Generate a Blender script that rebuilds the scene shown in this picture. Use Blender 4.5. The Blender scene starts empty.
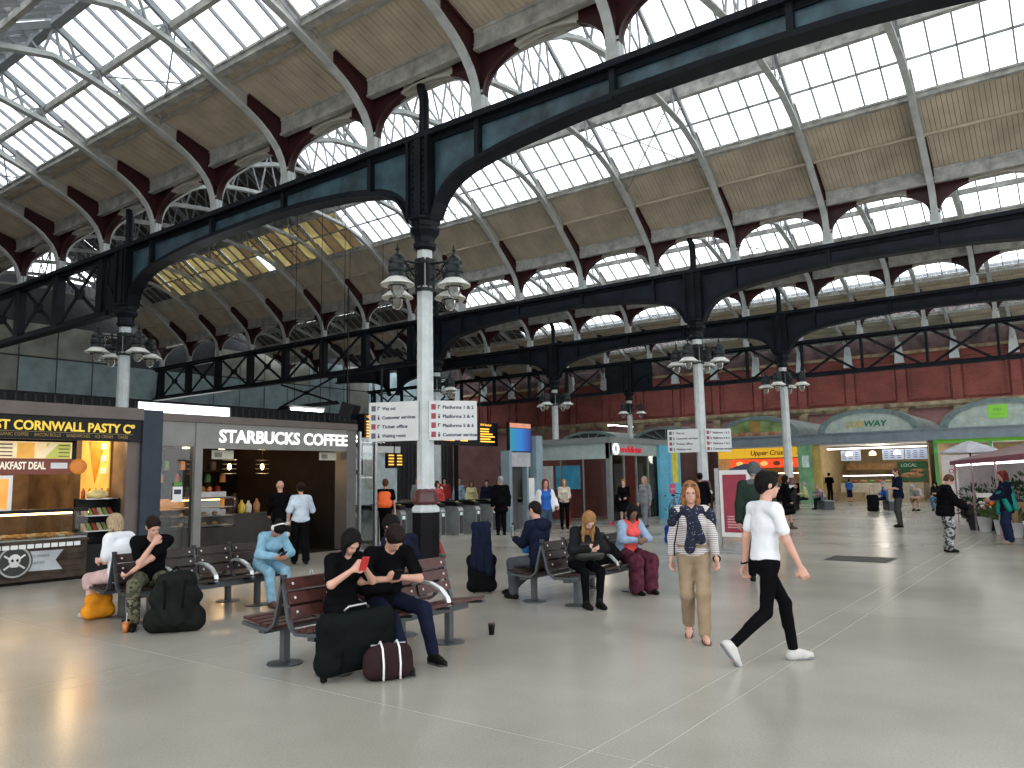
import bpy, math, random
import numpy as np
from mathutils import Vector, Matrix
SC = bpy.context.scene
COL = SC.collection
random.seed(7)
RAD = math.radians
PI = math.pi

# ---------------------------------------------------------------- camera, sky, exposure
YAW, PITCH, ROLL, FPX, CAMH = 0.6374, 0.121, -0.0175, 776.24, 1.75
def make_camera():
    F = Vector((-math.sin(YAW)*math.cos(PITCH), math.cos(YAW)*math.cos(PITCH), math.sin(PITCH)))
    R = Vector((math.cos(YAW), math.sin(YAW), 0)); U = R.cross(F)
    c, s = math.cos(ROLL), math.sin(ROLL)
    R2 = R*c + U*s; U2 = -R*s + U*c
    m = Matrix((R2, U2, -F)).transposed().to_4x4()
    m.translation = Vector((0, 0, CAMH))
    cd = bpy.data.cameras.new('camera'); co = bpy.data.objects.new('camera', cd)
    COL.objects.link(co); co.matrix_world = m
    cd.sensor_fit = 'HORIZONTAL'; cd.sensor_width = 36.0; cd.lens = 36.0*FPX/1024.0
    cd.clip_start = 0.05; cd.clip_end = 400
    SC.camera = co
make_camera()
w = bpy.data.worlds.new('overcast_sky'); SC.world = w; w.use_nodes = True
_bg = w.node_tree.nodes['Background']
_bg.inputs[0].default_value = (0.93, 0.97, 1.0, 1); _bg.inputs[1].default_value = 2.9
SC.view_settings.view_transform = 'Standard'; SC.view_settings.look = 'None'
SC.view_settings.exposure = 0.0; SC.view_settings.gamma = 1.0
SC.view_settings.use_curve_mapping = False
SC.cycles.transparent_max_bounces = 16
SC.cycles.max_bounces = 8; SC.cycles.diffuse_bounces = 5

# ---------------------------------------------------------------- materials
MATS = {}
def mat(name, col, rough=0.6, metal=0.0, var=0.12, vscale=3.0, bump=0.0, bscale=40.0, emit=0.0, spec=0.5, alpha=None, col2=None):
    if name in MATS: return MATS[name]
    m = bpy.data.materials.new(name); m.use_nodes = True
    nt = m.node_tree; b = nt.nodes['Principled BSDF']
    b.inputs['Roughness'].default_value = rough; b.inputs['Metallic'].default_value = metal
    b.inputs['Specular IOR Level'].default_value = spec
    c = tuple(col) + (1,)
    b.inputs['Base Color'].default_value = c
    tc = nt.nodes.new('ShaderNodeTexCoord')
    if var > 0:
        n = nt.nodes.new('ShaderNodeTexNoise'); n.inputs['Scale'].default_value = vscale
        n.inputs['Detail'].default_value = 5
        nt.links.new(tc.outputs['Object'], n.inputs['Vector'])
        r = nt.nodes.new('ShaderNodeValToRGB')
        c2 = col2 if col2 else tuple(max(0, x*(1-2*var)) for x in col)
        c1 = col if col2 else tuple(min(1, x*(1+var)) for x in col)
        r.color_ramp.elements[0].position = 0.3; r.color_ramp.elements[1].position = 0.7
        r.color_ramp.elements[0].color = tuple(c2) + (1,); r.color_ramp.elements[1].color = tuple(c1) + (1,)
        nt.links.new(n.outputs['Fac'], r.inputs[0]); nt.links.new(r.outputs[0], b.inputs['Base Color'])
    if bump > 0:
        n2 = nt.nodes.new('ShaderNodeTexNoise'); n2.inputs['Scale'].default_value = bscale
        nt.links.new(tc.outputs['Object'], n2.inputs['Vector'])
        bp = nt.nodes.new('ShaderNodeBump'); bp.inputs['Strength'].default_value = bump; bp.inputs['Distance'].default_value = 0.02
        nt.links.new(n2.outputs['Fac'], bp.inputs['Height']); nt.links.new(bp.outputs[0], b.inputs['Normal'])
    if emit > 0:
        b.inputs['Emission Color'].default_value = c; b.inputs['Emission Strength'].default_value = emit
    if alpha is not None: b.inputs['Alpha'].default_value = alpha
    MATS[name] = m
    return m

def emat(name, col, strength):
    if name in MATS: return MATS[name]
    m = bpy.data.materials.new(name); m.use_nodes = True; nt = m.node_tree
    nt.nodes.remove(nt.nodes['Principled BSDF'])
    e = nt.nodes.new('ShaderNodeEmission'); e.inputs[0].default_value = tuple(col) + (1,); e.inputs[1].default_value = strength
    nt.links.new(e.outputs[0], nt.nodes['Material Output'].inputs[0]); MATS[name] = m
    return m

def glassmat(name, tint, trans=0.85, rough=0.05, body=(0.8, 0.85, 0.85), noise=0.0):
    """thin sheet: part clear, part dusty translucent, glossy skin"""
    if name in MATS: return MATS[name]
    m = bpy.data.materials.new(name); m.use_nodes = True; nt = m.node_tree; N = nt.nodes; L = nt.links
    N.remove(N['Principled BSDF'])
    t = N.new('ShaderNodeBsdfTransparent'); t.inputs[0].default_value = tuple(tint) + (1,)
    d = N.new('ShaderNodeBsdfTranslucent'); d.inputs[0].default_value = tuple(body) + (1,)
    g = N.new('ShaderNodeBsdfGlossy'); g.inputs[1].default_value = rough
    mx = N.new('ShaderNodeMixShader'); mx.inputs[0].default_value = trans
    L.new(d.outputs[0], mx.inputs[1]); L.new(t.outputs[0], mx.inputs[2])
    if noise > 0:
        tc = N.new('ShaderNodeTexCoord'); nz = N.new('ShaderNodeTexNoise'); nz.inputs['Scale'].default_value = 1.3; nz.inputs['Detail'].default_value = 6
        mr = N.new('ShaderNodeMapRange'); mr.inputs[1].default_value = .35; mr.inputs[2].default_value = .65
        mr.inputs[3].default_value = trans-noise; mr.inputs[4].default_value = min(1, trans+noise)
        gm = N.new('ShaderNodeNewGeometry')
        L.new(gm.outputs['Position'], nz.inputs['Vector']); L.new(nz.outputs['Fac'], mr.inputs[0]); L.new(mr.outputs[0], mx.inputs[0])
    fr = N.new('ShaderNodeFresnel'); fr.inputs[0].default_value = 1.4
    m2 = N.new('ShaderNodeMixShader'); L.new(fr.outputs[0], m2.inputs[0]); L.new(mx.outputs[0], m2.inputs[1]); L.new(g.outputs[0], m2.inputs[2])
    L.new(m2.outputs[0], N['Material Output'].inputs[0]); MATS[name] = m
    return m

# ---------------------------------------------------------------- mesh building
class MB:
    def __init__(s): s.v = []; s.f = []; s.m = []
    def add(s, vs, fs, mi=0):
        o = len(s.v); s.v += [tuple(p) for p in vs]
        s.f += [tuple(i+o for i in f) for f in fs]; s.m += [mi]*len(fs); return s
    def box(s, x0, x1, y0, y1, z0, z1, mi=0):
        v = [(x, y, z) for x in (x0, x1) for y in (y0, y1) for z in (z0, z1)]
        return s.add(v, [(0, 1, 3, 2), (4, 6, 7, 5), (0, 4, 5, 1), (2, 3, 7, 6), (0, 2, 6, 4), (1, 5, 7, 3)], mi)
    def cbox(s, c, d, mi=0): return s.box(c[0]-d[0]/2, c[0]+d[0]/2, c[1]-d[1]/2, c[1]+d[1]/2, c[2]-d[2]/2, c[2]+d[2]/2, mi)
    def bar(s, a, b, wd, hd, up=(0, 0, 1), mi=0):
        """rectangular bar a->b, wd sideways, hd along up"""
        a = Vector(a); b = Vector(b); d = (b-a).normalized(); u = Vector(up)
        sd = d.cross(u)
        if sd.length < 1e-5: sd = d.cross(Vector((1, 0, 0)))
        sd.normalize(); u = sd.cross(d).normalized(); sd *= wd/2; u *= hd/2
        v = [p+sd*i+u*j for p in (a, b) for i in (-1, 1) for j in (-1, 1)]
        return s.add(v, [(0, 1, 3, 2), (4, 6, 7, 5), (0, 4, 5, 1), (2, 3, 7, 6), (0, 2, 6, 4), (1, 5, 7, 3)], mi)
    def prism(s, poly, axis, a0, a1, mi=0):
        """2-D polygon extruded along axis ('x': poly=(y,z), 'y': (x,z), 'z': (x,y))"""
        def P(p, a): return (a, p[0], p[1]) if axis == 'x' else (p[0], a, p[1]) if axis == 'y' else (p[0], p[1], a)
        n = len(poly); v = [P(p, a0) for p in poly]+[P(p, a1) for p in poly]
        f = [tuple(range(n))[::-1], tuple(range(n, 2*n))]+[(i, (i+1) % n, n+(i+1) % n, n+i) for i in range(n)]
        return s.add(v, f, mi)
    def strip(s, lo, hi, axis, a0, a1, mi=0):
        """plate between two polylines of equal length (2-D), thickness a0..a1: convex-safe quads"""
        def P(p, a): return (a, p[0], p[1]) if axis == 'x' else (p[0], a, p[1]) if axis == 'y' else (p[0], p[1], a)
        n = len(lo); v = []
        for a in (a0, a1):
            v += [P(p, a) for p in lo]+[P(p, a) for p in hi]
        f = []
        for i in range(n-1):
            f += [(i, i+1, n+i+1, n+i), (2*n+i, 3*n+i, 3*n+i+1, 2*n+i+1), (i, 2*n+i, 2*n+i+1, i+1), (n+i, n+i+1, 3*n+i+1, 3*n+i)]
        f += [(0, n, 3*n, 2*n), (n-1, 3*n-1, 4*n-1, 2*n-1)]
        return s.add(v, f, mi)
    def tube(s, pts, r, n=8, mi=0, cap=True):
        pts = [Vector(p) for p in pts]; rs = r if isinstance(r, (list, tuple)) else [r]*len(pts)
        v = []; prev = None
        for i, p in enumerate(pts):
            d = (pts[min(i+1, len(pts)-1)]-pts[max(i-1, 0)]).normalized()
            a = prev if prev is not None else (Vector((0, 0, 1)) if abs(d.z) < .9 else Vector((1, 0, 0)))
            x = (a-d*a.dot(d)).normalized(); prev = x; y = d.cross(x)
            v += [p+(x*math.cos(2*PI*k/n)+y*math.sin(2*PI*k/n))*rs[i] for k in range(n)]
        f = [(i*n+k, i*n+(k+1) % n, (i+1)*n+(k+1) % n, (i+1)*n+k) for i in range(len(pts)-1) for k in range(n)]
        if cap: f += [tuple(range(n))[::-1], tuple(range((len(pts)-1)*n, len(pts)*n))]
        return s.add(v, f, mi)
    def lathe(s, prof, n=16, c=(0, 0, 0), mi=0, rot=0.0, cap=True):
        """profile (r,z) turned about vertical axis"""
        v = []
        for r, z in prof:
            v += [(c[0]+r*math.cos(rot+2*PI*k/n), c[1]+r*math.sin(rot+2*PI*k/n), c[2]+z) for k in range(n)]
        f = [(i*n+k, i*n+(k+1) % n, (i+1)*n+(k+1) % n, (i+1)*n+k) for i in range(len(prof)-1) for k in range(n)]
        if cap: f += [tuple(range(n))[::-1], tuple(range((len(prof)-1)*n, len(prof)*n))]
        return s.add(v, f, mi)
    def quad(s, a, b, c, d, mi=0): return s.add([a, b, c, d], [(0, 1, 2, 3)], mi)
    def ball(s, c, r, n=10, m=7, mi=0):
        rx, ry, rz = r if isinstance(r, (tuple, list)) else (r, r, r)
        v = []; 
        for i in range(m+1):
            t = PI*(i+.001)/(m+.002)
            v += [(c[0]+rx*math.sin(t)*math.cos(2*PI*k/n), c[1]+ry*math.sin(t)*math.sin(2*PI*k/n), c[2]+rz*math.cos(t)) for k in range(n)]
        f = [(i*n+k, (i+1)*n+k, (i+1)*n+(k+1) % n, i*n+(k+1) % n) for i in range(m) for k in range(n)]
        return s.add(v, f, mi)
    def mesh(s, name, mats, smooth=False):
        me = bpy.data.meshes.new(name); me.from_pydata(s.v, [], s.f); 
        for m in (mats if isinstance(mats, (list, tuple)) else [mats]): me.materials.append(m)
        if len(set(s.m)) > 1: me.polygons.foreach_set('material_index', s.m)
        if smooth:
            me.polygons.foreach_set('use_smooth', [True]*len(me.polygons))
            if smooth == 'auto': 
                try: me.set_sharp_from_angle(angle=RAD(40))
                except Exception: pass
        me.update(); return me
    def obj(s, name, mats, parent=None, smooth=False, loc=None):
        return link(name, s.mesh(name, mats, smooth), parent, loc)

def link(name, me, parent=None, loc=None, rotz=None):
    o = bpy.data.objects.new(name, me); COL.objects.link(o)
    if parent is not None: o.parent = parent
    if loc is not None: o.location = loc
    if rotz is not None: o.rotation_euler = (0, 0, rotz)
    return o
def tag(o, label=None, cat=None, group=None, kind=None):
    if label: o['label'] = label
    if cat: o['category'] = cat
    if group: o['group'] = group
    if kind: o['kind'] = kind
    return o
def thing(name, label=None, cat=None, loc=(0, 0, 0), rotz=0.0, group=None, kind=None):
    o = bpy.data.objects.new(name, None); COL.objects.link(o); o.location = loc; o.rotation_euler = (0, 0, rotz)
    o.empty_display_size = .1
    return tag(o, label, cat, group, kind)
def copy_tree(o, parent=None):
    c = o.copy(); COL.objects.link(c); c.parent = parent
    for ch in list(o.children): copy_tree(ch, c)
    return c
def text(name, body, size, m, parent=None, loc=(0, 0, 0), rot=(0, 0, 0), extrude=0.004, align='LEFT', fit=None, bold=0.0, shear=0.0):
    cu = bpy.data.curves.new(name, 'FONT'); cu.body = body; cu.size = size; cu.extrude = extrude; cu.align_x = align; cu.offset = bold; cu.shear = shear
    cu.resolution_u = 3
    tmp = bpy.data.objects.new(name+'_t', cu); COL.objects.link(tmp)
    dg = bpy.context.evaluated_depsgraph_get(); dg.update()
    me = bpy.data.meshes.new_from_object(tmp.evaluated_get(dg)); me.name = name
    bpy.data.objects.remove(tmp)
    if fit and len(me.vertices):
        n = len(me.vertices); a = np.empty(n*3); me.vertices.foreach_get('co', a); a = a.reshape(-1, 3)
        wd = a[:, 0].max()-a[:, 0].min(); a[:, 0] *= fit/wd
        if align == 'LEFT': a[:, 0] -= a[:, 0].min()
        me.vertices.foreach_set('co', a.ravel())
    me.materials.clear(); me.materials.append(m)
    o = link(name, me, parent, loc); o.rotation_euler = rot
    return o
RX = (PI/2, 0, PI/2)      # writing on a plane facing +X
RY = (PI/2, 0, 0)         # writing on a plane facing -Y (towards the camera)
# ---------------------------------------------------------------- palette
M_IRON = mat('blue_black_iron', (0.008, 0.011, 0.016), .45, 0, .25, 1.5, .15, 30, spec=.14)
M_WEB_LIT = mat('lit_blue_plate', (0.042, 0.086, 0.108), .33, 0, .4, 1.6, .1, 20, spec=.35)  # near girder web, with the light falling on it put into the colour
M_WEB_BACKLIT = mat('backlit_blue_plate', (0.010, 0.015, 0.024), .42, 0, .35, 1.2, .1, 20, spec=.18)  # same web plate on the other girders, backlit shade put into the colour
M_WHITE = mat('white_painted_iron', (0.56, 0.60, 0.60), .45, 0, .08, 4)
M_RIBW = mat('grey_white_rib_paint', (0.50, 0.53, 0.52), .5, 0, .12, 3)
M_RIBC = mat('cream_grey_rib_paint', (0.40, 0.385, 0.34), .55, 0, .12, 3)
M_MAROON = mat('maroon_paint', (0.045, 0.012, 0.014), .45, 0, .15, 3, spec=.3)
M_CREAM = mat('cream_spandrel_paint', (0.50, 0.48, 0.42), .5, 0, .1, 3)
M_BOARD = mat('tan_ceiling_boards', (0.55, 0.48, 0.37), .7, 0, .12, 1.2)
M_FASC = mat('weathered_fascia_paint', (0.42, 0.42, 0.39), .6, 0, .22, 4)
M_BAR = mat('glazing_bar_paint', (0.30, 0.32, 0.34), .5, 0, .1, 3)
M_SHEET = mat('light_stop_sheet', (0.05, 0.05, 0.05), .9)
M_PANE = glassmat('roof_glass', (0.98, 0.99, 1.0), .93, .2, (.8, .85, .88), .05)
M_PANEY = glassmat('yellowed_roof_glass', (0.17, 0.135, 0.05), .55, .3, (.07, .05, .02), .4)
M_PANEB = glassmat('brown_stained_roof_glass', (0.07, 0.045, 0.02), .5, .3, (.04, .025, .012), .3)
M_PANED = mat('boarded_dark_pane', (0.07, 0.065, 0.06), .8)
D = 13.2743
GY = [3.30, 12.5286, 27.6001, 37.8502, 47.0464]
YW = 58.5
XC = [-24.936, -11.662, 1.612]
RIB0 = -11.662-D/8          # ribs stand midway between columns
DX = D/4
ZG = 9.57
XMIN_RIB, XMAX_RIB = -12, 5

# ---------------------------------------------------------------- floor
def floor_mat():
    m = bpy.data.materials.new('polished_terrazzo'); m.use_nodes = True; nt = m.node_tree; N = nt.nodes; L = nt.links
    b = N['Principled BSDF']; geo = N.new('ShaderNodeNewGeometry')
    n1 = N.new('ShaderNodeTexNoise'); n1.inputs['Scale'].default_value = .35; n1.inputs['Detail'].default_value = 6
    n2 = N.new('ShaderNodeTexNoise'); n2.inputs['Scale'].default_value = 60; n2.inputs['Detail'].default_value = 2
    L.new(geo.outputs['Position'], n1.inputs['Vector']); L.new(geo.outputs['Position'], n2.inputs['Vector'])
    r = N.new('ShaderNodeValToRGB'); r.color_ramp.elements[0].color = (.285, .265, .225, 1); r.color_ramp.elements[1].color = (.43, .405, .35, 1)
    r.color_ramp.elements[0].position = .3; r.color_ramp.elements[1].position = .7
    L.new(n1.outputs['Fac'], r.inputs[0])
    mx = N.new('ShaderNodeMixRGB'); mx.blend_type = 'MULTIPLY'; mx.inputs[0].default_value = .25
    r2 = N.new('ShaderNodeValToRGB'); r2.color_ramp.elements[0].position = .35; r2.color_ramp.elements[1].position = .6
    r2.color_ramp.elements[0].color = (.55, .53, .5, 1)
    L.new(n2.outputs['Fac'], r2.inputs[0]); L.new(r.outputs[0], mx.inputs[1]); L.new(r2.outputs[0], mx.inputs[2])
    L.new(mx.outputs[0], b.inputs['Base Color'])
    rr = N.new('ShaderNodeMapRange'); rr.inputs[3].default_value = .17; rr.inputs[4].default_value = .30
    L.new(n1.outputs['Fac'], rr.inputs[0]); L.new(rr.outputs[0], b.inputs['Roughness'])
    b.inputs['Specular IOR Level'].default_value = .55
    return m
M_FLOOR = floor_mat()
M_JOINT = mat('floor_joint_filler', (0.42, 0.40, 0.35), .5, 0, 0)
flo = tag(thing('floor'), kind='structure')
MB().box(-62, 30, -22, 61, -.22, -.002).obj('joint_bed', M_JOINT, flo)
def floor_slabs():
    xs = []
    x = -2.75-4.9*11
    while x < 28:
        xs += [(x-4.55, x), (x, x+.35)]; x += 4.9
    ys = [4.5+6.0*k for k in range(-4, 10)]
    cache = {}
    far = MB(); near = []
    for (xa, xb) in xs:
        for ya in ys:
            yb = ya+6.0; g = .005
            if xb > 30 or xa < -62: continue
            near.append((xa, xb, ya, yb))
    near.sort(key=lambda q: (max(q[0], min(0, q[1])))**2+((q[2]+q[3])/2-6)**2)
    for i, (xa, xb, ya, yb) in enumerate(near):
        g = .006
        if i < 220:
            key = round(xb-xa, 3)
            if key not in cache: cache[key] = MB().box(g, xb-xa-g, g, 6-g, -.06, 0).mesh('slab', M_FLOOR)
            link('slab', cache[key], flo, (xa, ya, 0))
        else: far.box(xa+g, xb-g, ya+g, yb-g, -.06, 0)
    tag(far.obj('slab_field', M_FLOOR, flo), kind='stuff')
floor_slabs()
M_GRATE = mat('dark_floor_grate', (0.10, 0.095, 0.085), .5, .6)
gr = tag(thing('floor_grate', 'dark rectangular metal grate set in the floor', 'grate', (-3.95, 17.1, .0)), kind=None)
MB().box(-.62, .62, -.5, .5, .0, .004).obj('frame', M_GRATE, gr)
_sl = MB().box(-.58, .58, -.018, .018, .004, .012).mesh('slat', M_GRATE)
for k in range(14): link('slat', _sl, gr, (0, -.45+k*.069, 0))

# ---------------------------------------------------------------- ironwork: girders
SOFF = [(.40, 7.58), (.46, 7.8), (.56, 7.98), (.72, 8.16), (.95, 8.32), (1.3, 8.46), (1.8, 8.57), (2.6, 8.70), (4.0, 8.83), (5.3, 8.88), (6.637, 8.90)]
def soffit(u):
    u = abs(u)
    for (a, za), (b, zb) in zip(SOFF, SOFF[1:]):
        if u <= b: return za+(zb-za)*max(0, (u-a))/(b-a)
    return SOFF[-1][1]
def girder(i, label, x0, x1, cols, lattice, solid=()):
    """cols: column x list; lattice: list of (xa,xb) ranges with open bracing"""
    y = GY[i]; g = thing('girder', label, 'girder', (0, y, 0), group=None)
    MB().box(x0, x1, -.26, .26, ZG-.13, ZG).box(x0, x1, -.09, .09, ZG-.24, ZG-.13).obj('top_flange', M_IRON, g)
    def inlat(x): return any(a <= x <= b for a, b in lattice)
    # stiffeners below every rib
    n0 = math.ceil((x0-RIB0)/DX); n1 = math.floor((x1-RIB0)/DX)
    ribs = [RIB0+k*DX for k in range(n0, n1+1)]
    # solid spans
    allx = sorted(set([x0, x1]+ribs+[c+s*.36 for c in cols for s in (-1, 1)]+[e for r in lattice for e in r]))
    allx = [x for x in allx if x0 <= x <= x1]
    for xa, xb in zip(allx, allx[1:]):
        if xb-xa < .05: continue
        xm = (xa+xb)/2
        if inlat(xm): continue
        cn = min(cols, key=lambda c: abs(c-xm))
        if abs(xm-cn) < .36: continue
        pts = [xa+(xb-xa)*t/8 for t in range(9)]
        lo = [(x, soffit(x-cn)) for x in pts]; hi = [(x, ZG-.12) for x in pts]
        MB().strip(lo, hi, 'y', -.03, .03).obj('web_plate', M_WEB_LIT if i == 1 else M_WEB_BACKLIT, g)
        MB().strip([(x, z-.04) for x, z in lo], [(x, z+.06) for x, z in lo], 'y', -.21, .21).strip([(x, z+.06) for x, z in lo], [(x, z+.17) for x, z in lo], 'y', -.055, .055).obj('bottom_flange', M_IRON, g)
    for x in ribs:
        if x < x0+.2 or x > x1-.2: continue
        if inlat(x):
            pw_ = .06 if i == 4 else .2
            MB().box(x-pw_, x+pw_, -.14, .14, 7.45, ZG-.1).obj('lattice_post', M_IRON, g)
        else:
            cn = min(cols, key=lambda c: abs(c-x))
            MB().box(x-.06, x+.06, -.17, .17, soffit(x-cn), ZG-.1).obj('stiffener', M_IRON, g)
    for a, b in lattice:
        MB().box(a, b, -.2, .2, 7.38, 7.52).box(a, b, -.05, .05, 7.52, 7.64).obj('bottom_chord', M_IRON, g)
        rr = [a]+[x for x in ribs if a+.3 < x < b-.3]+[b]
        for xa, xb in zip(rr, rr[1:]):
            MB().bar((xa+.2, -.06, 7.5), (xb-.2, -.06, ZG-.15), .04, .14).obj('brace', M_IRON, g)
            MB().bar((xa+.2, .06, ZG-.15), (xb-.2, .06, 7.5), .04, .14).obj('brace', M_IRON, g)
            if xb-xa > 2.5 and i != 4: MB().box((xa+xb)/2-.18, (xa+xb)/2+.18, -.1, .1, 8.33, 8.63).obj('gusset', M_IRON, g)
    for a, b in solid:
        MB().box(a, b, -.12, .12, 7.4, ZG-.1).obj('box_panel', M_IRON, g)
    return g
CG1 = [XC[0]-D, XC[0], XC[1], XC[2]]
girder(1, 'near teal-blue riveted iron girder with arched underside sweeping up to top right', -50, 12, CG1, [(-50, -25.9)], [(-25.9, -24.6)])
girder(2, 'second iron girder back, open lattice at left turning to solid arches at right', -50.5, 12, CG1, [(-50.5, -25.6)], [(-25.6, -24.6)])
girder(3, 'third dark girder back with low solid arches between its columns', -45, 14, [XC[0]-D]+XC+[14.9], [(-51, -44)])
girder(4, 'farthest lattice girder running in front of the red brick wall', -50.5, 16, [XC[0]], [(-50.5, -26.6), (-23.2, 16)], [(-26.6, -23.2)])
girder(0, 'overhead girder near the camera beyond the top of the picture', -50, 12, [-31.5, -18.3, -5.0, 8.2], [])

# ---------------------------------------------------------------- roof vaults
ARCH_SMALL = [(.10, 9.58), (.13, 9.9), (.20, 10.2), (.34, 10.47), (.6, 10.77), (.79, 10.93), (1.05, 11.1), (1.46, 11.31), (2.2, 11.62), (2.6, 11.80), (3.6, 12.14), (4.6, 12.36)]
FS = .26
ARCH_BIG = [(.10, 9.58), (.13, 10.0), (.22, 10.38), (.40, 10.70), (.7, 11.0), (1.17, 11.42), (2.0, 12.1), (2.6, 12.52), (3.4, 12.98), (4.4, 13.33), (6.0, 13.55), (7.54, 13.62)]
def vault(name, Ya, Yb, gl_s, gl_z, ridge_z, arch_top, xa_n, xb_n, panes_detail=True, lantern=None, yellow=None, dark=None, wall_end=False, expo=2.3, rows=2, fz=(10.92, 11.33), pur_s=None, short_purlin=False):
    c = tag(thing(name), kind='structure')
    h = (Yb-Ya)/2; yc = (Ya+Yb)/2
    xs = [RIB0+k*DX for k in range(xa_n, xb_n+1)]
    X0, X1 = xs[0], xs[-1]
    tab = ARCH_BIG if arch_top > 13 else [(s*h/4.6 if s > 1 else s, z) for s, z in ARCH_SMALL]
    def arch(s):   # lower edge height at distance s from springing
        if s <= tab[0][0]: return tab[0][1]
        for (a, za), (b, zb) in zip(tab, tab[1:]):
            if s <= b: return za+(zb-za)*(s-a)/(b-a)
        return tab[-1][1]
    def roof(s):   # under side of covering
        if s <= gl_s: return fz[1]+(gl_z-fz[1])*(s-FS)/(gl_s-FS)
        return gl_z+(ridge_z-gl_z)*(s-gl_s)/(h-gl_s)
    # ---- arched ribs
    def side_pts(sgn): pass
    ss = [.08, .12, .17, .25, .36, .5, .7, .95, 1.3, 1.7, 2.2, 2.8, 3.5, 4.4, 5.4, 6.4, 7.4]
    ss = [s for s in ss if s < h-.2]+[h]
    full = [(Ya+s, arch(s)) for s in ss]+[(Yb-s, arch(s)) for s in ss[::-1][1:]]
    def offset(pl, d):
        o = []
        for i, p in enumerate(pl):
            a = pl[max(0, i-1)]; b = pl[min(len(pl)-1, i+1)]; tx, tz = b[0]-a[0], b[1]-a[1]; L = math.hypot(tx, tz)
            o.append((p[0]-tz/L*d, p[1]+tx/L*d))
        return o
    up = offset(full, .055)
    up2 = offset(full, .16)
    flange = MB().strip(full, up, 'x', -.10, .10).strip(up, up2, 'x', -.03, .03).mesh('rib', M_RIBW)
    # webs
    def web(s0, s1, m, nm):
        mb = MB(); n = 9
        for base, sg in ((Ya, 1), (Yb, -1)):
            pts = [s0+(s1-s0)*k/n for k in range(n+1)]
            lo = [(base+sg*s, arch(s)+.05) for s in pts]
            hi = [(base+sg*s, max(arch(s)+.06, 11.0 if s < FS else roof(s))) for s in pts]
            mb.strip(lo, hi, 'x', -.035, .035)
            mb.strip([(q[0], q[1]-.03) for q in hi], [(q[0], q[1]+.03) for q in hi], 'x', -.1, .1)
        return mb.mesh(nm, m)
    sm = min(1.45, gl_s*.6)
    w1 = web(.03, sm, M_MAROON, 'web'); w2 = web(sm, gl_s+.7, M_RIBC, 'web_upper')
    # legs standing on the girders (each rib's two feet)
    lg = MB()
    for base, sg in ((Ya, 1), (Yb, -1)):
        lg.prism([(-.17, 9.575), (.17, 9.575), (.14, 10.10), (-.14, 10.10)], 'y', base+sg*.01, base+sg*.095)
    legm = lg.mesh('leg', M_WHITE)
    # rafters
    rf = MB(); st = MB()
    lz = 0
    for base, sg in ((Ya, 1), (Yb, -1)):
        rf.bar((0, base+sg*gl_s, roof(gl_s)-.08), (0, base+sg*h, roof(h)-.08), .1, .16)
        for fr in (.45, .72, .9):
            s = gl_s+(h-gl_s)*fr
            st.bar((0, base+sg*s, arch(s)+.05), (0, base+sg*min(h, s+.35), roof(min(h, s+.35))-.1), .05, .06)
            st.bar((0, base+sg*s, arch(s)+.05), (0, base+sg*(s-.5), roof(s-.5)-.1), .04, .05)
    rafm = rf.mesh('rafter', M_BAR); strm = st.mesh('strut', M_BAR)
    for x in xs:
        r = link('rib', flange, c, (x, 0, 0))
        for me in (w1, w2, legm): link(me.name.split('.')[0], me, r)
        r2 = link('rafter', rafm, c, (x, 0, 0)); link('strut', strm, r2)
    # ---- per-bay pieces
    fb = MB().box(.1, DX-.1, -.05, .05, fz[0], fz[1]).box(.1, DX-.1, -.09, .09, fz[0]-.03, fz[0]+.03).box(.1, DX-.1, -.08, .08, fz[1]-.03, fz[1]+.03).mesh('fascia_beam', M_FASC)
    pur = MB().box(.06, DX-.06, -.06, .06, -.2, 0).mesh('purlin', M_FASC)
    edge = MB().box(.03, DX-.03, -.11, .11, -.18, 0).box(.03, DX-.03, -.16, .16, -.04, .02).mesh('eaves_beam', M_FASC)
    bm = {}
    npl = 24; pw = DX/npl
    for sg in (1, -1):
        b = MB()
        a0 = Vector((0, sg*FS, fz[1]+.02)); a1 = Vector((0, sg*gl_s, gl_z+.02)); nrm = Vector((0, -sg*(gl_z-fz[1]), gl_s-FS)).normalized()
        for k in range(npl):
            x = k*pw
            dz = nrm*(.006*(k % 2))
            v = []
            for q in (a0, a1):
                for xx in (x+.006, x+pw-.006):
                    for t in (0, .03): v.append(q+Vector((xx, 0, 0))+nrm*t+dz)
            b.add(v, [(0, 1, 3, 2), (4, 6, 7, 5), (0, 4, 5, 1), (2, 3, 7, 6), (0, 2, 6, 4), (1, 5, 7, 3)])
        # backing sheet, added above the boards to stop light
        v = [q+Vector((xx, 0, 0))+nrm*t for q in (a0, a1) for xx in (0, DX) for t in (.05, .09)]
        b.add(v, [(0, 1, 3, 2), (4, 6, 7, 5), (0, 4, 5, 1), (2, 3, 7, 6), (0, 2, 6, 4), (1, 5, 7, 3)], 1)
        bm[sg] = b.mesh('board_panel', [M_BOARD, M_SHEET])
    NP = 5; pwid = DX/NP
    # glazing rows: list of (s0,z0,s1,z1)
    segs = []
    if lantern:
        ls, lz = lantern
        for r in range(rows):
            sa = gl_s+(ls-gl_s)*r/rows; sb = gl_s+(ls-gl_s)*(r+1)/rows
            segs.append((sa, roof(sa), sb, roof(sb)))
        sa, za = ls+.12, roof(ls)+lz
        segs.append((sa, za, h-.02, za+(h-sa)*.62))
    else:
        for r in range(rows):
            f0 = gl_s if r == 0 else pur_s; f1 = pur_s if (r == 0 and rows > 1) else h-.02
            segs.append((f0, roof(f0), f1, roof(f1)))
    cache = {}
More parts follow.
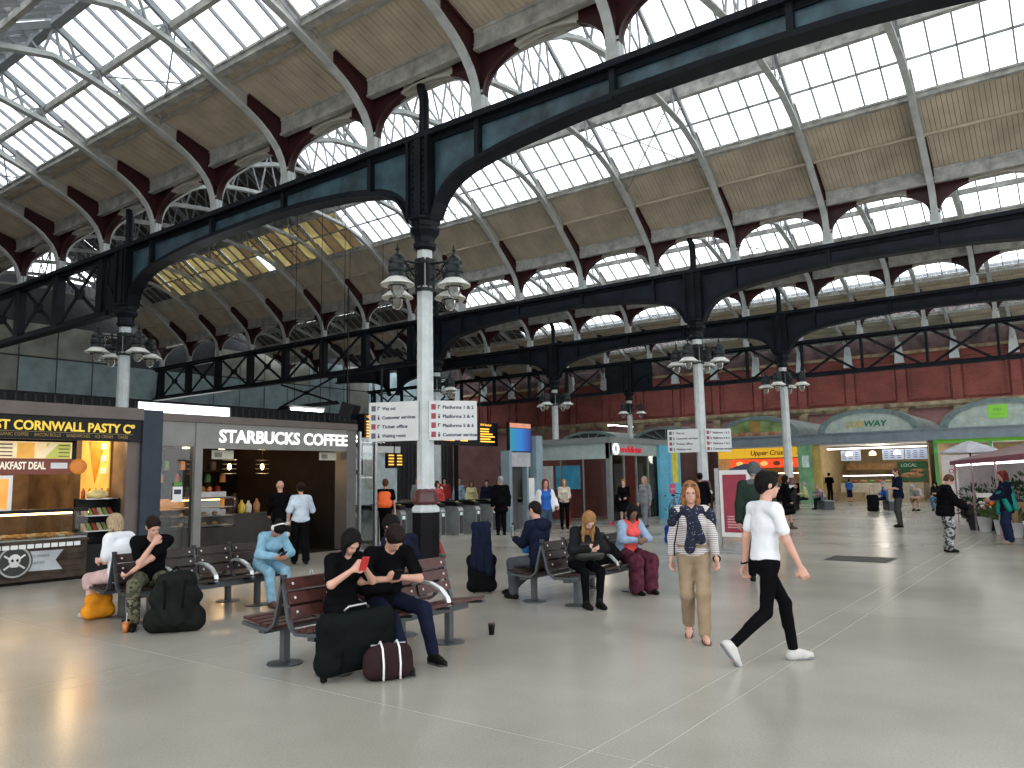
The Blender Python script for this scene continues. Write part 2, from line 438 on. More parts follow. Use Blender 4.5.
    for sg, base in ((1, Ya), (-1, Yb)):
        for si, (s0, z0, s1, z1) in enumerate(segs):
            a = Vector((0, sg*s0, z0+.05)); b = Vector((0, sg*s1, z1+.05)); nrm = Vector((0, -sg*(z1-z0), s1-s0)).normalized()
            d = (b-a); a2 = a+d*.01; b2 = b-d*.01
            def slab(w0, w1, t0, t1):
                mb = MB(); v = [q+Vector((xx, 0, 0))+nrm*t for q in (a2, b2) for xx in (w0, w1) for t in (t0, t1)]
                return mb.add(v, [(0, 1, 3, 2), (4, 6, 7, 5), (0, 4, 5, 1), (2, 3, 7, 6), (0, 2, 6, 4), (1, 5, 7, 3)])
            def sheet(w0, w1):
                return MB().quad(a2+Vector((w0, 0, 0)), a2+Vector((w1, 0, 0)), b2+Vector((w1, 0, 0)), b2+Vector((w0, 0, 0)))
            pm = {k: sheet(.018, pwid-.018).mesh('pane', m) for k, m in (('w', M_PANE), ('y', M_PANEY), ('b', M_PANEB))}
            pm['d'] = slab(.01, pwid-.01, 0, .02).mesh('roof_board', M_PANED)
            gb = slab(-.022, .022, -.07, .03).mesh('glazing_bar', M_BAR)
            rest = {k: MB() for k in 'wybd'}; restb = MB()
            detail = panes_detail and sg == -1 or (panes_detail == 2)
            for bi in range(len(xs)-1):
                for k in range(NP):
                    x = xs[bi]+k*pwid
                    kind = 'w'
                    if dark is not None and x < dark: kind = 'd'
                    elif yellow is not None and x < yellow:
                        kind = ('y' if random.random() < .6 else 'b' if random.random() < .85 else 'w') if (sg < 0 and si < 2) else 'd'  # unseen near slope boarded dark to cut the light at left
                    if detail and -46 < x < 8:
                        link('pane' if kind != 'd' else 'roof_board', pm[kind], c, (x, base, 0))
                        if k: link('glazing_bar', gb, c, (x, base, 0))
                    else:
                        rest[kind].v += []
                        mb = rest[kind]; mb.quad(*[q+Vector((x+xx, base, 0)) for q, xx in ((a2, .018), (a2, pwid-.018), (b2, pwid-.018), (b2, .018))])
                        if k:
                            v = [q+Vector((x+xx, base, 0))+nrm*t for q in (a2, b2) for xx in (-.022, .022) for t in (-.07, .03)]
                            restb.add(v, [(0, 1, 3, 2), (4, 6, 7, 5), (0, 4, 5, 1), (2, 3, 7, 6), (0, 2, 6, 4), (1, 5, 7, 3)])
            for kk, m in (('w', M_PANE), ('y', M_PANEY), ('b', M_PANEB), ('d', M_PANED)):
                if rest[kk].v: tag(rest[kk].obj('pane_field', m, c), kind='stuff')
            if restb.v: tag(restb.obj('glazing_bar_field', M_BAR, c), kind='stuff')
            # cross bars at the foot of each row
            if si > 0 and not (lantern and si == len(segs)-1):
                for x in xs[:-1]:
                    o = link('purlin', pur if not lantern else cache.setdefault('thin', MB().box(.04, DX-.04, -.03, .03, -.03, .03).mesh('purlin', M_BAR)), c, (x, base+sg*s0, z0+(.02 if lantern else -.02)))
        for x in xs[:-1]:
            link('fascia_beam', fb, c, (x, base+sg*FS, 0))
            tag(link('board_panel', bm[sg], c, (x, base, 0)), kind='stuff')
            link('eaves_beam', edge, c, (x, base+sg*(gl_s-.05), gl_z+.03))
            smid = (FS+gl_s)/2 if not short_purlin else gl_s-.42
            link('purlin', cache.setdefault('mid', MB().box(.06, DX-.06, -.04, .04, -.09, 0).mesh('purlin', M_BOARD if not short_purlin else M_RIBC)), c, (x, base+sg*smid, roof(smid)))
            if lantern:
                link('lantern_beam', cache.setdefault('lan', MB().box(.03, DX-.03, -.1, .1, -.12, lantern[1]+.05).mesh('lantern_beam', M_FASC)), c, (x, base+sg*lantern[0], roof(lantern[0])))
    rz = (segs[-1][3])
    MB().box(X0, X1, yc-.12, yc+.12, rz-.15, rz+.1).obj('ridge_beam', M_BAR, c)
    # diagonal tie rods across two bays of the far slope
    for bi in (2, 5, 8, 11):
        if bi+1 < len(xs):
            s0, s1 = gl_s*.8, gl_s+(h-gl_s)*.45
            for (p, q) in ((xs[bi], xs[bi+1]), (xs[bi+1], xs[bi])):
                MB().tube([(p, Yb-s0, roof(s0)-.14), (q, Yb-s1, roof(s1)-.14)], .022, 6).obj('tie_rod', M_BAR, c)
    return c
def nrib(x): return round((x-RIB0)/DX)
vault('ceiling', GY[0], GY[1], 2.2, 11.95, 13.35, 12.55, nrib(-46), nrib(7), True, rows=2, pur_s=3.4, dark=-36.5, short_purlin=True)
vault('ceiling', GY[1], GY[2], 2.6, 12.95, 16.3, 13.5, nrib(-50), nrib(11), True, lantern=(4.55, .42), yellow=-27.5, dark=-44.0)
vault('ceiling', GY[2], GY[3], 2.3, 12.0, 13.8, 12.6, nrib(-50), nrib(11), True, rows=2, pur_s=3.5, dark=-30)
vault('ceiling', GY[3], GY[4], 2.2, 11.72, 13.3, 12.5, nrib(-50), nrib(14), True, rows=1, pur_s=3.4, dark=-32)
vault('ceiling', GY[4], YW-.3, 2.3, 11.9, 13.7, 12.6, nrib(-46), nrib(14), False, rows=2, pur_s=3.5, dark=-32)
vault('ceiling', -6.0, GY[0], 2.2, 11.95, 13.35, 12.55, nrib(-40), nrib(7), False, rows=2, pur_s=3.4, dark=-18)  # unseen vault over the camera, added and boarded at left to block light

# longitudinal spandrel arches over each girder, valley gutters
def spandrels(i, n0, n1):
    y = GY[i]; root = tag(thing('trim_%d' % (i+1), loc=(0, y, 0)), kind='structure')
    hw = (DX-.30)/2; n = 16
    def curve(t): return (DX/2-hw*math.cos(t), 9.98+.88*math.sin(t)**.9)
    def piece(t0, t1, m):
        ts = [t0+(t1-t0)*k/n for k in range(n+1)]
        lo = [curve(t) for t in ts]; hi = [(p[0], 10.99) for p in lo]
        if t0 == 0: lo = [(.06, 9.98)]+lo; hi = [(.06, 10.99)]+hi
        if t1 == PI: lo = lo+[(DX-.06, 9.98)]; hi = hi+[(DX-.06, 11.0)]
        e = [(p[0], p[1]+.05) for p in lo]
        return MB().strip(lo, hi, 'y', -.03, .03).strip(lo, e, 'y', -.10, .10).mesh('spandrel', m)
    a = piece(0, PI*.36, M_MAROON); b = piece(PI*.36, PI*.70, M_CREAM); c2 = piece(PI*.70, PI, M_MAROON)
    pm = MB().box(-.045, .045, -.12, .12, 10.1, 11.0).mesh('post', M_MAROON)
    for k in range(n0, n1):
        x = RIB0+k*DX
        for me in (a, b, c2): link('spandrel', me, root, (x, 0, 0))
        link('post', pm, root, (x, 0, 0))
    MB().box(RIB0+n0*DX, RIB0+n1*DX, -.26, .26, 11.05, 11.11).obj('valley_gutter', M_FASC, root)
for i in (0, 1, 2, 3, 4): spandrels(i, nrib(-46 if i else -40), nrib(8))
# ---------------------------------------------------------------- walls
def brick_mat(name, c1, c2, mortar, sc=1.0):
    m = bpy.data.materials.new(name); m.use_nodes = True; nt = m.node_tree; N = nt.nodes; L = nt.links
    b = N['Principled BSDF']; b.inputs['Roughness'].default_value = .8
    geo = N.new('ShaderNodeNewGeometry'); sx = N.new('ShaderNodeSeparateXYZ'); cx = N.new('ShaderNodeCombineXYZ'); ad = N.new('ShaderNodeMath')
    L.new(geo.outputs['Position'], sx.inputs[0]); L.new(sx.outputs[0], ad.inputs[0]); L.new(sx.outputs[1], ad.inputs[1])
    L.new(ad.outputs[0], cx.inputs[0]); L.new(sx.outputs[2], cx.inputs[1])
    br = N.new('ShaderNodeTexBrick'); br.inputs['Scale'].default_value = 1.0; br.inputs['Brick Width'].default_value = .23; br.inputs['Row Height'].default_value = .075
    br.inputs['Mortar Size'].default_value = .006; br.inputs[1].default_value = c1+(1,); br.inputs[2].default_value = c2+(1,); br.inputs[3].default_value = mortar+(1,)
    L.new(cx.outputs[0], br.inputs[0])
    n = N.new('ShaderNodeTexNoise'); n.inputs['Scale'].default_value = .6; n.inputs['Detail'].default_value = 6; L.new(geo.outputs['Position'], n.inputs['Vector'])
    mx = N.new('ShaderNodeMixRGB'); mx.blend_type = 'MULTIPLY'; mx.inputs[0].default_value = .7
    r = N.new('ShaderNodeValToRGB'); r.color_ramp.elements[0].position = .3; r.color_ramp.elements[0].color = (.45, .42, .42, 1); r.color_ramp.elements[1].position = .65
    L.new(n.outputs['Fac'], r.inputs[0]); L.new(br.outputs[0], mx.inputs[1]); L.new(r.outputs[0], mx.inputs[2]); L.new(mx.outputs[0], b.inputs['Base Color'])
    return m
M_BRICK = brick_mat('red_brick', (.33, .072, .055), (.25, .055, .045), (.22, .12, .10))
M_BRICKP = brick_mat('pale_painted_brick', (.42, .20, .18), (.34, .15, .14), (.4, .3, .28))
M_STONE = mat('weathered_yellow_stone', (.36, .28, .17), .8, 0, .3, 2)
M_SOOT = mat('sooty_upper_brick', (.12, .075, .075), .85, 0, .4, 1.2)
wf = tag(thing('wall_far', loc=(0, YW, 0)), kind='structure')
MB().box(-58, 24, 0, .5, 6.15, 10.0).obj('brick_face', M_BRICK, wf)
MB().box(-58, 24, 0, .5, -.05, 6.15).obj('lower_brick_face', M_BRICKP, wf)
MB().box(-58, 24, .05, .5, 10.0, 13.9).obj('upper_brick_face', M_SOOT, wf)
MB().box(-58, 24, -.35, 0, 6.15, 6.40).box(-58, 24, -.22, 0, 5.98, 6.15).obj('cornice', M_STONE, wf)
MB().box(-58, 24, -.14, 0, 9.75, 9.95).obj('string_course', M_STONE, wf)
_pil = MB().box(-.28, .28, -.2, 0, 6.4, 9.75).mesh('pilaster', M_BRICK)
_fr = MB()
for q in ((.42, .56, 6.75, 9.35), (DX-.56, DX-.42, 6.75, 9.35)): _fr.box(q[0], q[1], -.1, 0, q[2], q[3])
_fr.box(.42, DX-.42, -.1, 0, 6.62, 6.78); _fr.box(.42, DX-.42, -.1, 0, 9.3, 9.46); _fr = _fr.mesh('panel_frame', M_BRICK)
_cb = MB().prism([(-.14, 10.6), (.14, 10.6), (.30, 9.15), (-.30, 9.15)], 'y', -.45, -.02).mesh('corbel', M_WHITE)
_lb = MB().box(-.3, .3, -.3, 0, 5.3, 5.98).mesh('corbel_block', M_STONE)
for k in range(nrib(-54), nrib(20)):
    x = RIB0+k*DX
    link('pilaster', _pil, wf, (x, 0, 0)); link('panel_frame', _fr, wf, (x, 0, 0)); link('corbel', _cb, wf, (x, 0, 0)); link('corbel_block', _lb, wf, (x, 0, 0))
# pale arch ring low on the wall beyond the gates
_ar = MB()
for s in range(24):
    a0, a1 = PI*s/24, PI*(s+1)/24
    _ar.prism([(-42.6+r*math.cos(a), 3.0+r*math.sin(a)) for r, a in ((1.2, a0), (1.75, a0), (1.75, a1), (1.2, a1))], 'y', -.12, 0)
_ar.box(-44.35, -43.8, -.12, 0, 0, 3).box(-41.4, -40.85, -.12, 0, 0, 3).obj('arch_ring', M_STONE, wf)
MB().box(-43.8, -41.4, -.03, 0, 0, 3).prism([(-42.6+1.2*math.cos(PI*k/16), 3+1.2*math.sin(PI*k/16)) for k in range(17)], 'y', -.03, 0).obj('arch_recess', mat('dark_opening', (.02, .02, .02), .9), wf)

# end wall of the train shed at the left
M_CLAD = mat('pale_blue_glazed_cladding', (.36, .48, .52), .5, 0, .2, .8)
M_CLADB = mat('beige_cladding', (.36, .37, .32), .6, 0, .2, .8)
M_SLAT = mat('dark_corrugated_screen', (.045, .05, .055), .7)
wl = tag(thing('wall_left', loc=(-50.6, 0, 0)), kind='structure')
wn = tag(thing('wall_light_blocker', loc=(0, -6.5, 0)), kind='structure')  # unseen wall behind the camera, added to darken the left side
MB().box(-51, -17, -.4, 0, 0, 13.3).obj('brick_face', M_BRICKP, wn); MB().box(-51, -17, 0, .2, 6.1, 6.4).obj('cornice', M_STONE, wn)
MB().box(-.4, -.2, -8, 26.6, 0, 14.5).box(-.4, -.2, 33.6, 58.5, 0, 14.5).box(-.4, -.2, 26.6, 33.6, 7.3, 14.5).obj('backing', M_SLAT, wl)
_pan = {}
for z0, z1 in ((7.45, 9.5), (9.6, 11.6)):
    y = 2.0
    while y < 56:
        wd = 2.15
        k = 'b' if (9 < y < 18 or 43 < y < 47 or (z0 > 9 and y < 40)) else 'a'
        if not (24 < y < 32 and z0 > 9):
            key = (k, z0)
            if key not in _pan: _pan[key] = MB().box(-.2, -.12, .04, wd-.04, z0, z1).mesh('cladding_panel', M_CLADB if k == 'b' else M_CLAD)
            link('cladding_panel', _pan[key], wl, (0, y, 0))
        y += wd
_rb = MB().box(-.2, -.1, -.06, .06, 0, 7.3).mesh('screen_slat', mat('screen_slat_grey', (.10, .105, .11), .7))
y = 1.0
while y < 58:
    if not 26.4 < y < 33.8: link('screen_slat', _rb, wl, (0, y, 0))
    y += .55

# ---------------------------------------------------------------- columns and lamps
M_BASE = mat('black_column_base', (.006, .006, .007), .45, spec=.12)
M_MRN2 = mat('maroon_column_moulding', (.085, .022, .022), .35)
def oct_lathe(mb, prof, mi=0): return mb.lathe([(r/math.cos(PI/8), z) for r, z in prof], 8, rot=PI/8, mi=mi)
def column(label, x, y, pipe=True):
    c = thing('column', label, 'column', (x, y, 0), YAW*0)
    oct_lathe(MB(), [(.30, 0), (.30, .06), (.285, .1), (.285, 1.06)]).obj('base', M_BASE, c)
    oct_lathe(MB(), [(.29, 1.06), (.30, 1.1), (.28, 1.17), (.22, 1.22)]).obj('white_ring', M_WHITE, c)
    MB().lathe([(.21, 1.2), (.27, 1.24), (.285, 1.3), (.25, 1.36), (.27, 1.42), (.24, 1.5), (.19, 1.56)], 24).obj('moulding', M_MRN2, c, True)
    oct_lathe(MB(), [(.185, 1.54), (.165, 6.9)]).obj('shaft', M_WHITE, c)
    mb = MB(); oct_lathe(mb, [(.19, 6.86), (.25, 6.92), (.25, 7.0), (.22, 7.04), (.23, 7.16), (.33, 7.3), (.33, 7.36), (.28, 7.4), (.30, 7.5), (.36, 7.55), (.36, 7.6)])
    mb.obj('capital', M_IRON, c)
    hd = MB().box(-.36, .36, -.20, .20, 7.6, ZG-.14)
    for sx in (-1, 1): hd.box(sx*.30-.04, sx*.30+.04, -.27, .27, 7.6, ZG-.14)
    hd.box(-.1, .1, -.25, .25, 7.6, ZG-.14).obj('girder_head', M_IRON, c)
    rv = MB()
    for k in range(12):
        for sx in (-.16, .16): rv.ball((sx, -.21, 7.75+k*.14), .028, 6, 4)
    tag(rv.obj('rivets', M_IRON, c), kind='stuff')
    if pipe:
        MB().tube([(0, 0, ZG), (0, 0, 10.45), (-.03, 0, 10.62), (-.10, 0, 10.78), (-.10, 0, 10.95)], [.12, .12, .12, .10, .10], 12).tube([(-.10, 0, 10.9), (-.10, 0, 11.0)], .17, 12).tube([(0, 0, ZG), (0, 0, ZG+.08)], .17, 12).obj('drainpipe', M_IRON, c, 'auto')
    return c
COLS = {
 'A': (XC[1], GY[1], 'tall white octagonal column with black base carrying the near girder, direction sign on it'),
 'L': (XC[0], GY[1], 'white iron column rising behind the coffee shop roof at left'),
 'R2': (XC[1], GY[2], 'white column of the second girder behind the walking woman with a direction sign'),
 'B': (XC[0], GY[2], 'white column of the second girder mostly hidden behind the tall near column'),
 'G3a': (XC[0], GY[3], 'slim far white column rising behind the phone shop left part'),
 'G3b': (XC[1], GY[3], 'white column in front of the yellow sandwich shop at right'),
 'G4': (XC[0], GY[4], 'farthest white column rising behind the phone shop sign'),
}
COLO = {k: column(lab, x, y, k != 'G4') for k, (x, y, lab) in COLS.items()}
for x, y, lab in ((XC[2], GY[1], 'white column out of view to the right of the near girder'), (XC[2], GY[2], 'white column out of view right of the second girder'), (XC[2], GY[3], 'white column out of view right of the third girder')):
    column(lab, x, y)
M_LAMPD = mat('dark_green_lamp_iron', (.012, .018, .018), .4, 0, spec=.3)
M_LAMPW = mat('white_enamel_shade', (.75, .75, .70), .35)
M_BOWL = glassmat('lamp_glass_bowl', (.9, .92, .92), .6, .1, (.8, .8, .75))
def lamp_proto():
    """built pointing +X from the column, origin on the column axis at z=0 of the shade rim"""
    l = thing('column_lamp', '', 'lamp')
    a = MB()
    for sy in (-.05, .05): a.tube([(.17, sy, .62), (.5, sy*.6, .60), (.86, 0, .56)], .018, 6)
    a.tube([(.17, 0, .25), (.35, 0, .3), (.5, 0, .42), (.62, 0, .58)], .02, 6)
    a.tube([(.34+.1*math.cos(t), 0, .44+.1*math.sin(t)) for t in [k*PI/6 for k in range(13)]], .012, 5)
    a.tube([(.55+.07*math.cos(t), 0, .47+.07*math.sin(t)) for t in [k*PI/6 for k in range(13)]], .012, 5)
    a.box(.15, .19, -.13, .13, .12, .75).obj('bracket_arm', M_LAMPD, l)
    c = (.86, 0, 0)
    MB().lathe([(.012, .92), (.02, .84), (.05, .8), (.02, .76), (.03, .7), (.10, .66), (.16, .6), (.19, .52), (.17, .46), (.20, .42), (.21, .3), (.18, .27), (.20, .2), (.22, .16)], 16, c).obj('cap', M_LAMPD, l, 'auto')
    MB().lathe([(.20, .16), (.24, .12), (.36, .03), (.365, .0), (.34, .0), (.22, .08), (.1, .1)], 24, c).obj('shade', M_LAMPW, l, 'auto')
    MB().lathe([(.17, .06), (.15, -.06), (.13, -.16), (.09, -.24), (.03, -.28)], 16, c).obj('glass_bowl', M_BOWL, l, True)
    MB().lathe([(.20, -.02), (.205, -.05), (.19, -.05)], 16, c, cap=False).obj('rim', M_LAMPD, l, True)
    return l
_lp = None
_lampn = {'A': 'on the tall column with the black base', 'L': 'on the column behind the coffee shop', 'R2': 'on the column behind the walking woman', 'B': 'on the column hidden behind the near column', 'G3a': 'on the slim column behind the phone shop', 'G3b': 'on the column before the sandwich shop', 'G4': 'on the farthest column'}
_dirn = {-PI/2: 'near left', PI: 'far left', 0.0: 'near right', PI/2: 'far right'}
for k, (x, y, lab) in COLS.items():
    rg = MB(); 
    for z in (5.92, 6.55): oct_lathe(rg, [(.19, z), (.215, z), (.215, z+.07), (.19, z+.07)])
    for q in range(8): rg.bar((.2*math.cos(q*PI/4+PI/8), .2*math.sin(q*PI/4+PI/8), 5.95), (.2*math.cos(q*PI/4+PI/8), .2*math.sin(q*PI/4+PI/8), 6.6), .03, .03)
    rg.obj('lamp_ring', M_LAMPD, COLO[k])
    for a, dn in _dirn.items():
        if k == 'G4' and dn.startswith('far'): continue
        o = lamp_proto() if _lp is None else copy_tree(_lp)
        if _lp is None: _lp = o
        o.location = (x, y, 5.92); o.rotation_euler = (0, 0, a)
        tag(o, 'enamel bracket lamp, %s one %s' % (dn, _lampn[k]), 'lamp', 'lamps on the white columns')

# ---------------------------------------------------------------- direction signs on columns
M_SIGN = mat('white_sign_panel', (.60, .61, .60), .4, 0, .04)
M_TXT = mat('dark_blue_lettering', (.02, .025, .06), .5, 0, 0)
M_REDBOX = mat('red_number_box', (.30, .04, .05), .5, 0, 0)
M_DKBOX = mat('dark_number_box', (.10, .09, .11), .5, 0, 0)
def direction_sign(x, y, label):
    s = thing('direction_sign', label, 'sign', (x, y, 0), group='direction signs on columns')
    R = Vector((math.cos(YAW), math.sin(YAW), 0))
    L = [['Way out', 'Customer services', 'Ticket office', 'Waiting room'], ['Platforms 1 & 2', 'Platforms 3 & 4', 'Platforms 5 & 6', 'Customer services']]
    for sd in (-1, 1):
        ang = YAW+(RAD(14) if sd > 0 else RAD(-14))
        # panel local: x along board, facing local -y
        p = MB().box(.10 if sd > 0 else -1.28, 1.16 if sd > 0 else -.13, -.03, .03, 2.6, 3.46).obj('board', M_SIGN, s)
        p.rotation_euler = (0, 0, ang)
        p.location = Vector((math.sin(YAW), -math.cos(YAW), 0))*.22
        for i, t in enumerate(L[0 if sd < 0 else 1]):
            z = 3.285-i*.2
            x0 = -1.22 if sd < 0 else .15
            MB().box(x0, x0+.1, -.038, -.03, z-.02, z+.10).obj('number_box', M_REDBOX if (sd > 0 or i in (2,)) else M_DKBOX, p)
            ic = MB()
            if i % 2: ic.box(x0+.15, x0+.19, -.036, -.03, z-.01, z+.05).ball((x0+.17, -.033, z+.075), (.016, .003, .016), 8, 5)
            else: ic.box(x0+.145, x0+.165, -.036, -.03, z, z+.08).box(x0+.165, x0+.2, -.036, -.03, z+.06, z+.08)
            ic.obj('pictogram', M_TXT, p)
            text('lettering', t, .1, M_TXT, p, (x0+.25, -.031, z), RY, .003, bold=.003, fit=.78*len(t)/17)
    return s
direction_sign(XC[1], GY[1], 'white direction sign with four lines on each wing on the near column')
direction_sign(XC[1], GY[2], 'white direction sign on the column behind the walking woman')
ORDN = ['first', 'second', 'third', 'fourth', 'fifth', 'sixth', 'seventh', 'eighth', 'ninth', 'tenth', 'eleventh', 'twelfth', 'thirteenth', 'fourteenth', 'fifteenth', 'sixteenth']
# ---------------------------------------------------------------- pasty shop (left edge)
M_TAUPE = mat('taupe_shop_cladding', (.11, .085, .075), .5, 0, .1)
M_BLK = mat('black_fascia', (.006, .006, .007), .45, 0, 0, spec=.2)
M_YEL = mat('yellow_lettering', (.80, .55, .06), .5, 0, 0, emit=.35)
M_GOLD = mat('dull_gold_lettering', (.32, .22, .06), .5, 0, 0)
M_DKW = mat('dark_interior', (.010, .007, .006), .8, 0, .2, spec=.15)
M_WOODP = mat('dark_wood_planks', (.055, .036, .024), .6, 0, .3, 6, spec=.25)
M_WARM = emat('warm_lamp_glow', (1.0, .62, .25), 14.0)
M_CREAMW = mat('cream_shop_wall', (.62, .48, .27), .7, 0, .1)
M_BROWNW = mat('brown_shop_wall', (.20, .13, .075), .7, 0, .3, 2)
M_STEEL = mat('brushed_steel', (.42, .43, .43), .3, .85, .08, 8)
M_DKBLUE = mat('blue_grey_pillar', (.022, .032, .050), .45, 0, .1, spec=.3)
M_CLEAR = glassmat('clear_shop_glass', (.93, .95, .95), .97, .03, (.5, .5, .5))
M_WHT = mat('plain_white', (.75, .75, .74), .5, 0, .03)
FX = -15.6
def sign_face(parent, name, m, y0, y1, z0, z1, x=FX, t=.02):
    return MB().box(x, x+t, y0, y1, z0, z1).obj(name, m, parent)
ps = thing('pasty_shop', 'pasty kiosk with black fascia, yellow lettering and lit food counter at left', 'shop', (FX, 3.0, 0))
def P(mb, name, m, par=None, smooth=False):
    o = mb.obj(name, m, par if par is not None else CUR, smooth); o.location = (-CUR.location[0], -CUR.location[1], -CUR.location[2]) if (par is None or par is CUR) else (0, 0, 0)
    return o
CUR = ps
P(MB().box(-20.5, FX+.12, 2.5, 8.24, 3.06, 3.30), 'roof_cap', M_TAUPE)
P(MB().box(FX-.1, FX+.06, 2.5, 8.24, 2.62, 3.06), 'fascia', M_BLK)
P(MB().box(-20.5, -20.3, 2.5, 8.24, 0, 3.06), 'back_wall', M_BROWNW)
P(MB().box(-20.3, FX-.1, 8.06, 8.24, 0, 3.06), 'side_wall', M_BROWNW)
P(MB().box(-20.3, FX-.1, 2.5, 8.06, 2.95, 3.06), 'shop_ceiling', M_TAUPE)
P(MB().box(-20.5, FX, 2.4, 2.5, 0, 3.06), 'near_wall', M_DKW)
P(MB().box(FX-.05, FX+.1, 8.24, 8.66, 0, 3.28), 'blue_pillar', M_DKBLUE)
P(MB().box(FX-.1, FX, 7.98, 8.24, 0, 2.62), 'door_jamb', M_TAUPE)
t_ = text('lettering', 'WEST CORNWALL PASTY Cº', .24, M_YEL, ps, (.065, 2.22, 2.79), RX, .012, fit=2.86, bold=.006)
text('small_lettering', 'ORGANIC COFFEE  ·  BACON ROLLS  ·  SANDWICHES  ·  ICE CREAM  ·  CAKES', .085, M_GOLD, ps, (.065, 2.55, 2.675), RX, .002, fit=2.4)
sign_face(ps, 'gold_line', M_GOLD, 0, 5.05, 2.755, 2.762, .06, .006)
# counter with plank front
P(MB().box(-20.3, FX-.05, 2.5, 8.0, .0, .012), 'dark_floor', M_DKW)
ct = thing('food_counter', 'wood-fronted pasty counter with ribbon emblem and heated glass display', 'counter', (FX, 3.0, 0))
CUR = ct
P(MB().box(FX-.75, FX-.03, 3.2, 7.28, 0.02, .72), 'counter_body', M_DKW)
for k in range(6): P(MB().box(FX-.03, FX, 3.2, 7.28, .06+k*.11, .06+k*.11+.104), 'plank', M_WOODP)
P(MB().box(FX-.78, FX+.03, 3.18, 7.30, .72, .77), 'counter_top', M_WOODP)
tk = MB().box(0, .012, 0, .11, 0, .075).mesh('price_ticket', M_WHT)
for k in range(16): link('price_ticket', tk, ct, (.035, 2.0+k*.135, .64))
P(MB().box(FX-.02, FX-.01, 3.2, 7.28, .77, 1.28), 'display_glass', M_CLEAR)
P(MB().box(FX-.7, FX, 3.2, 7.28, 1.27, 1.33), 'display_top', M_BLK)
P(MB().box(FX-.55, FX-.5, 3.3, 7.2, 1.22, 1.26), 'heat_lamp', M_WARM)
P(MB().box(FX-.7, FX-.03, 3.2, 7.28, .775, .80), 'tray', M_STEEL)
# emblem: ribbon and round skull badge
rb = P(MB().prism([(5.0, .26), (6.85, .22), (6.72, .40), (6.85, .58), (5.0, .60)], 'x', FX, FX+.012), 'ribbon', mat('pale_ribbon', (.42, .45, .47), .5))
bd = P(MB().lathe([(.30, 0), (.30, .02), (.26, .028)], 28), 'badge', mat('badge_black', (.02, .02, .02), .5)); bd.rotation_euler = (0, PI/2, 0); bd.location = (.012, 3.02, .42)
rg_ = MB().lathe([(.275, .022), (.275, .032), (.245, .032), (.245, .022)], 28, cap=False).obj('badge_ring', mat('badge_grey', (.35, .34, .32), .5), ct); rg_.rotation_euler = (0, PI/2, 0); rg_.location = (.012, 3.02, .42)
sk = MB().ball((.045, 3.02, .46), (.012, .10, .10), 12, 8).box(.04, .055, 2.96, 3.08, .33, .39)
for a in (-1, 1): sk.bar((.045, 3.02-.17, .42-a*.12), (.045, 3.02+.17, .42+a*.12), .012, .03)
sk.obj('skull_mark', mat('badge_white', (.6, .6, .58), .5), ct)
eye = MB()
for a in (-.04, .04): eye.ball((.058, 3.02+a, .45), (.006, .022, .026), 8, 5)
eye.obj('skull_eyes', M_BLK, ct)
for q, (yy, tt) in enumerate(((6.3, 'CORNISH'), (6.3, 'PASTIES'))): text('ribbon_lettering', tt, .07, mat('grey_ink', (.12, .12, .13), .5, 0, 0), ct, (.016, yy-3.0, .47-q*.12), RX, .001)
# pasties on the tray
M_PASTRY = mat('golden_pastry', (.62, .30, .08), .5, 0, .3, 20, .3, 60)
M_PASTRY2 = mat('pale_pastry', (.72, .50, .25), .5, 0, .25, 20, .3, 60)
for k in range(22):
    yy = 5.3+(k % 11)*.17+random.uniform(-.02, .02); row = k//11
    o = MB().ball((0, 0, 0), (.055, .09, .045), 10, 6).tube([(.04*math.cos(t), .1*math.sin(t), 0) for t in [(-.5+i/8)*PI for i in range(9)]], .016, 5).obj('pasty', M_PASTRY if k % 3 else M_PASTRY2, None, True, (FX-.14-row*.2, yy, .848))
    o.rotation_euler = (0, 0, random.uniform(-.5, .5))
    tag(o, 'golden baked pasty, %s from the left in the %s row of the tray' % (ORDN[k % 11], ('front', 'back')[row]), 'pasty', 'pasties in the display')
# back shelving, menu boards, signs
M_MENU = mat('lit_menu_board', (.72, .52, .28), .5, 0, .25, 3, emit=.9)
M_MENUG = mat('lit_green_menu', (.40, .42, .08), .5, 0, .2, 3, emit=.7)
M_DEAL = mat('brown_red_deal_sign', (.16, .035, .02), .5, 0, .1, emit=.25)
mn = thing('menu_board', 'long lit menu board under the black pasty shop fascia', 'menu board', (FX-.5, 5.72, 2.27))
MB().box(-.05, 0, 0, 1.42, 0, .33).obj('panel', M_MENU, mn)
MB().box(0, .01, .04, .42, .02, .31).obj('cream_list', mat('menu_cream', (.75, .62, .4), .5, emit=.6), mn)
MB().box(0, .01, .44, .74, .02, .31).obj('orange_picture', mat('menu_orange', (.75, .38, .06), .5, 0, .2, 5, emit=.6), mn)
MB().box(0, .01, .95, 1.39, .02, .31).obj('green_picture', M_MENUG, mn)
MB().prism([(.78, .04), (.92, .03), (1.16, .3), (1.02, .31)], 'x', .01, .016).obj('wrap_picture', mat('menu_cream', (.75, .62, .4)), mn)
for k in range(4): MB().box(.01, .016, .08, .36, .05+k*.07, .075+k*.07).obj('menu_line', mat('menu_brown', (.2, .12, .05), .5), mn); MB().box(.01, .016, 1.17, 1.36, .05+k*.07, .07+k*.07).obj('menu_line', MATS['menu_brown'], mn)
MB().box(-.3, .02, -.05, 1.46, .33, .38).box(-.05, .02, 1.42, 1.5, 0, .4).obj('frame', M_BLK, mn)
dl = thing('deal_sign', 'brown breakfast deal sign above the pasty display', 'sign', (FX-.35, 5.08, 1.98))
MB().box(-.04, 0, 0, 2.0, 0, .30).obj('panel', M_DEAL, dl)
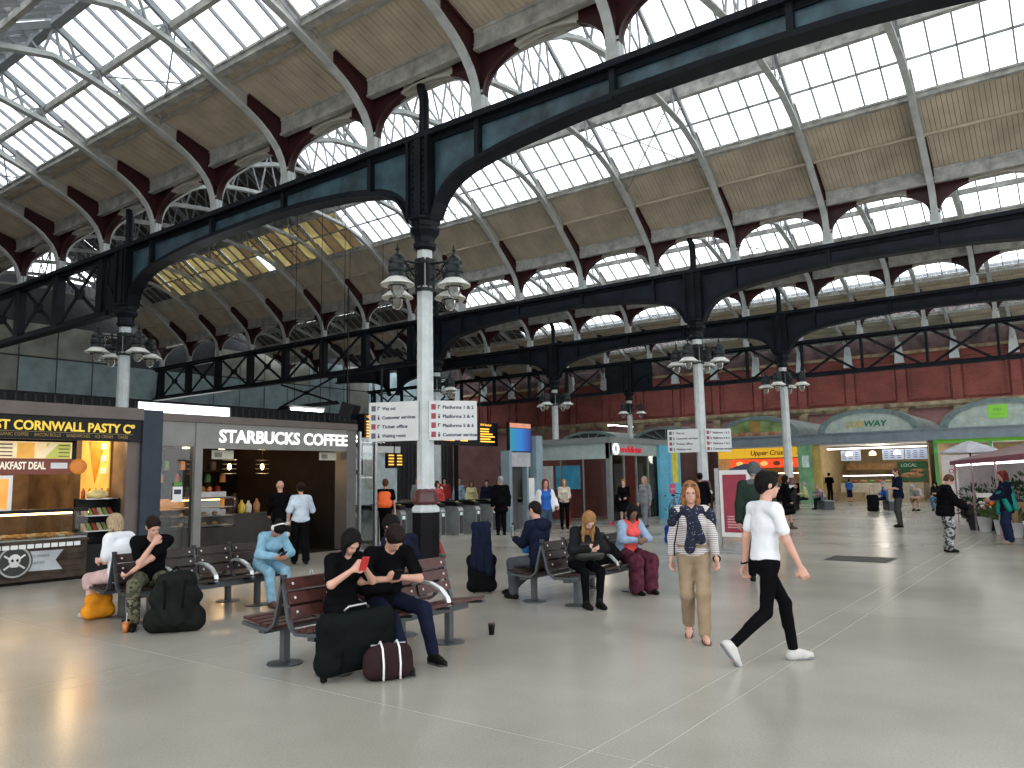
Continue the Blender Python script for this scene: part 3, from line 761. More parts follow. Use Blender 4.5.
MB().ball((.01, 2.12, .15), (.03, .17, .15), 12, 8).obj('bun_picture', mat('bun_orange', (.5, .16, .02), .5, emit=.4), dl, True)
text('lettering', 'BREAKFAST DEAL', .19, mat('cream_print', (.8, .72, .58), .5, 0, 0, emit=.4), dl, (.004, .55, .10), RX, .002, fit=.98, bold=.006)
MB().box(.0, .008, 1.62, 1.92, .11, .22).obj('white_patch', M_WHT, dl)
pp = thing('lit_poster', 'small bright advert screen at the far left of the pasty shop', 'poster', (FX-.1, 5.35, 1.30))
MB().box(-.03, 0, 0, .62, 0, .66).obj('frame', M_WHT, pp)
MB().box(0, .006, .04, .55, .06, .60).obj('picture', mat('sunset_print', (.75, .25, .04), .5, 0, .35, 3, emit=.6, col2=(.7, .5, .1)), pp)
yp = thing('hanging_pasty_banner', 'tall glowing yellow banner with pasty pictures inside the pasty shop', 'banner', (FX-.75, 8.02, 1.2))
MB().box(-1.2, 0, -.03, 0, 0, 1.6).obj('banner_sheet', mat('yellow_banner', (.85, .50, .10), .6, 0, .2, 2, emit=.5), yp)
MB().prism([(-.9, 1.5), (-.2, 1.45), (-.55, .6)], 'y', -.045, -.03).obj('pasty_picture', mat('orange_print', (.75, .25, .02), .6, 0, .3, 6, emit=.4), yp)
for k in range(3): MB().box(-.3, -.08, -.05, -.03, .8+k*.25, .92+k*.25).obj('print_block', mat('cream_print', (.8, .72, .58)), yp)
br = thing('drinks_shelf', 'black chiller shelf with sandwiches beside the pasty counter', 'shelf', (FX-.62, 7.32, 0))
MB().box(-.1, .5, 0, .72, 0, .62).box(-.1, -.05, 0, .72, .62, 1.5).box(-.1, .02, -.0, .05, .62, 1.5).box(-.1, .3, .67, .72, .62, 1.5).obj('cabinet', M_BLK, br)
for z in (.85, 1.15, 1.48): MB().box(-.05, .32, .04, .68, z, z+.02).obj('shelf_board', M_STEEL, br)
for z in (.87, 1.17):
    for k in range(6):
        tag(MB().prism([(0, 0), (.16, 0), (0, .14)], 'y', 0, .07).obj('sandwich_pack', mat(('pack_cream', 'pack_green', 'pack_red')[k % 3], ((.6, .5, .3), (.25, .35, .1), (.4, .08, .06))[k % 3], .5), None, False, (FX-.55, 7.39+k*.1, z+.001)), '%s sandwich wedge, %s on the %s chiller shelf' % (('cream', 'green', 'red')[k % 3], ('first', 'first', 'first', 'second', 'second', 'second')[k]+' of its colour', 'lower' if z < 1 else 'upper'), 'sandwich', 'sandwich packs on the chiller')
for k in range(5):
    tag(MB().lathe([(.035, 0), (.04, .01), (.04, .13), (.02, .17), (.014, .2)], 10).obj('drink_bottle', mat(('pack_red', 'juice_orange', 'pack_green')[k % 3], (.6, .2, .03), .3), None, True, (FX-.56, 7.42+k*.12, 1.501)), 'small drink bottle on the chiller, %s from the left' % ('first', 'second', 'third', 'fourth', 'fifth')[k], 'bottle', 'bottles on the chiller')
tag(MB().ball((0, 0, .08), (.14, .22, .1), 12, 8).obj('crisp_pile', mat('pale_yellow_bag', (.66, .55, .22), .5, 0, .2, 10), None, True, (FX-.35, 7.6, 1.50)), 'pale yellow bag of salad on top of the black chiller shelf', 'bag')
ov = thing('oven', 'tall steel oven on the back wall of the pasty shop', 'oven', (-20.0, 4.8, 0))
MB().box(-.25, .45, 0, 1.1, 0, 1.9).obj('body', M_STEEL, ov); MB().box(.45, .47, .1, 1.0, .9, 1.7).obj('door', M_BLK, ov); MB().tube([(.5, .15, 1.75), (.5, .95, 1.75)], .02).obj('handle', M_STEEL, ov)
sk2 = thing('paper_sack', 'brown paper sack with printed disc behind the pasty counter', 'sack', (-17.2, 6.0, 0))
MB().prism([(-.22, 0), (.22, 0), (.2, 1.6), (.05, 1.72), (-.15, 1.7), (-.22, 1.6)], 'x', -.15, .15).obj('sack_body', mat('brown_paper', (.48, .25, .10), .7, 0, .2, 6), sk2)
MB().lathe([(.09, 0), (.09, .01)], 14).obj('printed_disc', M_BLK, sk2).rotation_euler = (0, PI/2, 0)
sk2.children[1].location = (.15, 0, 1.35)
def point(name, loc, col, watts, r=.1):
    l = bpy.data.lights.new(name, 'POINT'); l.color = col; l.energy = watts; l.shadow_soft_size = r
    o = bpy.data.objects.new(name, l); COL.objects.link(o); o.location = loc; return o
def downlight(label, x, y, z, watts=30, col=(1, .72, .42), grp=None):
    d = MB().lathe([(.09, 0), (.09, -.03), (.06, -.035)], 14).obj('downlight', [emat('downlight_glow', (1, .8, .55), 9)], None, True, (x, y, z))
    tag(d, label, 'ceiling light', grp)
    p = point('downlight_lamp', (x, y, z-.12), col, watts, .08); p.parent = d; p.location = (0, 0, -.12)
for k, (x, y) in enumerate(((-16.6, 4.6), (-16.6, 6.2), (-16.6, 7.5), (-18.6, 5.2), (-18.6, 7.2))):
    downlight('%s of the small warm downlights in the pasty shop ceiling' % ORDN[k], x, y, 2.95, 42, (1, .66, .32), 'pasty shop downlights')

# ---------------------------------------------------------------- coffee shop
M_GREYM = mat('grey_metal_fascia', (.19, .19, .175), .4, .2, .06)
M_GREYD = mat('dark_grey_frame', (.11, .105, .10), .4, .2, .06)
M_LETW = mat('white_lit_letters', (.95, .95, .95), .5, 0, 0, emit=.7)
cs = thing('coffee_shop', 'coffee kiosk with grey fascia, white lettering and dark warm interior', 'shop', (FX, 8.66, 0))
CUR = cs
P(MB().box(-21, FX+.10, 8.66, 14.04, 3.08, 3.24), 'roof_cap', M_TAUPE)
P(MB().box(FX-.12, FX+.04, 9.60, 13.78, 2.52, 3.08), 'fascia', M_GREYM)
P(MB().box(FX-.12, FX+.02, 8.66, 9.45, 2.56, 3.08), 'side_fascia', M_GREYM)
P(MB().box(FX-.15, FX+.05, 9.45, 9.62, 0, 3.08), 'jamb_pillar', M_GREYM)
P(MB().box(FX-.4, FX+.05, 13.72, 14.04, 0, 3.08), 'end_pillar', M_GREYD)
P(MB().box(FX-.06, FX-.05, 8.66, 9.45, .05, 2.56), 'window_glass', M_CLEAR)
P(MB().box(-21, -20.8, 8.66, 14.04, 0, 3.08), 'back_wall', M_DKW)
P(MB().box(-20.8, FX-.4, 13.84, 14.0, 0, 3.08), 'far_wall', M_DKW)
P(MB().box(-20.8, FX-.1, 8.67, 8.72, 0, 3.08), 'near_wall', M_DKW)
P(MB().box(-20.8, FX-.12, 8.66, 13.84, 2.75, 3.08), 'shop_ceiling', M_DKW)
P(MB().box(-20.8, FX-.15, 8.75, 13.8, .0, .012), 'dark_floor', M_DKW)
text('lettering', 'STARBUCKS COFFEE', .40, M_LETW, cs, (.045, 1.35, 2.665), RX, .02, fit=3.72, bold=.009)
cc = thing('coffee_counter', 'dark coffee bar counter inside the coffee kiosk', 'counter', (-17.6, 9.6, 0))
MB().box(-.4, .35, .3, 4.1, 0, .95).obj('counter_body', mat('espresso_wood', (.035, .022, .016), .4, 0, .2, 5), cc)
MB().box(-.45, .4, .25, 4.15, .95, 1.0).obj('counter_top', mat('dark_counter_top', (.05, .04, .035), .25), cc)
dc = thing('pastry_case', 'lit glass pastry case at the coffee kiosk entrance', 'display case', (-16.6, 9.65, 0))
MB().box(-.3, .3, 0, 1.3, 0, .75).obj('case_base', mat('espresso_wood', (.035, .022, .016)), dc)
for z in (.78, 1.0, 1.2): MB().box(-.28, .28, .03, 1.27, z, z+.02).obj('glass_shelf', M_STEEL, dc)
MB().box(.29, .3, 0, 1.3, .75, 1.4).obj('front_glass', M_CLEAR, dc); MB().box(-.3, .3, 0, 1.3, 1.4, 1.44).obj('case_top', M_GREYD, dc)
MB().box(-.27, -.24, .05, 1.25, 1.36, 1.39).obj('case_lamp', emat('case_glow', (1, .55, .2), 8), dc)
for k in range(8):
    tag(MB().ball((0, 0, .04), (.06, .07, .045), 10, 6).obj('muffin', M_PASTRY if k % 2 else M_PASTRY2, None, True, (-16.6, 9.78+(k % 4)*.28, (.802 if k < 4 else 1.022))), 'brown bun, %s from the left on the %s pastry case shelf' % (ORDN[k % 4], 'lower' if k < 4 else 'middle'), 'bun', 'buns in the pastry case')
em = thing('espresso_machine', 'steel espresso machine on the dark coffee counter', 'coffee machine', (-17.6, 10.6, 1.0))
MB().box(-.25, .25, 0, .8, 0, .12).box(-.25, -.02, 0, .8, .12, .42).box(-.25, .25, 0, .8, .42, .55).obj('body', M_STEEL, em)
for k in (.2, .55): MB().tube([(.1, k, .42), (.1, k, .34)], .035).tube([(.1, k, .36), (.3, k, .35)], .014).obj('brew_group', M_BLK, em)
for k, (yy, hh, nm, mm) in enumerate(((11.75, .5, 'syrup_bottle', M_PANEY), (11.95, .32, 'fruit_jar', mat('lemon_yellow', (.75, .6, .05), .4)), (12.15, .3, 'cup_stack', mat('paper_cup_white', (.7, .68, .62), .5)), (12.4, .35, 'cup_stack', mat('paper_cup_brown', (.4, .2, .08), .5)))):
    tag(MB().lathe([(.07, 0), (.08, .02), (.085, hh*.6), (.03, hh*.85), (.03, hh)], 14).obj(nm, mm, None, True, (-17.5, yy, 1.001)), ('tall pale bottle', 'yellow jar', 'white stack of paper cups', 'brown stack of paper cups')[k]+' on the coffee counter', nm.replace('_', ' '))
# back-bar shelves with warm glow
bb = thing('back_bar', 'warm lit back shelving of the coffee kiosk', 'shelving', (-20.7, 9.2, 0))
MB().box(0, .08, 0, 4.3, 1.0, 1.35).obj('glow_panel', mat('amber_back_panel', (.55, .22, .04), .6, 0, .3, 5, emit=.8), bb)
for z in (1.0, 1.4, 1.75, 2.1): MB().box(0, .35, 0, 4.4, z, z+.04).obj('shelf_board', M_DKW, bb)
MB().box(0, .3, 0, 4.4, 0, 1.0).obj('cupboard', M_DKW, bb)
for k in range(26):
    z = (1.44, 1.79, 2.14)[k % 3]
    tag(MB().box(-.06, .06, -.06, .06, 0, .2).prism([(-.06, .2), (.06, .2), (.02, .25), (-.02, .25)], 'y', -.05, .05).obj('coffee_bag', mat(('bag_red', 'bag_kraft', 'bag_green', 'bag_black')[k % 4], ((.35, .05, .03), (.4, .22, .1), (.05, .15, .08), (.05, .04, .04))[k % 4], .6, emit=.05), None, False, (-20.52, 9.35+k*.16, z+.001)), '%s coffee bag on the %s back shelf, %s of its colour from the left' % (('red', 'kraft brown', 'green', 'black')[k % 4], ('lower', 'middle', 'upper')[k % 3], ORDN[k//12]), 'coffee bag', 'coffee bags on the back shelves')
for k, (y0, c) in enumerate(((9.3, (.8, .2, .05)), (9.9, (.7, .12, .1)))):
    tag(MB().box(0, .02, 0, .5, 0, .45).box(.02, .026, .05, .45, .05, .2).obj('shop_poster', mat('glow_poster%d' % k, c, .5, 0, .35, 4, emit=.7), None, False, (-20.34, y0, 1.9)), ('orange', 'red')[k]+' glowing poster on the coffee kiosk back wall', 'poster')
for k, y0 in enumerate((10.05, 13.1)):
    hs = thing('hanging_notice', ('left', 'right')[k]+' cream notice hanging under the coffee fascia', 'sign', (FX-.3, y0, 2.30))
    MB().box(0, .02, 0, .55, 0, .2).obj('board', mat('cream_notice', (.5, .48, .38), .6, emit=.1), hs)
    MB().box(.02, .024, .06, .25, .04, .15).obj('print', mat('grey_print', (.2, .2, .18)), hs)
    for q in (.08, .47): MB().tube([(.01, q, .2), (.01, q, .46)], .005, 5).obj('wire', M_BLK, hs)
nt_ = thing('card_notice', 'white notice with green top on the coffee kiosk window', 'notice', (FX-.04, 9.0, 1.38))
MB().box(0, .01, 0, .22, 0, .32).obj('sheet', M_WHT, nt_); MB().box(0, .01, .02, .2, .34, .42).obj('green_tab', mat('leaf_green', (.08, .30, .05), .5), nt_); MB().box(.01, .014, .03, .19, .16, .26).obj('print', M_TXT, nt_)
for k in range(3):
    pl = thing('pendant_lamp', ('first', 'second', 'third')[k]+' wire drum pendant lamp in the coffee kiosk counted from the left', 'lamp', (-18.0, 10.9+k*1.0, 2.0))
    MB().tube([(0, 0, .35), (0, 0, .75)], .008, 5).obj('cord', M_BLK, pl)
    for z in (0, .12, .24, .35): MB().lathe([(.17, z), (.175, z+.012), (.165, z+.012)], 18, cap=False).obj('hoop', M_STEEL, pl)
    MB().lathe([(.02, .1), (.05, .18), (.02, .26)], 10).obj('bulb', emat('bulb_glow', (1, .6, .25), 20), pl, True)
    point('pendant_light', (0, 0, 0), (1, .6, .28), 14, .05).parent = pl; pl.children[-1].location = (0, 0, .04)
for k in range(5): downlight('tiny coffee kiosk ceiling downlight, %s from the left' % ORDN[k], -16.3, 9.1+k*1.1, 2.75, 2.5, (1, .75, .5), 'coffee kiosk downlights')
for k in range(4): downlight('warm back bar spot of the coffee kiosk, %s from the left' % ORDN[k], -19.9, 9.6+k*1.1, 2.75, 16, (1, .6, .25), 'coffee back bar spots')
# ---------------------------------------------------------------- far row of shops under barrel canopies
FY = 48.0
M_BEAM = mat('blue_grey_steel_beam', (.20, .25, .28), .4, .2, .08)
M_ARCHG = mat('green_grey_arch_frame', (.17, .24, .23), .45, .1, .15)
M_TYMP = mat('pale_green_tympanum', (.42, .50, .45), .5, 0, .12)
M_BARREL = mat('frosted_barrel_glass', (.34, .42, .40), .35, 0, .15, 1)
M_TUBE = emat('white_tube_light', (1, .97, .92), 5)
bm_ = tag(thing('trim_6', loc=(0, FY, 0)), kind='structure')
MB().box(-31.5, 9, -.12, .25, 3.50, 4.02).obj('front_beam', M_BEAM, bm_)
MB().box(-31.5, 9, -.2, .3, 3.44, 3.52).box(-31.5, 9, -.2, .3, 4.0, 4.06).obj('beam_edges', M_BEAM, bm_)
def canopy(xc, hw, hz, label, front=True, depth=9.6):
    c = thing('barrel_canopy', label, 'canopy', (xc, FY, 4.06), group='barrel canopies along the brick wall')
    n = 20; cu = [(-hw*math.cos(PI*k/n), hz*math.sin(PI*k/n)) for k in range(n+1)]
    inn = [(p[0]*.86, p[1]*.84) for p in cu]
    MB().strip(inn, cu, 'y', -.1, .12).obj('arch_frame', M_ARCHG, c)
    for k in range(1, n, 2):
        MB().ball((cu[k][0]*.93, -.11, cu[k][1]*.92), .05, 6, 4).obj('bolt', M_BEAM, c)
    vs = MB(); o2 = [(p[0]*1.0, p[1]*1.0+.02) for p in cu]; o1 = [(p[0]*.98, p[1]*.98) for p in cu]
    if front:
        MB().prism(inn, 'y', -.02, .02).obj('tympanum', M_TYMP, c)
    else:
        fn = MB()
        for k in range(1, 8): a = PI*k/8; fn.bar((0, 0, 0), (-hw*.85*math.cos(a), 0, hz*.83*math.sin(a)), .05, .05)
        fn.obj('fan_bars', M_ARCHG, c); MB().prism(inn, 'y', .04, .06).obj('fan_glass', mat('dark_fan_glass', (.05, .06, .06), .2), c)
    for q in range(5):
        y0 = .14+q*depth/5
        MB().strip(o1, o2, 'y', y0, y0+depth/5-.06).obj('barrel_sheet', M_BARREL, c, 'auto')
    return c
canopy(-16.6, 2.55, 1.28, 'barrel canopy with food picture tympanum over the yellow sandwich shop')
canopy(-10.2, 2.75, 1.32, 'barrel canopy with pale tympanum over the lit counter shop')
canopy(-3.6, 2.9, 1.45, 'barrel canopy with lime green square at the right edge')
canopy(-22.8, 2.6, .95, 'plain barrel canopy right of the farthest column', False)
canopy(-28.8, 2.6, .95, 'plain barrel canopy left of the farthest column', False)
# tympanum marks
tm = tag(thing('shop_logo', 'green and yellow shop lettering on the pale arch', 'sign', (-10.2, FY-.03, 4.35)))
text('lettering_left', 'SUB', .48, mat('dull_yellow_letters', (.55, .42, .10), .5, 0, 0), tm, (-1.15, 0, 0), RY, .01, fit=.95, bold=.012, shear=.15)
text('lettering_right', 'WAY', .48, mat('dark_green_letters', (.02, .16, .07), .5, 0, 0), tm, (-.15, 0, 0), RY, .01, fit=1.25, bold=.012, shear=.15)
lg = thing('lime_square_sign', 'lime green square logo on the right barrel arch', 'sign', (-3.75, FY-.03, 4.45))
MB().box(-.45, .45, -.02, 0, 0, .72).obj('square', mat('lime_green', (.22, .55, .05), .5, 0, .05, emit=.15), lg)
text('lettering', 'M&S', .2, mat('dark_lime', (.1, .32, .03), .5, 0, 0), lg, (-.2, -.021, .4), RY, .002); text('lettering', 'simply food', .11, MATS['dark_lime'], lg, (-.26, -.021, .2), RY, .002)
pt = thing('food_picture', 'food and round bread picture on the left green arch', 'sign', (-16.6, FY-.03, 4.06))
MB().prism([(-2.1*math.cos(PI*k/16), .05+1.0*math.sin(PI*k/16)) for k in range(17)], 'y', -.01, 0).obj('green_field', mat('leafy_green_print', (.20, .30, .10), .6, 0, .4, 1.5), pt)
MB().lathe([(.36, 0), (.36, .02)], 20).obj('round_badge', mat('brown_gold_badge', (.35, .20, .05), .5), pt).rotation_euler = (PI/2, 0, 0); pt.children[-1].location = (-.1, 0, .62)
for k in range(9): MB().ball((-1.9+k*.47, -.01, .16), (.26, .015, .13), 10, 6).obj('bread_picture', mat('crusty_brown%d' % (k % 2), ((.35, .12, .08), (.45, .25, .15))[k % 2], .6), pt)

M_YSH = mat('bright_yellow_fascia', (.85, .50, .03), .5, 0, .06, emit=.55)
M_GREENP = mat('lime_pillar', (.20, .42, .22), .4, 0, .2, 2)
def far_shop(label, x0, x1, back=56.5):
    s = thing('food_shop', label, 'shop', (x0, FY, 0)); w = x1-x0
    MB().box(0, w, back-FY, back-FY+.1, 0, 3.4).obj('back_wall', M_CREAMW, s)
    for x in (0, w-.08): MB().box(x, x+.08, .4, back-FY, 0, 3.4).obj('side_wall', M_CREAMW, s)
    MB().box(0, w, .1, back-FY, 3.36, 3.44).obj('shop_ceiling', M_WHT, s)
    return s
uc = far_shop('yellow fascia sandwich shop under the left green arch', -19.4, -14.1)
MB().box(.1, 5.2, .35, .5, 2.75, 3.36).obj('fascia', M_YSH, uc)
text('lettering', 'Upper Crust', .42, mat('brown_script', (.30, .12, .02), .5, 0, 0), uc, (2.2, .34, 2.92), RY, .01, fit=2.2, bold=.01, shear=.25)
MB().box(.4, 4.9, 1.6, 1.65, 2.15, 2.7).obj('menu_screen', mat('red_menu', (.75, .06, .02), .5, 0, .3, 2, emit=1.2), uc)
for k in range(5): MB().ball((1.0+k*.8, 1.58, 2.42), (.24, .02, .15), 10, 6).obj('food_picture', mat('menu_food%d' % (k % 2), ((.9, .75, .25), (.1, .04, .02))[k % 2], .5, emit=.5), uc)
MB().box(.3, 5.0, 1.5, 2.1, 0, 1.15).obj('counter', M_DKW, uc)
for z in (1.3, 1.6): MB().box(.3, 5.0, 1.5, 2.0, z, z+.03).obj('display_shelf', M_STEEL, uc)
MB().box(.4, 4.9, 1.56, 1.6, 1.75, 1.8).obj('display_tube', emat('warm_tube', (1, .8, .5), 6), uc)
for k in range(16): tag(MB().lathe([(.06, -.2), (.075, 0), (.06, .2)], 8).obj('baguette', M_PASTRY, None, True, (-18.9+k*.28, FY+1.75, 1.41 if k % 2 else 1.71)), 'filled baguette, %s from the left in the yellow shop display' % ORDN[k], 'baguette', 'baguettes in the yellow shop'); 
for o in [o for o in COL.objects if o.name.startswith('baguette')]: o.rotation_euler = (PI/2, 0, .3)
point('sandwich_shop_light', (-16.8, FY+3.2, 3.0), (1, .75, .4), 70, .4)
sb = far_shop('bright counter shop with white menu screens under the middle arch', -13.4, -7.2)
MB().box(.6, 6.0, 1.2, 1.25, 3.12, 3.2).obj('tube_light', M_TUBE, sb)
MB().box(0, .5, .0, .35, 0, 3.4).obj('yellow_pillar', mat('yellow_tile_pillar', (.5, .36, .10), .5), sb)
M_SCR = mat('pale_menu_screen', (.40, .46, .60), .4, 0, .05, emit=.45)
for k, (a, b) in enumerate(((1.3, 2.4), (3.6, 4.75), (4.8, 5.95))):
    MB().box(a, b, 1.5, 1.56, 2.45, 3.05).obj('menu_screen', M_SCR, sb)
    ln = MB()
    for r in range(4):
        for q in range(3): ln.box(a+.1+q*.34, a+.3+q*.34, 1.49, 1.5, 2.55+r*.12, 2.58+r*.12)
    ln.obj('menu_lines', M_TXT, sb)
for k in range(3):
    MB().lathe([(.2, 0), (.19, .16), (.1, .24), (.02, .27)], 14, (1.9+k*1.3, .9, 2.72)).obj('pendant_shade', emat('cream_pendant', (1, .85, .5), 3), sb, True)
MB().box(.5, 5.2, 6.0, 6.4, 1.9, 2.3).obj('wood_canopy', mat('orange_wood', (.42, .22, .08), .5, 0, .2, 4), sb)
MB().box(.8, 5.4, 3.0, 3.7, 0, 1.1).obj('counter', mat('pale_counter_front', (.60, .56, .46), .4), sb)
MB().box(.3, 2.3, 2.5, 3.0, 0, .55).obj('low_step', mat('tan_step', (.40, .30, .18), .5), sb)
MB().box(.8, 5.4, 3.05, 3.1, 1.1, 1.5).obj('sneeze_guard', M_CLEAR, sb)
MB().box(.9, 5.0, 3.3, 3.34, 1.52, 1.57).obj('counter_tube', M_TUBE, sb)
MB().box(.5, 5.6, 7.2, 7.6, 0, 1.0).obj('back_counter', M_STEEL, sb)
for k in range(9): tag(MB().ball((0, 0, .09), (.22, .18, .1), 10, 6).obj('salad_tray', mat(('salad_green', 'salad_red', 'bread_tan')[k % 3], ((.15, .25, .05), (.4, .08, .04), (.5, .33, .15))[k % 3], .6), None, True, (-12.3+k*.47, FY+3.4, 1.101)), 'heap of filling, %s from the left in the bright counter' % ORDN[k], 'salad', 'fillings in the counter')
pb = thing('product_poster', 'dark green sandwich poster at the right of the bright counter shop', 'poster', (-8.9, FY+.6, 1.2))
MB().box(0, 1.5, 0, .05, 0, 1.1).obj('panel', mat('dark_green_panel', (.02, .10, .03), .5), pb)
MB().ball((.75, -.02, .35), (.6, .03, .16), 14, 8).ball((1.05, -.02, .6), (.4, .03, .1), 14, 8).obj('sandwich_picture', mat('sub_print', (.42, .2, .08), .5, 0, .4, 8), pb)
text('lettering', 'LOCAL', .26, mat('pale_mint', (.6, .8, .6), .5, 0, 0), pb, (.2, -.012, .82), RY, .002)
point('counter_shop_light', (-10.2, FY+2.5, 2.9), (1, .92, .78), 90, .5)
gp = tag(MB().box(-.45, .35, 0, .5, 0, 3.42).box(-.5, .4, -.03, 0, 2.9, 3.0).obj('green_pillar', M_GREENP, None, False, (-13.7, FY-.2, 0)), 'green panelled pillar between the yellow and the bright shops', 'pillar')
MB().box(-.2, .2, -.04, -.03, 2.1, 2.8).obj('poster', mat('pale_mint_poster', (.5, .62, .58), .5, 0, .2, 4, emit=.15), gp)
ms = far_shop('green framed shop behind the flower stall at right', -6.9, 3.5)
MB().box(0, 10.4, .05, .15, 3.25, 3.45).obj('green_edge', mat('bright_green_edge', (.12, .40, .03), .5, 0, .05, emit=.2), ms)
for x in (0, 2.6, 5.2): MB().box(x, x+.18, .0, .15, 0, 3.3).obj('green_post', mat('post_green', (.10, .36, .10), .5), ms)
for a in (.3, 2.9): MB().box(a, a+2.2, .12, .16, .2, 2.6).obj('window_poster', mat('pinkish_poster', (.55, .50, .48), .5, 0, .1, emit=.15), ms)
for q, (tt, xx, zz, sz) in enumerate((('offers', .6, 1.6, .55), ('ready', 3.2, 1.75, .5), ('now', 3.4, 1.2, .5))): text('window_lettering', tt, sz, mat('pink_script', (.50, .05, .14), .5, 0, 0), ms, (xx, .11, zz), RY, .004)
MB().box(1.9, 2.5, .8, .9, 2.9, 2.98).obj('tube_light', M_TUBE, ms)
point('green_shop_light', (-3.5, FY+3, 3.0), (1, .95, .85), 120, .4)

# ---------------------------------------------------------------- phone shop kiosk
VX0, VX1, VY0, VY1 = -18.6, -14.3, 25.3, 30.7
M_KFR = mat('grey_kiosk_frame', (.20, .22, .215), .4, .2, .08)
M_KFA = mat('pale_mint_fascia', (.33, .40, .38), .35, 0, .1)
vk = thing('phone_kiosk', 'glass walled phone shop kiosk with pale fascia and red lettering', 'kiosk', (VX1, VY0, 0)); CUR = vk
P(MB().box(VX0, VX1+.1, VY0-.1, VY1, 3.0, 3.22), 'roof_edge', M_KFR)
P(MB().box(VX0, VX1, VY0-.02, VY0+.1, 2.42, 3.0), 'fascia_left', M_KFA)
P(MB().box(VX1-.1, VX1+.02, VY0, VY1, 2.55, 3.0), 'fascia_right', M_KFA)
P(MB().box(VX0, VX1-.2, VY1-.2, VY1-.1, 0, 3.0), 'back_wall', mat('maroon_inner_wall', (.16, .03, .025), .6, 0, .15))
P(MB().box(VX0, VX0+.1, VY0, VY1-.2, 0, 3.0), 'inner_wall', mat('maroon_inner_wall', (.16, .03, .025)))
P(MB().box(VX0, VX1-.1, VY0+.1, VY1-.2, 2.95, 3.0), 'kiosk_ceiling', M_KFR)
for q in range(4):
    x = VX0+.1+q*1.02
    P(MB().box(x, x+.98, VY0+.03, VY0+.045, .12, 2.42), 'glass_panel', M_CLEAR)
    P(MB().box(x+.97, x+1.02, VY0+.01, VY0+.07, 0, 2.42), 'mullion', M_KFR)
for q in range(4):
    y = VY0+.15+q*1.0
    if q != 1: P(MB().box(VX1-.05, VX1-.035, y, y+.95, .12, 2.55), 'glass_panel', M_CLEAR)
    P(MB().box(VX1-.07, VX1-.0, y+.95, y+1.0, 0, 2.55), 'mullion', M_KFR)
P(MB().box(VX1-.16, VX1+.02, VY0-.02, VY0+.15, 0, 3.0), 'corner_post', M_KFR)
P(MB().box(VX0, VX1+.03, VY0-.05, VY0+.1, 0, .12).box(VX1-.1, VX1+.03, VY0, VY1, 0, .12), 'plinth', M_KFR)
P(MB().box(VX1-1.2, VX1-.3, VY0+1.5, VY0+1.55, 2.85, 2.92).box(VX1-.6, VX1-.5, VY0+.5, VY1-1, 2.85, 2.9), 'tube_lights', M_TUBE)
text('lettering', 'vodafone', .36, mat('bright_red_letters', (.70, .015, .05), .4, 0, 0, emit=.3), vk, (.03, .75, 2.66), RX, .03, fit=1.75, bold=.002)
rg2 = MB().lathe([(.22, 0), (.22, .05), (.14, .05), (.14, 0)], 24, cap=False).obj('ring_logo', [M_LETW], vk, True); rg2.rotation_euler = (0, PI/2, 0); rg2.location = (.02, .42, 2.78)
MB().lathe([(.13, 0), (.13, .03)], 20).obj('ring_core', mat('bright_red_letters', (.75, .02, .06)), vk).rotation_euler = (0, PI/2, 0); vk.children[-1].location = (.02, .42, 2.78)
for k, (xx, c, wd) in enumerate(((-17.6, (.72, .76, .74), .55), (-16.9, (.05, .35, .55), 1.1))):
    P(MB().box(xx, xx+wd, VY0+.3, VY0+.34, 1.3, 2.2), 'window_poster', mat('kiosk_poster%d' % k, c, .5, 0, .2, 2, emit=.2))
point('kiosk_light', (-16.2, 28, 2.6), (1, .85, .7), 45, .3)
ad = thing('blue_advert_panel', 'tall light blue advert panel with yellow block beside the phone shop', 'advert', (VX1+.12, 29.2, 0))
MB().box(-.12, 0, 0, 2.0, 0, 3.0).obj('panel', mat('sky_blue_print', (.10, .42, .60), .5, 0, .12, 1.5), ad)
MB().box(0, .01, 1.15, 1.75, 1.45, 2.95).obj('yellow_block', mat('mustard_print', (.60, .52, .04), .5), ad)
MB().box(0, .012, .85, 1.4, 1.0, 1.4).obj('pink_block', mat('pink_print', (.65, .06, .16), .5), ad)
text('lettering', 'be in it', .16, M_WHT, ad, (.013, .9, 1.15), RX, .002)
tx = text('lettering', 'RIDE WITH US', .22, mat('mid_blue_print', (.03, .15, .45), .5, 0, 0), ad, (.004, .95, 1.4), (PI/2, -PI/2, PI/2), .002)
for k in range(14): MB().ball((.004, .3+random.random()*1.4, .3+random.random()*.7), (.004, .05+.1*random.random(), .03), 8, 5).obj('print_mark', mat('navy_marks', (.02, .05, .12), .5), ad)
# bicycle in front of the advert
bk = thing('bicycle', 'dark bicycle with red frame parked by the blue advert panel', 'bicycle', (VX1+.55, 29.3, 0))
M_TYRE = mat('rubber', (.015, .015, .015), .7)
for yy in (0, 1.0):
    wh = MB().tube([(0, yy+.33*math.cos(t), .35+.33*math.sin(t)) for t in [k*PI/10 for k in range(21)]], .02, 6).obj('wheel', M_TYRE, bk)
    sp = MB()
    for k in range(8): sp.tube([(0, yy, .35), (0, yy+.32*math.cos(k*PI/4), .35+.32*math.sin(k*PI/4))], .004, 4)
    sp.obj('spokes', M_STEEL, wh)
fr_ = MB()
for a, b in (((0, 0, .35), (0, .2, .85)), ((0, .2, .85), (0, .8, .88)), ((0, .8, .88), (0, 1.0, .35)), ((0, .2, .85), (0, .42, .33)), ((0, .42, .33), (0, .8, .85)), ((0, 0, .35), (0, .42, .33))): fr_.tube([a, b], .02, 6)
fr_.obj('frame', mat('bike_red', (.28, .03, .04), .3), bk)
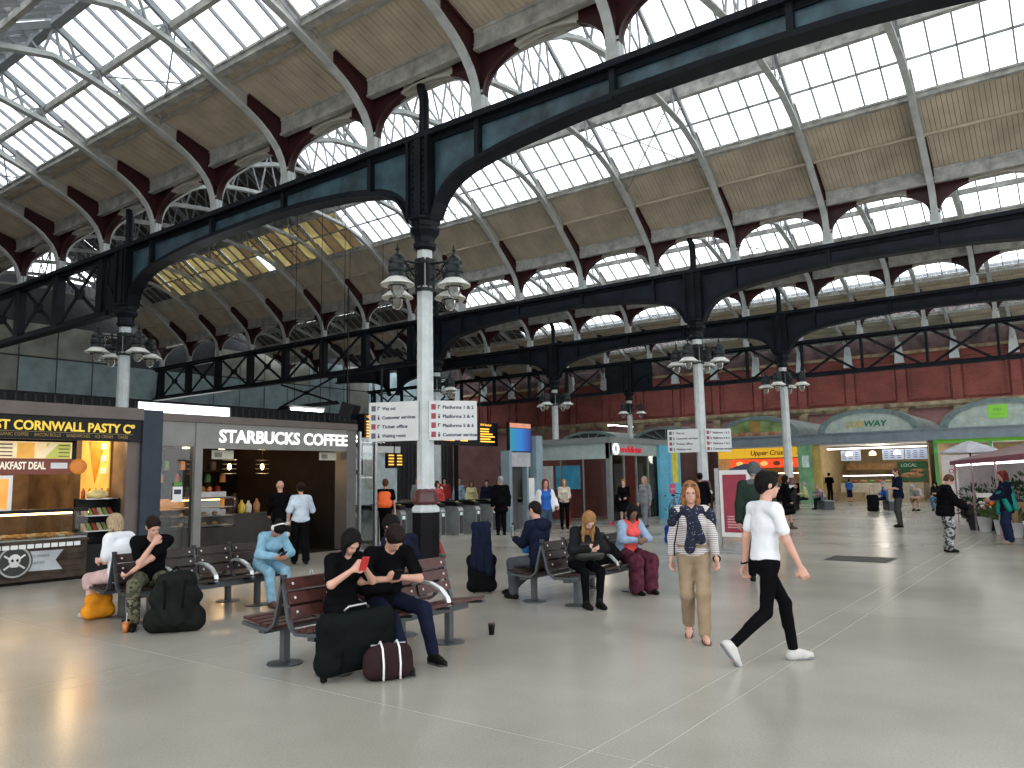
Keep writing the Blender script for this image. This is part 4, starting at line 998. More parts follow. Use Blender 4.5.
MB().tube([(-.25, .75, 1.02), (0, .82, 1.0), (.25, .75, 1.02)], .015, 6).tube([(0, .82, 1.0), (0, .8, .86)], .015, 6).obj('handlebar', M_BLK, bk)
MB().ball((0, .16, .95), (.08, .14, .04)).tube([(0, .17, .93), (0, .2, .85)], .014, 6).obj('saddle', M_BLK, bk)

# ---------------------------------------------------------------- ticket gates, boards beyond
M_GATE = mat('gate_steel', (.46, .47, .47), .3, .6, .1, 6)
gate0 = None
GATE_Y = [14.75+.86*k for k in range(11)]
for k, yy in enumerate(GATE_Y):
    if gate0 is None:
        g = thing('ticket_gate', '', 'ticket gate')
        MB().prism([(-1.5, 0.0), (0, 0.0), (0, .78), (-.12, .95), (-1.38, .95), (-1.5, .78)], 'y', -.11, .11).obj('cabinet', M_GATE, g)
        MB().prism([(-1.48, .95), (-.03, .90), (-.05, 1.0), (-.3, 1.06), (-1.2, 1.06), (-1.45, 1.0)], 'y', -.13, .13).obj('reader_top', M_BLK, g)
        MB().box(-.02, .004, -.09, .09, .05, .75).obj('end_plate', mat('black_gate_face', (.05, .05, .055), .3), g)
        MB().box(.004, .01, -.06, .06, .62, .72).obj('arrow_light', mat('pale_display', (.6, .7, .68), .5, emit=.3), g)
        MB().lathe([(.05, 0), (.05, .02)], 12, (-.18, 0, 1.04)).obj('card_pad', mat('pad_yellow', (.7, .6, .1), .5), g)
        for s in (-1, 1): MB().box(-.85, -.65, s*.11 if s > 0 else -.32, .32 if s > 0 else -.11, .25, .98).obj('paddle', glassmat('paddle_glass', (.75, .85, .88), .8, .05), g)
        gate0 = g
    else: g = copy_tree(gate0)
    g.location = (-16.2, yy, 0)
    ords = ['first', 'second', 'third', 'fourth', 'fifth', 'sixth', 'seventh', 'eighth', 'ninth', 'tenth', 'eleventh']
    tag(g, 'steel ticket gate, %s in the row from the coffee kiosk' % ords[k], 'ticket gate', 'row of ticket gates')
M_AMBER = mat('amber_display_text', (.95, .45, .05), .5, 0, 0, emit=1.6)
db = thing('departure_board', 'wide black departure board with amber text above the gates', 'display', (-16.5, 15.2, 2.86))
MB().box(-.3, 0, 0, 6.2, 0, .80).obj('case', M_BLK, db)
for c_ in range(6):
    MB().box(.0, .006, c_*1.03+.02, c_*1.03+.03, .03, .77).obj('divider', M_GREYD, db)
    for r in range(7):
        wd = random.uniform(.35, .8) if r else .9
        if r: MB().box(.0, .008, c_*1.03+.08, c_*1.03+.08+wd, .64-r*.085, .68-r*.085).obj('text_row', M_AMBER, db)
    text('header_text', ('10:32 London', '10:34 Hove', '10:39 Lewes', '10:45 Ore', '10:49 Bedford', '10:54 Seaford')[c_], .11, M_AMBER, db, (.002, c_*1.03+.07, .68), RX, .002)
for q in (.8, 5.4): MB().tube([(-.15, q, .8), (-.15, q, 2.2)], .03, 6).obj('hanger', M_BLK, db)
sm_ = thing('small_monitor', 'small hanging monitor with amber rows left of the near column', 'monitor', (-18.45, 18.0, 2.15))
MB().box(-.1, 0, 0, .75, 0, .5).obj('case', M_BLK, sm_)
for r in range(4):
    for a, b in ((.06, .3), (.45, .68)): MB().box(0, .006, a, b, .1+r*.1, .14+r*.1).obj('text_row', M_AMBER, sm_)
MB().tube([(-.05, .37, .5), (-.05, .37, 1.3)], .02, 6).obj('hanger', M_BLK, sm_)
tv = thing('advert_screen', 'blue advert screen with orange header by the gate end', 'screen', (-16.0, 21.4, 2.66))
MB().box(-.12, 0, 0, 1.3, 0, 1.02).obj('case', M_BLK, tv); 
def screen_mat():
    m = bpy.data.materials.new('blue_screen_picture'); m.use_nodes = True; nt = m.node_tree; N = nt.nodes; L = nt.links; b = N['Principled BSDF']
    tc = N.new('ShaderNodeTexCoord'); gd = N.new('ShaderNodeTexGradient'); r = N.new('ShaderNodeValToRGB'); mp = N.new('ShaderNodeMapping'); mp.inputs['Rotation'].default_value = (0, 0, PI/2)
    L.new(tc.outputs['Generated'], mp.inputs[0]); L.new(mp.outputs[0], gd.inputs[0]); mp.inputs['Rotation'].default_value = (0, 0, -PI/2); L.new(gd.outputs[0], r.inputs[0])
    r.color_ramp.elements[0].color = (.02, .22, .30, 1); r.color_ramp.elements[1].color = (.02, .03, .18, 1); e = r.color_ramp.elements.new(.5); e.color = (.02, .16, .48, 1)
    L.new(r.outputs[0], b.inputs['Base Color']); L.new(r.outputs[0], b.inputs['Emission Color']); b.inputs['Emission Strength'].default_value = .5
    return m
MB().box(0, .006, .03, 1.27, .03, .82).obj('picture', screen_mat(), tv); MB().box(0, .006, .03, 1.27, .84, 1.0).obj('header', mat('salmon_header', (.75, .30, .18), .5, emit=.3), tv)
gs = thing('gate_end_cabin', 'blue-grey framed cabin at the far end of the ticket gates', 'cabin', (-16.0, 21.3, 0))
M_BGR = mat('blue_grey_paint', (.22, .30, .34), .45, 0, .08)
MB().box(-.3, .05, 0, .16, 0, 2.7).obj('post', M_BGR, gs); MB().box(-.35, .1, 1.55, 1.95, 0, 3.25).obj('post', M_BGR, gs); MB().box(-.2, 0, 1.1, 1.2, 0, 2.2).obj('post', M_BGR, gs)
MB().box(-.4, .02, .12, 1.3, 2.15, 2.64).obj('header_box', mat('pale_lilac_grey', (.42, .42, .45), .5), gs)
MB().box(-.5, -.4, .16, 1.55, 0, 2.15).obj('dark_door', M_GREYD, gs)
MB().box(-.05, .0, 1.2, 1.55, .9, 1.75).obj('notice', M_WHT, gs)
gg = thing('gate_gantry', 'slim dark steel gantry carrying the sign and monitor behind the gates', 'gantry', (-18.5, 15.6, 0))
MB().box(-.06, .06, 0, 6.0, 3.45, 3.6).obj('beam', M_BLK, gg)
for yy in (.05, 5.9): MB().box(-.06, .06, yy-.05, yy+.05, 0, 3.45).obj('post', M_BLK, gg)
# hoardings with posters beyond the gates
hd = thing('poster_hoarding', 'pale hoarding with red and yellow posters beyond the ticket gates', 'hoarding', (-30, 21.5, 0))
MB().box(-.1, 0, 0, 8.5, 0, 3.2).obj('hoarding_board', mat('pale_blue_board', (.52, .60, .62), .5), hd); MB().box(-.3, .15, -.1, 8.6, 3.2, 3.55).obj('canopy_edge', M_WHT, hd)
for k, (a, c) in enumerate(((1.2, (.42, .60, .60)), (2.5, (.32, .04, .08)), (3.5, (.32, .04, .08)), (4.6, (.45, .40, .05)), (6.2, (.5, .5, .45)))):
    MB().box(0, .02, a, a+.85, 1.3, 2.9).box(.02, .025, a+.1, a+.7, 1.5+.3*(k % 2), 1.9).obj('poster', mat('hoarding_poster%d' % k, c, .5, 0, .15, 2), hd)
gsn = thing('gate_sign', 'small white sign reading Gate beside the coffee kiosk end', 'sign', (-18.4, 15.7, 2.1))
MB().box(-.12, 0, -.1, 1.2, -.15, .78).obj('case', M_BLK, gsn); MB().box(0, .02, 0, 1.1, 0, .7).obj('panel', M_SIGN, gsn); text('lettering', 'Gate', .22, M_TXT, gsn, (.022, .5, .38), RX, .002); MB().box(.02, .026, .1, .4, .05, .3).box(.02, .026, .6, .8, .05, .3).obj('number_box', M_REDBOX, gsn)
MB().tube([(-.05, .5, .78), (-.05, .5, 1.36)], .025, 6).obj('hanger', M_BLK, gsn)
ep = thing('glass_end_screen', 'glass and steel screen post at the end of the coffee kiosk', 'screen', (-15.5, 14.15, 0))
MB().box(-.03, .0, 0, .5, .2, 2.9).obj('glass_panel', M_CLEAR, ep); MB().box(-.06, .03, .5, .58, 0, 3.05).box(-.06, .03, -.06, 0, 0, 3.05).obj('post', M_STEEL, ep)
# tannoy box and strip light hung above
cb = thing('loudspeaker', 'black angled loudspeaker hung above the coffee kiosk end', 'loudspeaker', (-17.0, 15.0, 3.55))
MB().box(-.2, .2, -.2, .25, 0, .42).obj('cabinet', M_BLK, cb).rotation_euler = (0, .3, .4); MB().tube([(0, 0, .4), (0, 0, 3.8)], .02, 6).obj('hanger', M_BLK, cb)
for k, (x, y, z, ln, a, lab) in enumerate(((RIB0-3*DX, 18.6, 4.45, 1.5, PI/2, 'bright strip light behind the coffee kiosk roof'), (RIB0-3*DX, 21.4, 3.52, 2.6, PI/2, 'bright strip light left of the near column sign'), (RIB0-4*DX, 24.6, 3.58, 2.6, PI/2, 'long strip light behind the near column'))):
    s = thing('strip_light', lab, 'strip light', (x, y, z), a)
    MB().box(-ln/2, ln/2, -.1, .1, 0, .08).obj('tray', M_WHT, s); MB().box(-ln/2+.05, ln/2-.05, -.07, .07, -.07, 0).obj('tube', emat('cool_tube', (.9, .97, 1), 12), s)
    for q in (-.4*ln, .4*ln):
        sd = min(y+q-GY[1], GY[2]-y-q); zz = [za+(zb-za)*(sd-a_)/(b_-a_) for (a_, za), (b_, zb) in zip(ARCH_BIG, ARCH_BIG[1:]) if a_ <= sd <= b_][0]
        MB().tube([(q, 0, .08), (q, 0, zz-z+.03)], .012, 5).obj('hanger', M_BLK, s)

# ---------------------------------------------------------------- advert stand, flower stall
fsg = thing('folding_sign', 'red folding floor sign standing behind the near column base', 'floor sign', (-12.15, 13.05, 0), YAW)
for sd in (-1, 1):
    o = MB().box(-.02, .02, -.3, .3, 0, 1.02).obj('panel', mat('red_sign_board', (.32, .02, .02), .5), fsg); o.location = (sd*.42, 0, 0); o.rotation_euler = (0, -sd*.38, 0)
MB().tube([(0, -.3, .95), (0, .3, .95)], .02, 6).obj('hinge', M_BLK, fsg)
av = thing('poster_stand', 'free-standing red poster frame on a grey base plate', 'poster stand', (-6.55, 17.3, 0), YAW+RAD(-38))
MB().box(-.5, .5, -.35, .35, 0, .04).prism([(-.35, .04), (.35, .04), (.12, .22), (-.12, .22)], 'y', -.2, .2).obj('base', mat('grey_plastic', (.33, .33, .32), .5), av)
for s in (-.42, .42): MB().box(s-.05, s+.05, -.05, .05, .04, 1.9).obj('upright', M_STEEL, av)
MB().box(-.36, .36, -.04, .04, .35, 1.85).obj('frame', M_WHT, av); MB().box(-.28, .28, -.05, -.04, .45, 1.75).obj('red_poster', mat('crimson_print', (.33, .03, .06), .5, 0, .1), av)
for k in range(5): MB().box(-.2, .2-.05*k, -.054, -.05, .55+k*.06, .58+k*.06).obj('print_line', mat('pale_pink_print', (.6, .35, .35), .5), av)
tn = thing('navy_parasol', 'low dark navy parasol top behind the poster stand', 'parasol', (-9.3, 25.6, 0))
MB().lathe([(.8, 1.78), (.78, 1.84), (.4, 2.0), (.05, 2.1)], 8).obj('canopy', mat('navy_canvas', (.02, .025, .05), .8), tn); MB().tube([(0, 0, .1), (0, 0, 2.05)], .03).obj('pole', M_STEEL, tn); MB().lathe([(.3, 0), (.3, .08), (.05, .12)], 14).obj('base', M_BLK, tn)
fs = thing('flower_stall', 'flower stall with brown awning and white strip lights at right', 'stall', (-3.9, 30.5, 0), math.atan2(-12.5, 3.0))
M_AWN = mat('brown_awning', (.20, .12, .11), .7, 0, .1)
# local x runs along the front edge towards the camera, local y to the back of the stall
a_ = MB(); a_.add([(0, 0, 2.0), (12.2, 0, 2.0), (12.2, 3.2, 2.8), (0, 3.2, 2.8), (0, 0, 2.07), (12.2, 0, 2.07), (12.2, 3.2, 2.87), (0, 3.2, 2.87)], [(0, 3, 2, 1), (4, 5, 6, 7), (0, 1, 5, 4), (1, 2, 6, 5), (2, 3, 7, 6), (3, 0, 4, 7)])
a_.obj('awning', M_AWN, fs); MB().box(0, 12.2, -.03, .01, 1.94, 2.07).obj('valance', mat('wine_valance', (.25, .06, .10), .7), fs)
for x, yq, zq in [(a, b, c) for a in (.06, 4.0, 8.0, 12.1) for b, c in ((.1, 2.0), (3.1, 2.75))]: MB().tube([(x, yq, 0), (x, yq, zq)], .03, 6).obj('frame_post', mat('pink_grey_post', (.35, .25, .27), .5), fs)
for q_ in range(4): MB().box(.3+q_*3, 2.9+q_*3, .12, .2, 1.9, 1.97).obj('strip_light', M_TUBE, fs)
MB().box(-.05, 0, .2, 3.1, .2, 2.0).obj('end_sheet', mat('white_pink_sheet', (.5, .46, .46), .6, 0, .1), fs)
MB().box(1, 12, 3.0, 3.05, .2, 2.5).obj('back_sheet', mat('white_pink_sheet', (.5, .46, .46)), fs)
up_ = thing('grey_parasol', 'pale grey parasol left of the flower stall awning', 'parasol', (-3.4, 31.5, 0))
MB().lathe([(1.0, 2.35), (.98, 2.4), (.5, 2.62), (.05, 2.78)], 8).obj('canopy', mat('pale_grey_canvas', (.42, .42, .45), .8), up_); MB().tube([(0, 0, .1), (0, 0, 2.75)], .03).obj('pole', M_BLK, up_); MB().lathe([(.3, 0), (.3, .08), (.05, .12)], 14).obj('base', M_BLK, up_)
M_LEAF = mat('dark_leaf', (.03, .07, .025), .5, 0, .4, 5); M_LEAF2 = mat('mid_leaf', (.08, .14, .04), .5, 0, .3, 5)
def bouquet(label, x, y, hb, rb, fc, nfl, hfol=.5, cone=None, z=0):
    f = thing('flower_bucket', label, 'flower bucket', (x, y, z), group='flower buckets at the stall')
    MB().lathe([(rb*.72, 0), (rb, hb), (rb*.93, hb), (rb*.7, .02)], 14).obj('bucket', mat('white_plastic_bucket', (.55, .56, .56), .4), f, 'auto')
    lv = MB(); st = MB()
    for k in range(46):
        a = random.uniform(0, 2*PI); e = random.uniform(.35, 1.45); L = random.uniform(.6, 1)*hfol
        d = Vector((math.cos(a)*math.cos(e), math.sin(a)*math.cos(e), math.sin(e))); p = Vector((d.x*rb*.4, d.y*rb*.4, hb*.9)); q = p+d*L
        st.tube([p, q], .006, 4); sd = d.cross(Vector((0, 0, 1))).normalized()*.045
        m_ = p+d*L*.7
        lv.add([p+d*L*.4, m_+sd+Vector((0, 0, .02)), q, m_-sd], [(0, 1, 2, 3)])
    tag(lv.obj('leaves', [M_LEAF2], f), kind='stuff'); tag(st.obj('stems', M_LEAF2, f), kind='stuff')
    for k in range(nfl):
        a = random.uniform(0, 2*PI); rr = random.uniform(0, 1)**.5*hfol*.6
        c = fc[k % len(fc)]
        MB().ball((rr*math.cos(a), rr*math.sin(a), hb+hfol*random.uniform(.75, 1.0)-rr*.3), (.06, .06, .045), 8, 5).obj('bloom', mat('bloom_%s' % c, dict(red=(.6, .04, .03), pink=(.7, .3, .35), white=(.75, .72, .68), yellow=(.75, .55, .08), orange=(.75, .25, .04), mauve=(.35, .15, .4))[c], .6), f, True)
    if cone: MB().lathe([(rb*.6, hb*.8), (rb*1.7, hb+hfol*.85), (rb*1.65, hb+hfol*.85)], 10, cap=False).obj('paper_wrap', mat('kraft_wrap', (.5, .33, .18), .7), f)
    return f
bl = [(-2.62, 26.3, .42, .2, ['white', 'pink'], 7, .42, 'pale posy in a white bucket at the near corner of the flower stall'),
 (-2.15, 25.2, .40, .16, ['red', 'orange'], 12, .6, 'red and orange bunch in a slim white bucket'),
 (-1.72, 24.3, .38, .17, ['pink', 'white', 'orange'], 10, .62, 'pink wrapped bunch in a white bucket beside the scarf woman'),
 (-1.95, 26.4, .34, .16, ['yellow', 'white'], 9, .5, 'yellow and white bunch behind the red one'),
 (-1.0, 25.6, .4, .18, ['mauve', 'white'], 10, .6, 'mauve bunch behind the scarf woman'),
 (-.75, 24.6, .4, .18, ['white', 'orange'], 9, .7, 'white and orange bunch at the right picture edge'),
 (-.5, 25.4, .5, .2, ['pink', 'red'], 10, .9, 'tall pink bunch at the right picture edge')]
for x, y, hb, rb, fc, n, hf, lab in bl: bouquet(lab, x, y, hb, rb, fc, n, hf, cone='wrapped' in lab)
def shrub(label, x, y, h, r, m, n=260, pot=.3):
    s = thing('potted_shrub', label, 'plant', (x, y, 0), group='potted shrubs at the stall')
    MB().lathe([(.14, 0), (.19, pot), (.17, pot)], 14).obj('pot', M_BLK, s, 'auto')
    MB().tube([(0, 0, pot), (0, 0, h*.8)], .02, 6).obj('stem', M_LEAF, s)
    lv = MB()
    for k in range(n):
        v = Vector((random.gauss(0, 1), random.gauss(0, 1), random.gauss(0, 1))).normalized()*random.uniform(.3, 1)**.5
        c = Vector((v.x*r, v.y*r, pot+(h-pot)*(.5+.5*v.z))); d = (v+Vector((0, 0, .4))).normalized(); sd = d.cross(Vector((random.random(), random.random(), 1))).normalized()
        L = random.uniform(.1, .2); lv.add([c, c+d*L*.5+sd*.035, c+d*L, c+d*L*.5-sd*.035], [(0, 1, 2, 3)])
    tag(lv.obj('leaves', m, s), kind='stuff')
for k, (x, y, h, r, m) in enumerate(((-3.1, 28.6, 1.3, .45, M_LEAF), (-2.5, 29.2, 1.5, .5, M_LEAF), (-2.0, 28.2, 1.45, .5, M_LEAF), (-1.4, 28.6, 1.9, .6, M_LEAF2), (-.8, 27.8, 2.0, .6, M_LEAF2), (-3.0, 27.4, .9, .4, M_LEAF), (-.3, 27.2, 1.8, .5, M_LEAF2))):
    shrub(('low dark shrub at the stall corner', 'dark bushy shrub under the awning', 'middle dark shrub behind the buckets', 'tall mid green shrub behind the scarf woman', 'tallest leafy shrub under the strip light', 'small dark shrub by the patterned trousers woman', 'leafy shrub at the right picture edge')[k], x, y, h, r, m)
tag(MB().box(-.45, .45, -.3, .3, .0, .45).box(-.5, .5, -.35, .35, .45, .5).obj('flower_table', M_BLK, None, False, (-2.6, 27.0, 0)), 'low black display table among the flower buckets', 'table')
# ---------------------------------------------------------------- benches
M_SLATR = mat('red_brown_bench_slat', (.075, .024, .020), .42, 0, .25, 8, spec=.35)
M_SLATD = mat('dark_brown_bench_slat', (.032, .017, .015), .45, 0, .25, 8, spec=.3)
M_BFR = mat('bench_grey_metal', (.075, .082, .088), .4, .4, .1)
M_ARM = mat('bench_silver_arm', (.62, .63, .63), .3, .7, .05)
M_BOLT = mat('bench_bolt', (.7, .7, .68), .3, .6, 0)
NS, SW = 4, .56
BL = NS*SW
def bench(label, x, y0, face, m):
    """one row; y0 = near end; face +1 looks to +X, -1 to -X"""
    b = thing('bench', label, 'bench', (x, y0, 0), group='wooden slat benches')
    f = face
    sl = MB().box(-.042, .042, .02, SW-.02, -.014, .014).mesh('seat_slat', m)
    bs = MB().box(-.014, .014, .02, SW-.02, -.052, .052).mesh('back_slat', m)
    bt = MB()
    for yy in (.09, SW-.09): bt.ball((.016, yy, 0), (.006, .014, .014), 8, 4)
    bt = bt.mesh('bolt', M_BOLT)
    for k in range(NS):
        for q in range(5):
            o = link('seat_slat', sl, b, (f*(.21-q*.095), k*SW, .455-.012*q)); o.rotation_euler = (0, f*-.08, 0)
        for q in range(3):
            o = link('back_slat', bs, b, (f*(-.255-q*.038), k*SW, .56+q*.125)); o.rotation_euler = (0, f*-.28 if f > 0 else .28, 0)
            o2 = link('bolt', bt, o); o2.scale = (f, 1, 1)
    # metal: rail, brackets, posts, bases, arms
    MB().box(-.05, .05, .05, BL-.05, .33, .41).obj('rail', M_BFR, b)
    for k in range(NS+1):
        yy = min(max(k*SW, .015), BL-.015)
        pts = [(.24, .43), (.0, .405), (-.16, .40), (-.22, .43), (-.255, .50), (-.36, .90)]
        lo = [(f*p[0], p[1]-.03) if i < 3 else (f*(p[0]-.03), p[1]) for i, p in enumerate(pts)]; hi = [(f*p[0], p[1]) for p in pts]
        MB().strip(lo, hi, 'x' if False else 'y', yy-.022, yy+.022).obj('bracket', M_BFR, b)
        if 0 < k < NS:
            ap = [(-.30, .63), (-.2, .665), (-.05, .655), (.1, .60), (.2, .51), (.22, .45)]
            MB().strip([(f*p[0], p[1]-.018) for p in ap], [(f*p[0], p[1]+.012) for p in ap], 'y', yy-.03, yy+.03).obj('arm', M_ARM, b)
    for yy in (.32, BL-.32):
        MB().box(-.035, .035, yy-.035, yy+.035, .02, .36).obj('post', M_BFR, b)
        MB().lathe([(.17, 0), (.17, .012), (.09, .022), (.02, .024)], 20, (0, yy, 0)).obj('base_plate', M_BFR, b, 'auto')
    return b
bench('red-brown bench where the couple sits with luggage', -5.75, 4.62, 1, M_SLATR)
bench('red-brown bench backing the couple, facing away', -6.47, 4.62, -1, M_SLATR)
bench('dark bench under the blonde woman and the woman in pink', -5.85, 9.0, 1, M_SLATD)
bench('dark bench under the man in navy facing left', -6.57, 9.0, -1, M_SLATD)
bench('dark brown bench under the woman in pale denim', -9.85, 5.1, 1, M_SLATD)
bench('dark brown bench with the white-shirted sitter, facing the pasty shop', -10.57, 5.1, -1, M_SLATD)
def far_bench(label, x, y, rot):
    b = thing('metal_bench', label, 'bench', (x, y, 0), rot, 'far metal benches')
    MB().box(-1.0, 1.0, -.22, .22, .40, .44).obj('seat', M_BGR, b); MB().box(-1.0, 1.0, -.28, -.24, .46, .85).obj('backrest', M_BGR, b)
    for x_ in (-.9, 0, .9): MB().box(x_-.03, x_+.03, -.24, .2, 0, .4).obj('leg', M_BFR, b)
far_bench('grey metal bench in front of the green pillar', -10.6, 39.6, RAD(-60))
far_bench('grey metal bench behind the standing man at right', -7.6, 39.6, RAD(-70))

# ---------------------------------------------------------------- signed-distance modelling (people, bags)
def nets(F, org, res):
    S = F < 0
    c = S[:-1, :-1, :-1].astype(np.int8)
    cnt = sum(S[i:S.shape[0]-1+i, j:S.shape[1]-1+j, k:S.shape[2]-1+k].astype(np.int8) for i in (0, 1) for j in (0, 1) for k in (0, 1))
    act = (cnt > 0) & (cnt < 8)
    idx = np.argwhere(act); n = len(idx)
    if n == 0: return np.zeros((0, 3)), np.zeros((0, 4), int)
    imap = np.full(act.shape, -1, np.int32); imap[tuple(idx.T)] = np.arange(n)
    cor = np.array([(i, j, k) for i in (0, 1) for j in (0, 1) for k in (0, 1)])
    V = np.stack([F[idx[:, 0]+a, idx[:, 1]+b, idx[:, 2]+d] for a, b, d in cor], 1)
    acc = np.zeros((n, 3)); num = np.zeros(n)
    for a in range(8):
        for ax, bit in ((0, 4), (1, 2), (2, 1)):
            if not a & bit:
                b = a | bit; va, vb = V[:, a], V[:, b]; m = (va < 0) != (vb < 0)
                t = np.where(m, va/np.where(m, va-vb, 1), 0)
                p = np.tile(cor[a].astype(float), (n, 1)); p[:, ax] += t
                acc += p*m[:, None]; num += m
    P = (idx+acc/num[:, None])*res+org
    quads = []
    for ax in range(3):
        u, v = [(1, 2), (2, 0), (0, 1)][ax]
        sl0 = [slice(None)]*3; sl1 = [slice(None)]*3; sl0[ax] = slice(0, -1); sl1[ax] = slice(1, None)
        for sl in (sl0, sl1): sl[u] = slice(1, -1); sl[v] = slice(1, -1)
        a, b = S[tuple(sl0)], S[tuple(sl1)]
        for flip, m in ((False, a & ~b), (True, ~a & b)):
            e = np.argwhere(m)
            if not len(e): continue
            e[:, u] += 1; e[:, v] += 1
            def cell(du, dv):
                q = e.copy(); q[:, u] += du; q[:, v] += dv; return imap[q[:, 0], q[:, 1], q[:, 2]]
            q = np.stack([cell(-1, -1), cell(0, -1), cell(0, 0), cell(-1, 0)], 1)
            quads.append(q[:, ::-1] if flip else q)
    Q = np.concatenate(quads); Q = Q[(Q >= 0).all(1)]
    return P, Q
def cap(a, b, r1, r2=None): return ('c', np.array(a, float), np.array(b, float), r1, r1 if r2 is None else r2)
def ell(c, r, R=None): return ('e', np.array(c, float), np.array(r, float), np.eye(3) if R is None else np.array(R, float))
def pbox(p):
    if p[0] == 'c':
        r = max(p[3], p[4]); return np.minimum(p[1], p[2])-r, np.maximum(p[1], p[2])+r
    e = np.sqrt(((p[3]*p[2][None, :])**2).sum(1)); return p[1]-e, p[1]+e
def pdist(p, X):
    if p[0] == 'c':
        ab = p[2]-p[1]; L = ab@ab+1e-9; d = X-p[1]; t = np.clip((d@ab)/L, 0, 1)
        return np.sqrt(((d-t[..., None]*ab)**2).sum(-1))-(p[3]+(p[4]-p[3])*t)
    q = (X-p[1])@p[3]; k0 = np.sqrt(((q/p[2])**2).sum(-1)); k1 = np.sqrt(((q/p[2]**2)**2).sum(-1))+1e-6
    return k0*(k0-1)/k1
def sdf_mesh(name, prims, res, m, k=.03, cut=(), sub=(), folds=0.0, grow=0.0, sub_k=.01):
    """smooth union of prims, minus sub prims, clipped by half-spaces cut=[(point, outward normal)]"""
    lo = np.min([pbox(p)[0] for p in prims], 0)-grow-3*res; hi = np.max([pbox(p)[1] for p in prims], 0)+grow+3*res
    sh = np.ceil((hi-lo)/res).astype(int)+1
    F = np.full(sh, 9.0, np.float32)
    ax = [(lo[i]+np.arange(sh[i])*res).astype(np.float32) for i in range(3)]
    def region(p, pad):
        a, b = pbox(p); i0 = np.clip(np.floor((a-pad-lo)/res).astype(int), 0, sh-1); i1 = np.clip(np.ceil((b+pad-lo)/res).astype(int)+1, 1, sh)
        s = tuple(slice(i0[i], i1[i]) for i in range(3))
        X = np.stack(np.meshgrid(*[ax[i][s[i]] for i in range(3)], indexing='ij'), -1); return s, X
    for p in prims:
        s, X = region(p, k+grow+2*res); d = pdist(p, X)-grow; a = F[s]
        h = np.maximum(k-np.abs(a-d), 0)/k; F[s] = np.minimum(a, d)-h*h*k*.25
    for p in sub:
        s, X = region(p, .03); d = -pdist(p, X); a = F[s]
        h = np.maximum(sub_k-np.abs(a-d), 0)/sub_k; F[s] = np.maximum(a, d)+h*h*sub_k*.25
    if folds > 0:
        X, Y, Z = np.meshgrid(*ax, indexing='ij', sparse=True)
        F = F+folds*(np.sin(31*X+17*Z+2*np.sin(13*Y))*np.sin(23*Z-19*Y+1.7*np.sin(11*X))).astype(np.float32)
    for c, nrm in cut:
        nrm = np.array(nrm, float); nrm = nrm/np.linalg.norm(nrm); X, Y, Z = np.meshgrid(*ax, indexing='ij', sparse=True)
        F = np.maximum(F, ((X-c[0])*nrm[0]+(Y-c[1])*nrm[1]+(Z-c[2])*nrm[2]).astype(np.float32))
    P, Q = nets(F, lo, res)
    me = bpy.data.meshes.new(name)
    nv, nf = len(P), len(Q)
    me.vertices.add(nv); me.vertices.foreach_set('co', P.astype(np.float32).ravel())
    me.loops.add(nf*4); me.loops.foreach_set('vertex_index', Q.astype(np.int32).ravel())
    me.polygons.add(nf); me.polygons.foreach_set('loop_start', np.arange(0, nf*4, 4, dtype=np.int32))
    me.polygons.foreach_set('use_smooth', np.ones(nf, bool))
    me.materials.append(m); me.update(calc_edges=True); me.validate()
    return me
def sdf_obj(name, prims, res, m, parent=None, **kw):
    loc = kw.pop('loc', None); return link(name, sdf_mesh(name, prims, res, m, **kw), parent, loc)
def V(*a): return np.array(a, float)
def unit(v): return v/(np.linalg.norm(v)+1e-9)
def rot_axis(axis, a):
    axis = unit(np.array(axis, float)); K = np.array([[0, -axis[2], axis[1]], [axis[2], 0, -axis[0]], [-axis[1], axis[0], 0]])
    return np.eye(3)+math.sin(a)*K+(1-math.cos(a))*K@K
def ik(root, tgt, l1, l2, hint):
    d = tgt-root; L = np.linalg.norm(d); Lm = min(L, (l1+l2)*.995); Lm = max(Lm, abs(l1-l2)+.02); dn = unit(d); tgt = root+dn*Lm
    a = (l1*l1-l2*l2+Lm*Lm)/(2*Lm); h = math.sqrt(max(0, l1*l1-a*a)); hv = unit(hint-dn*(hint@dn))
    return root+dn*a+hv*h, tgt

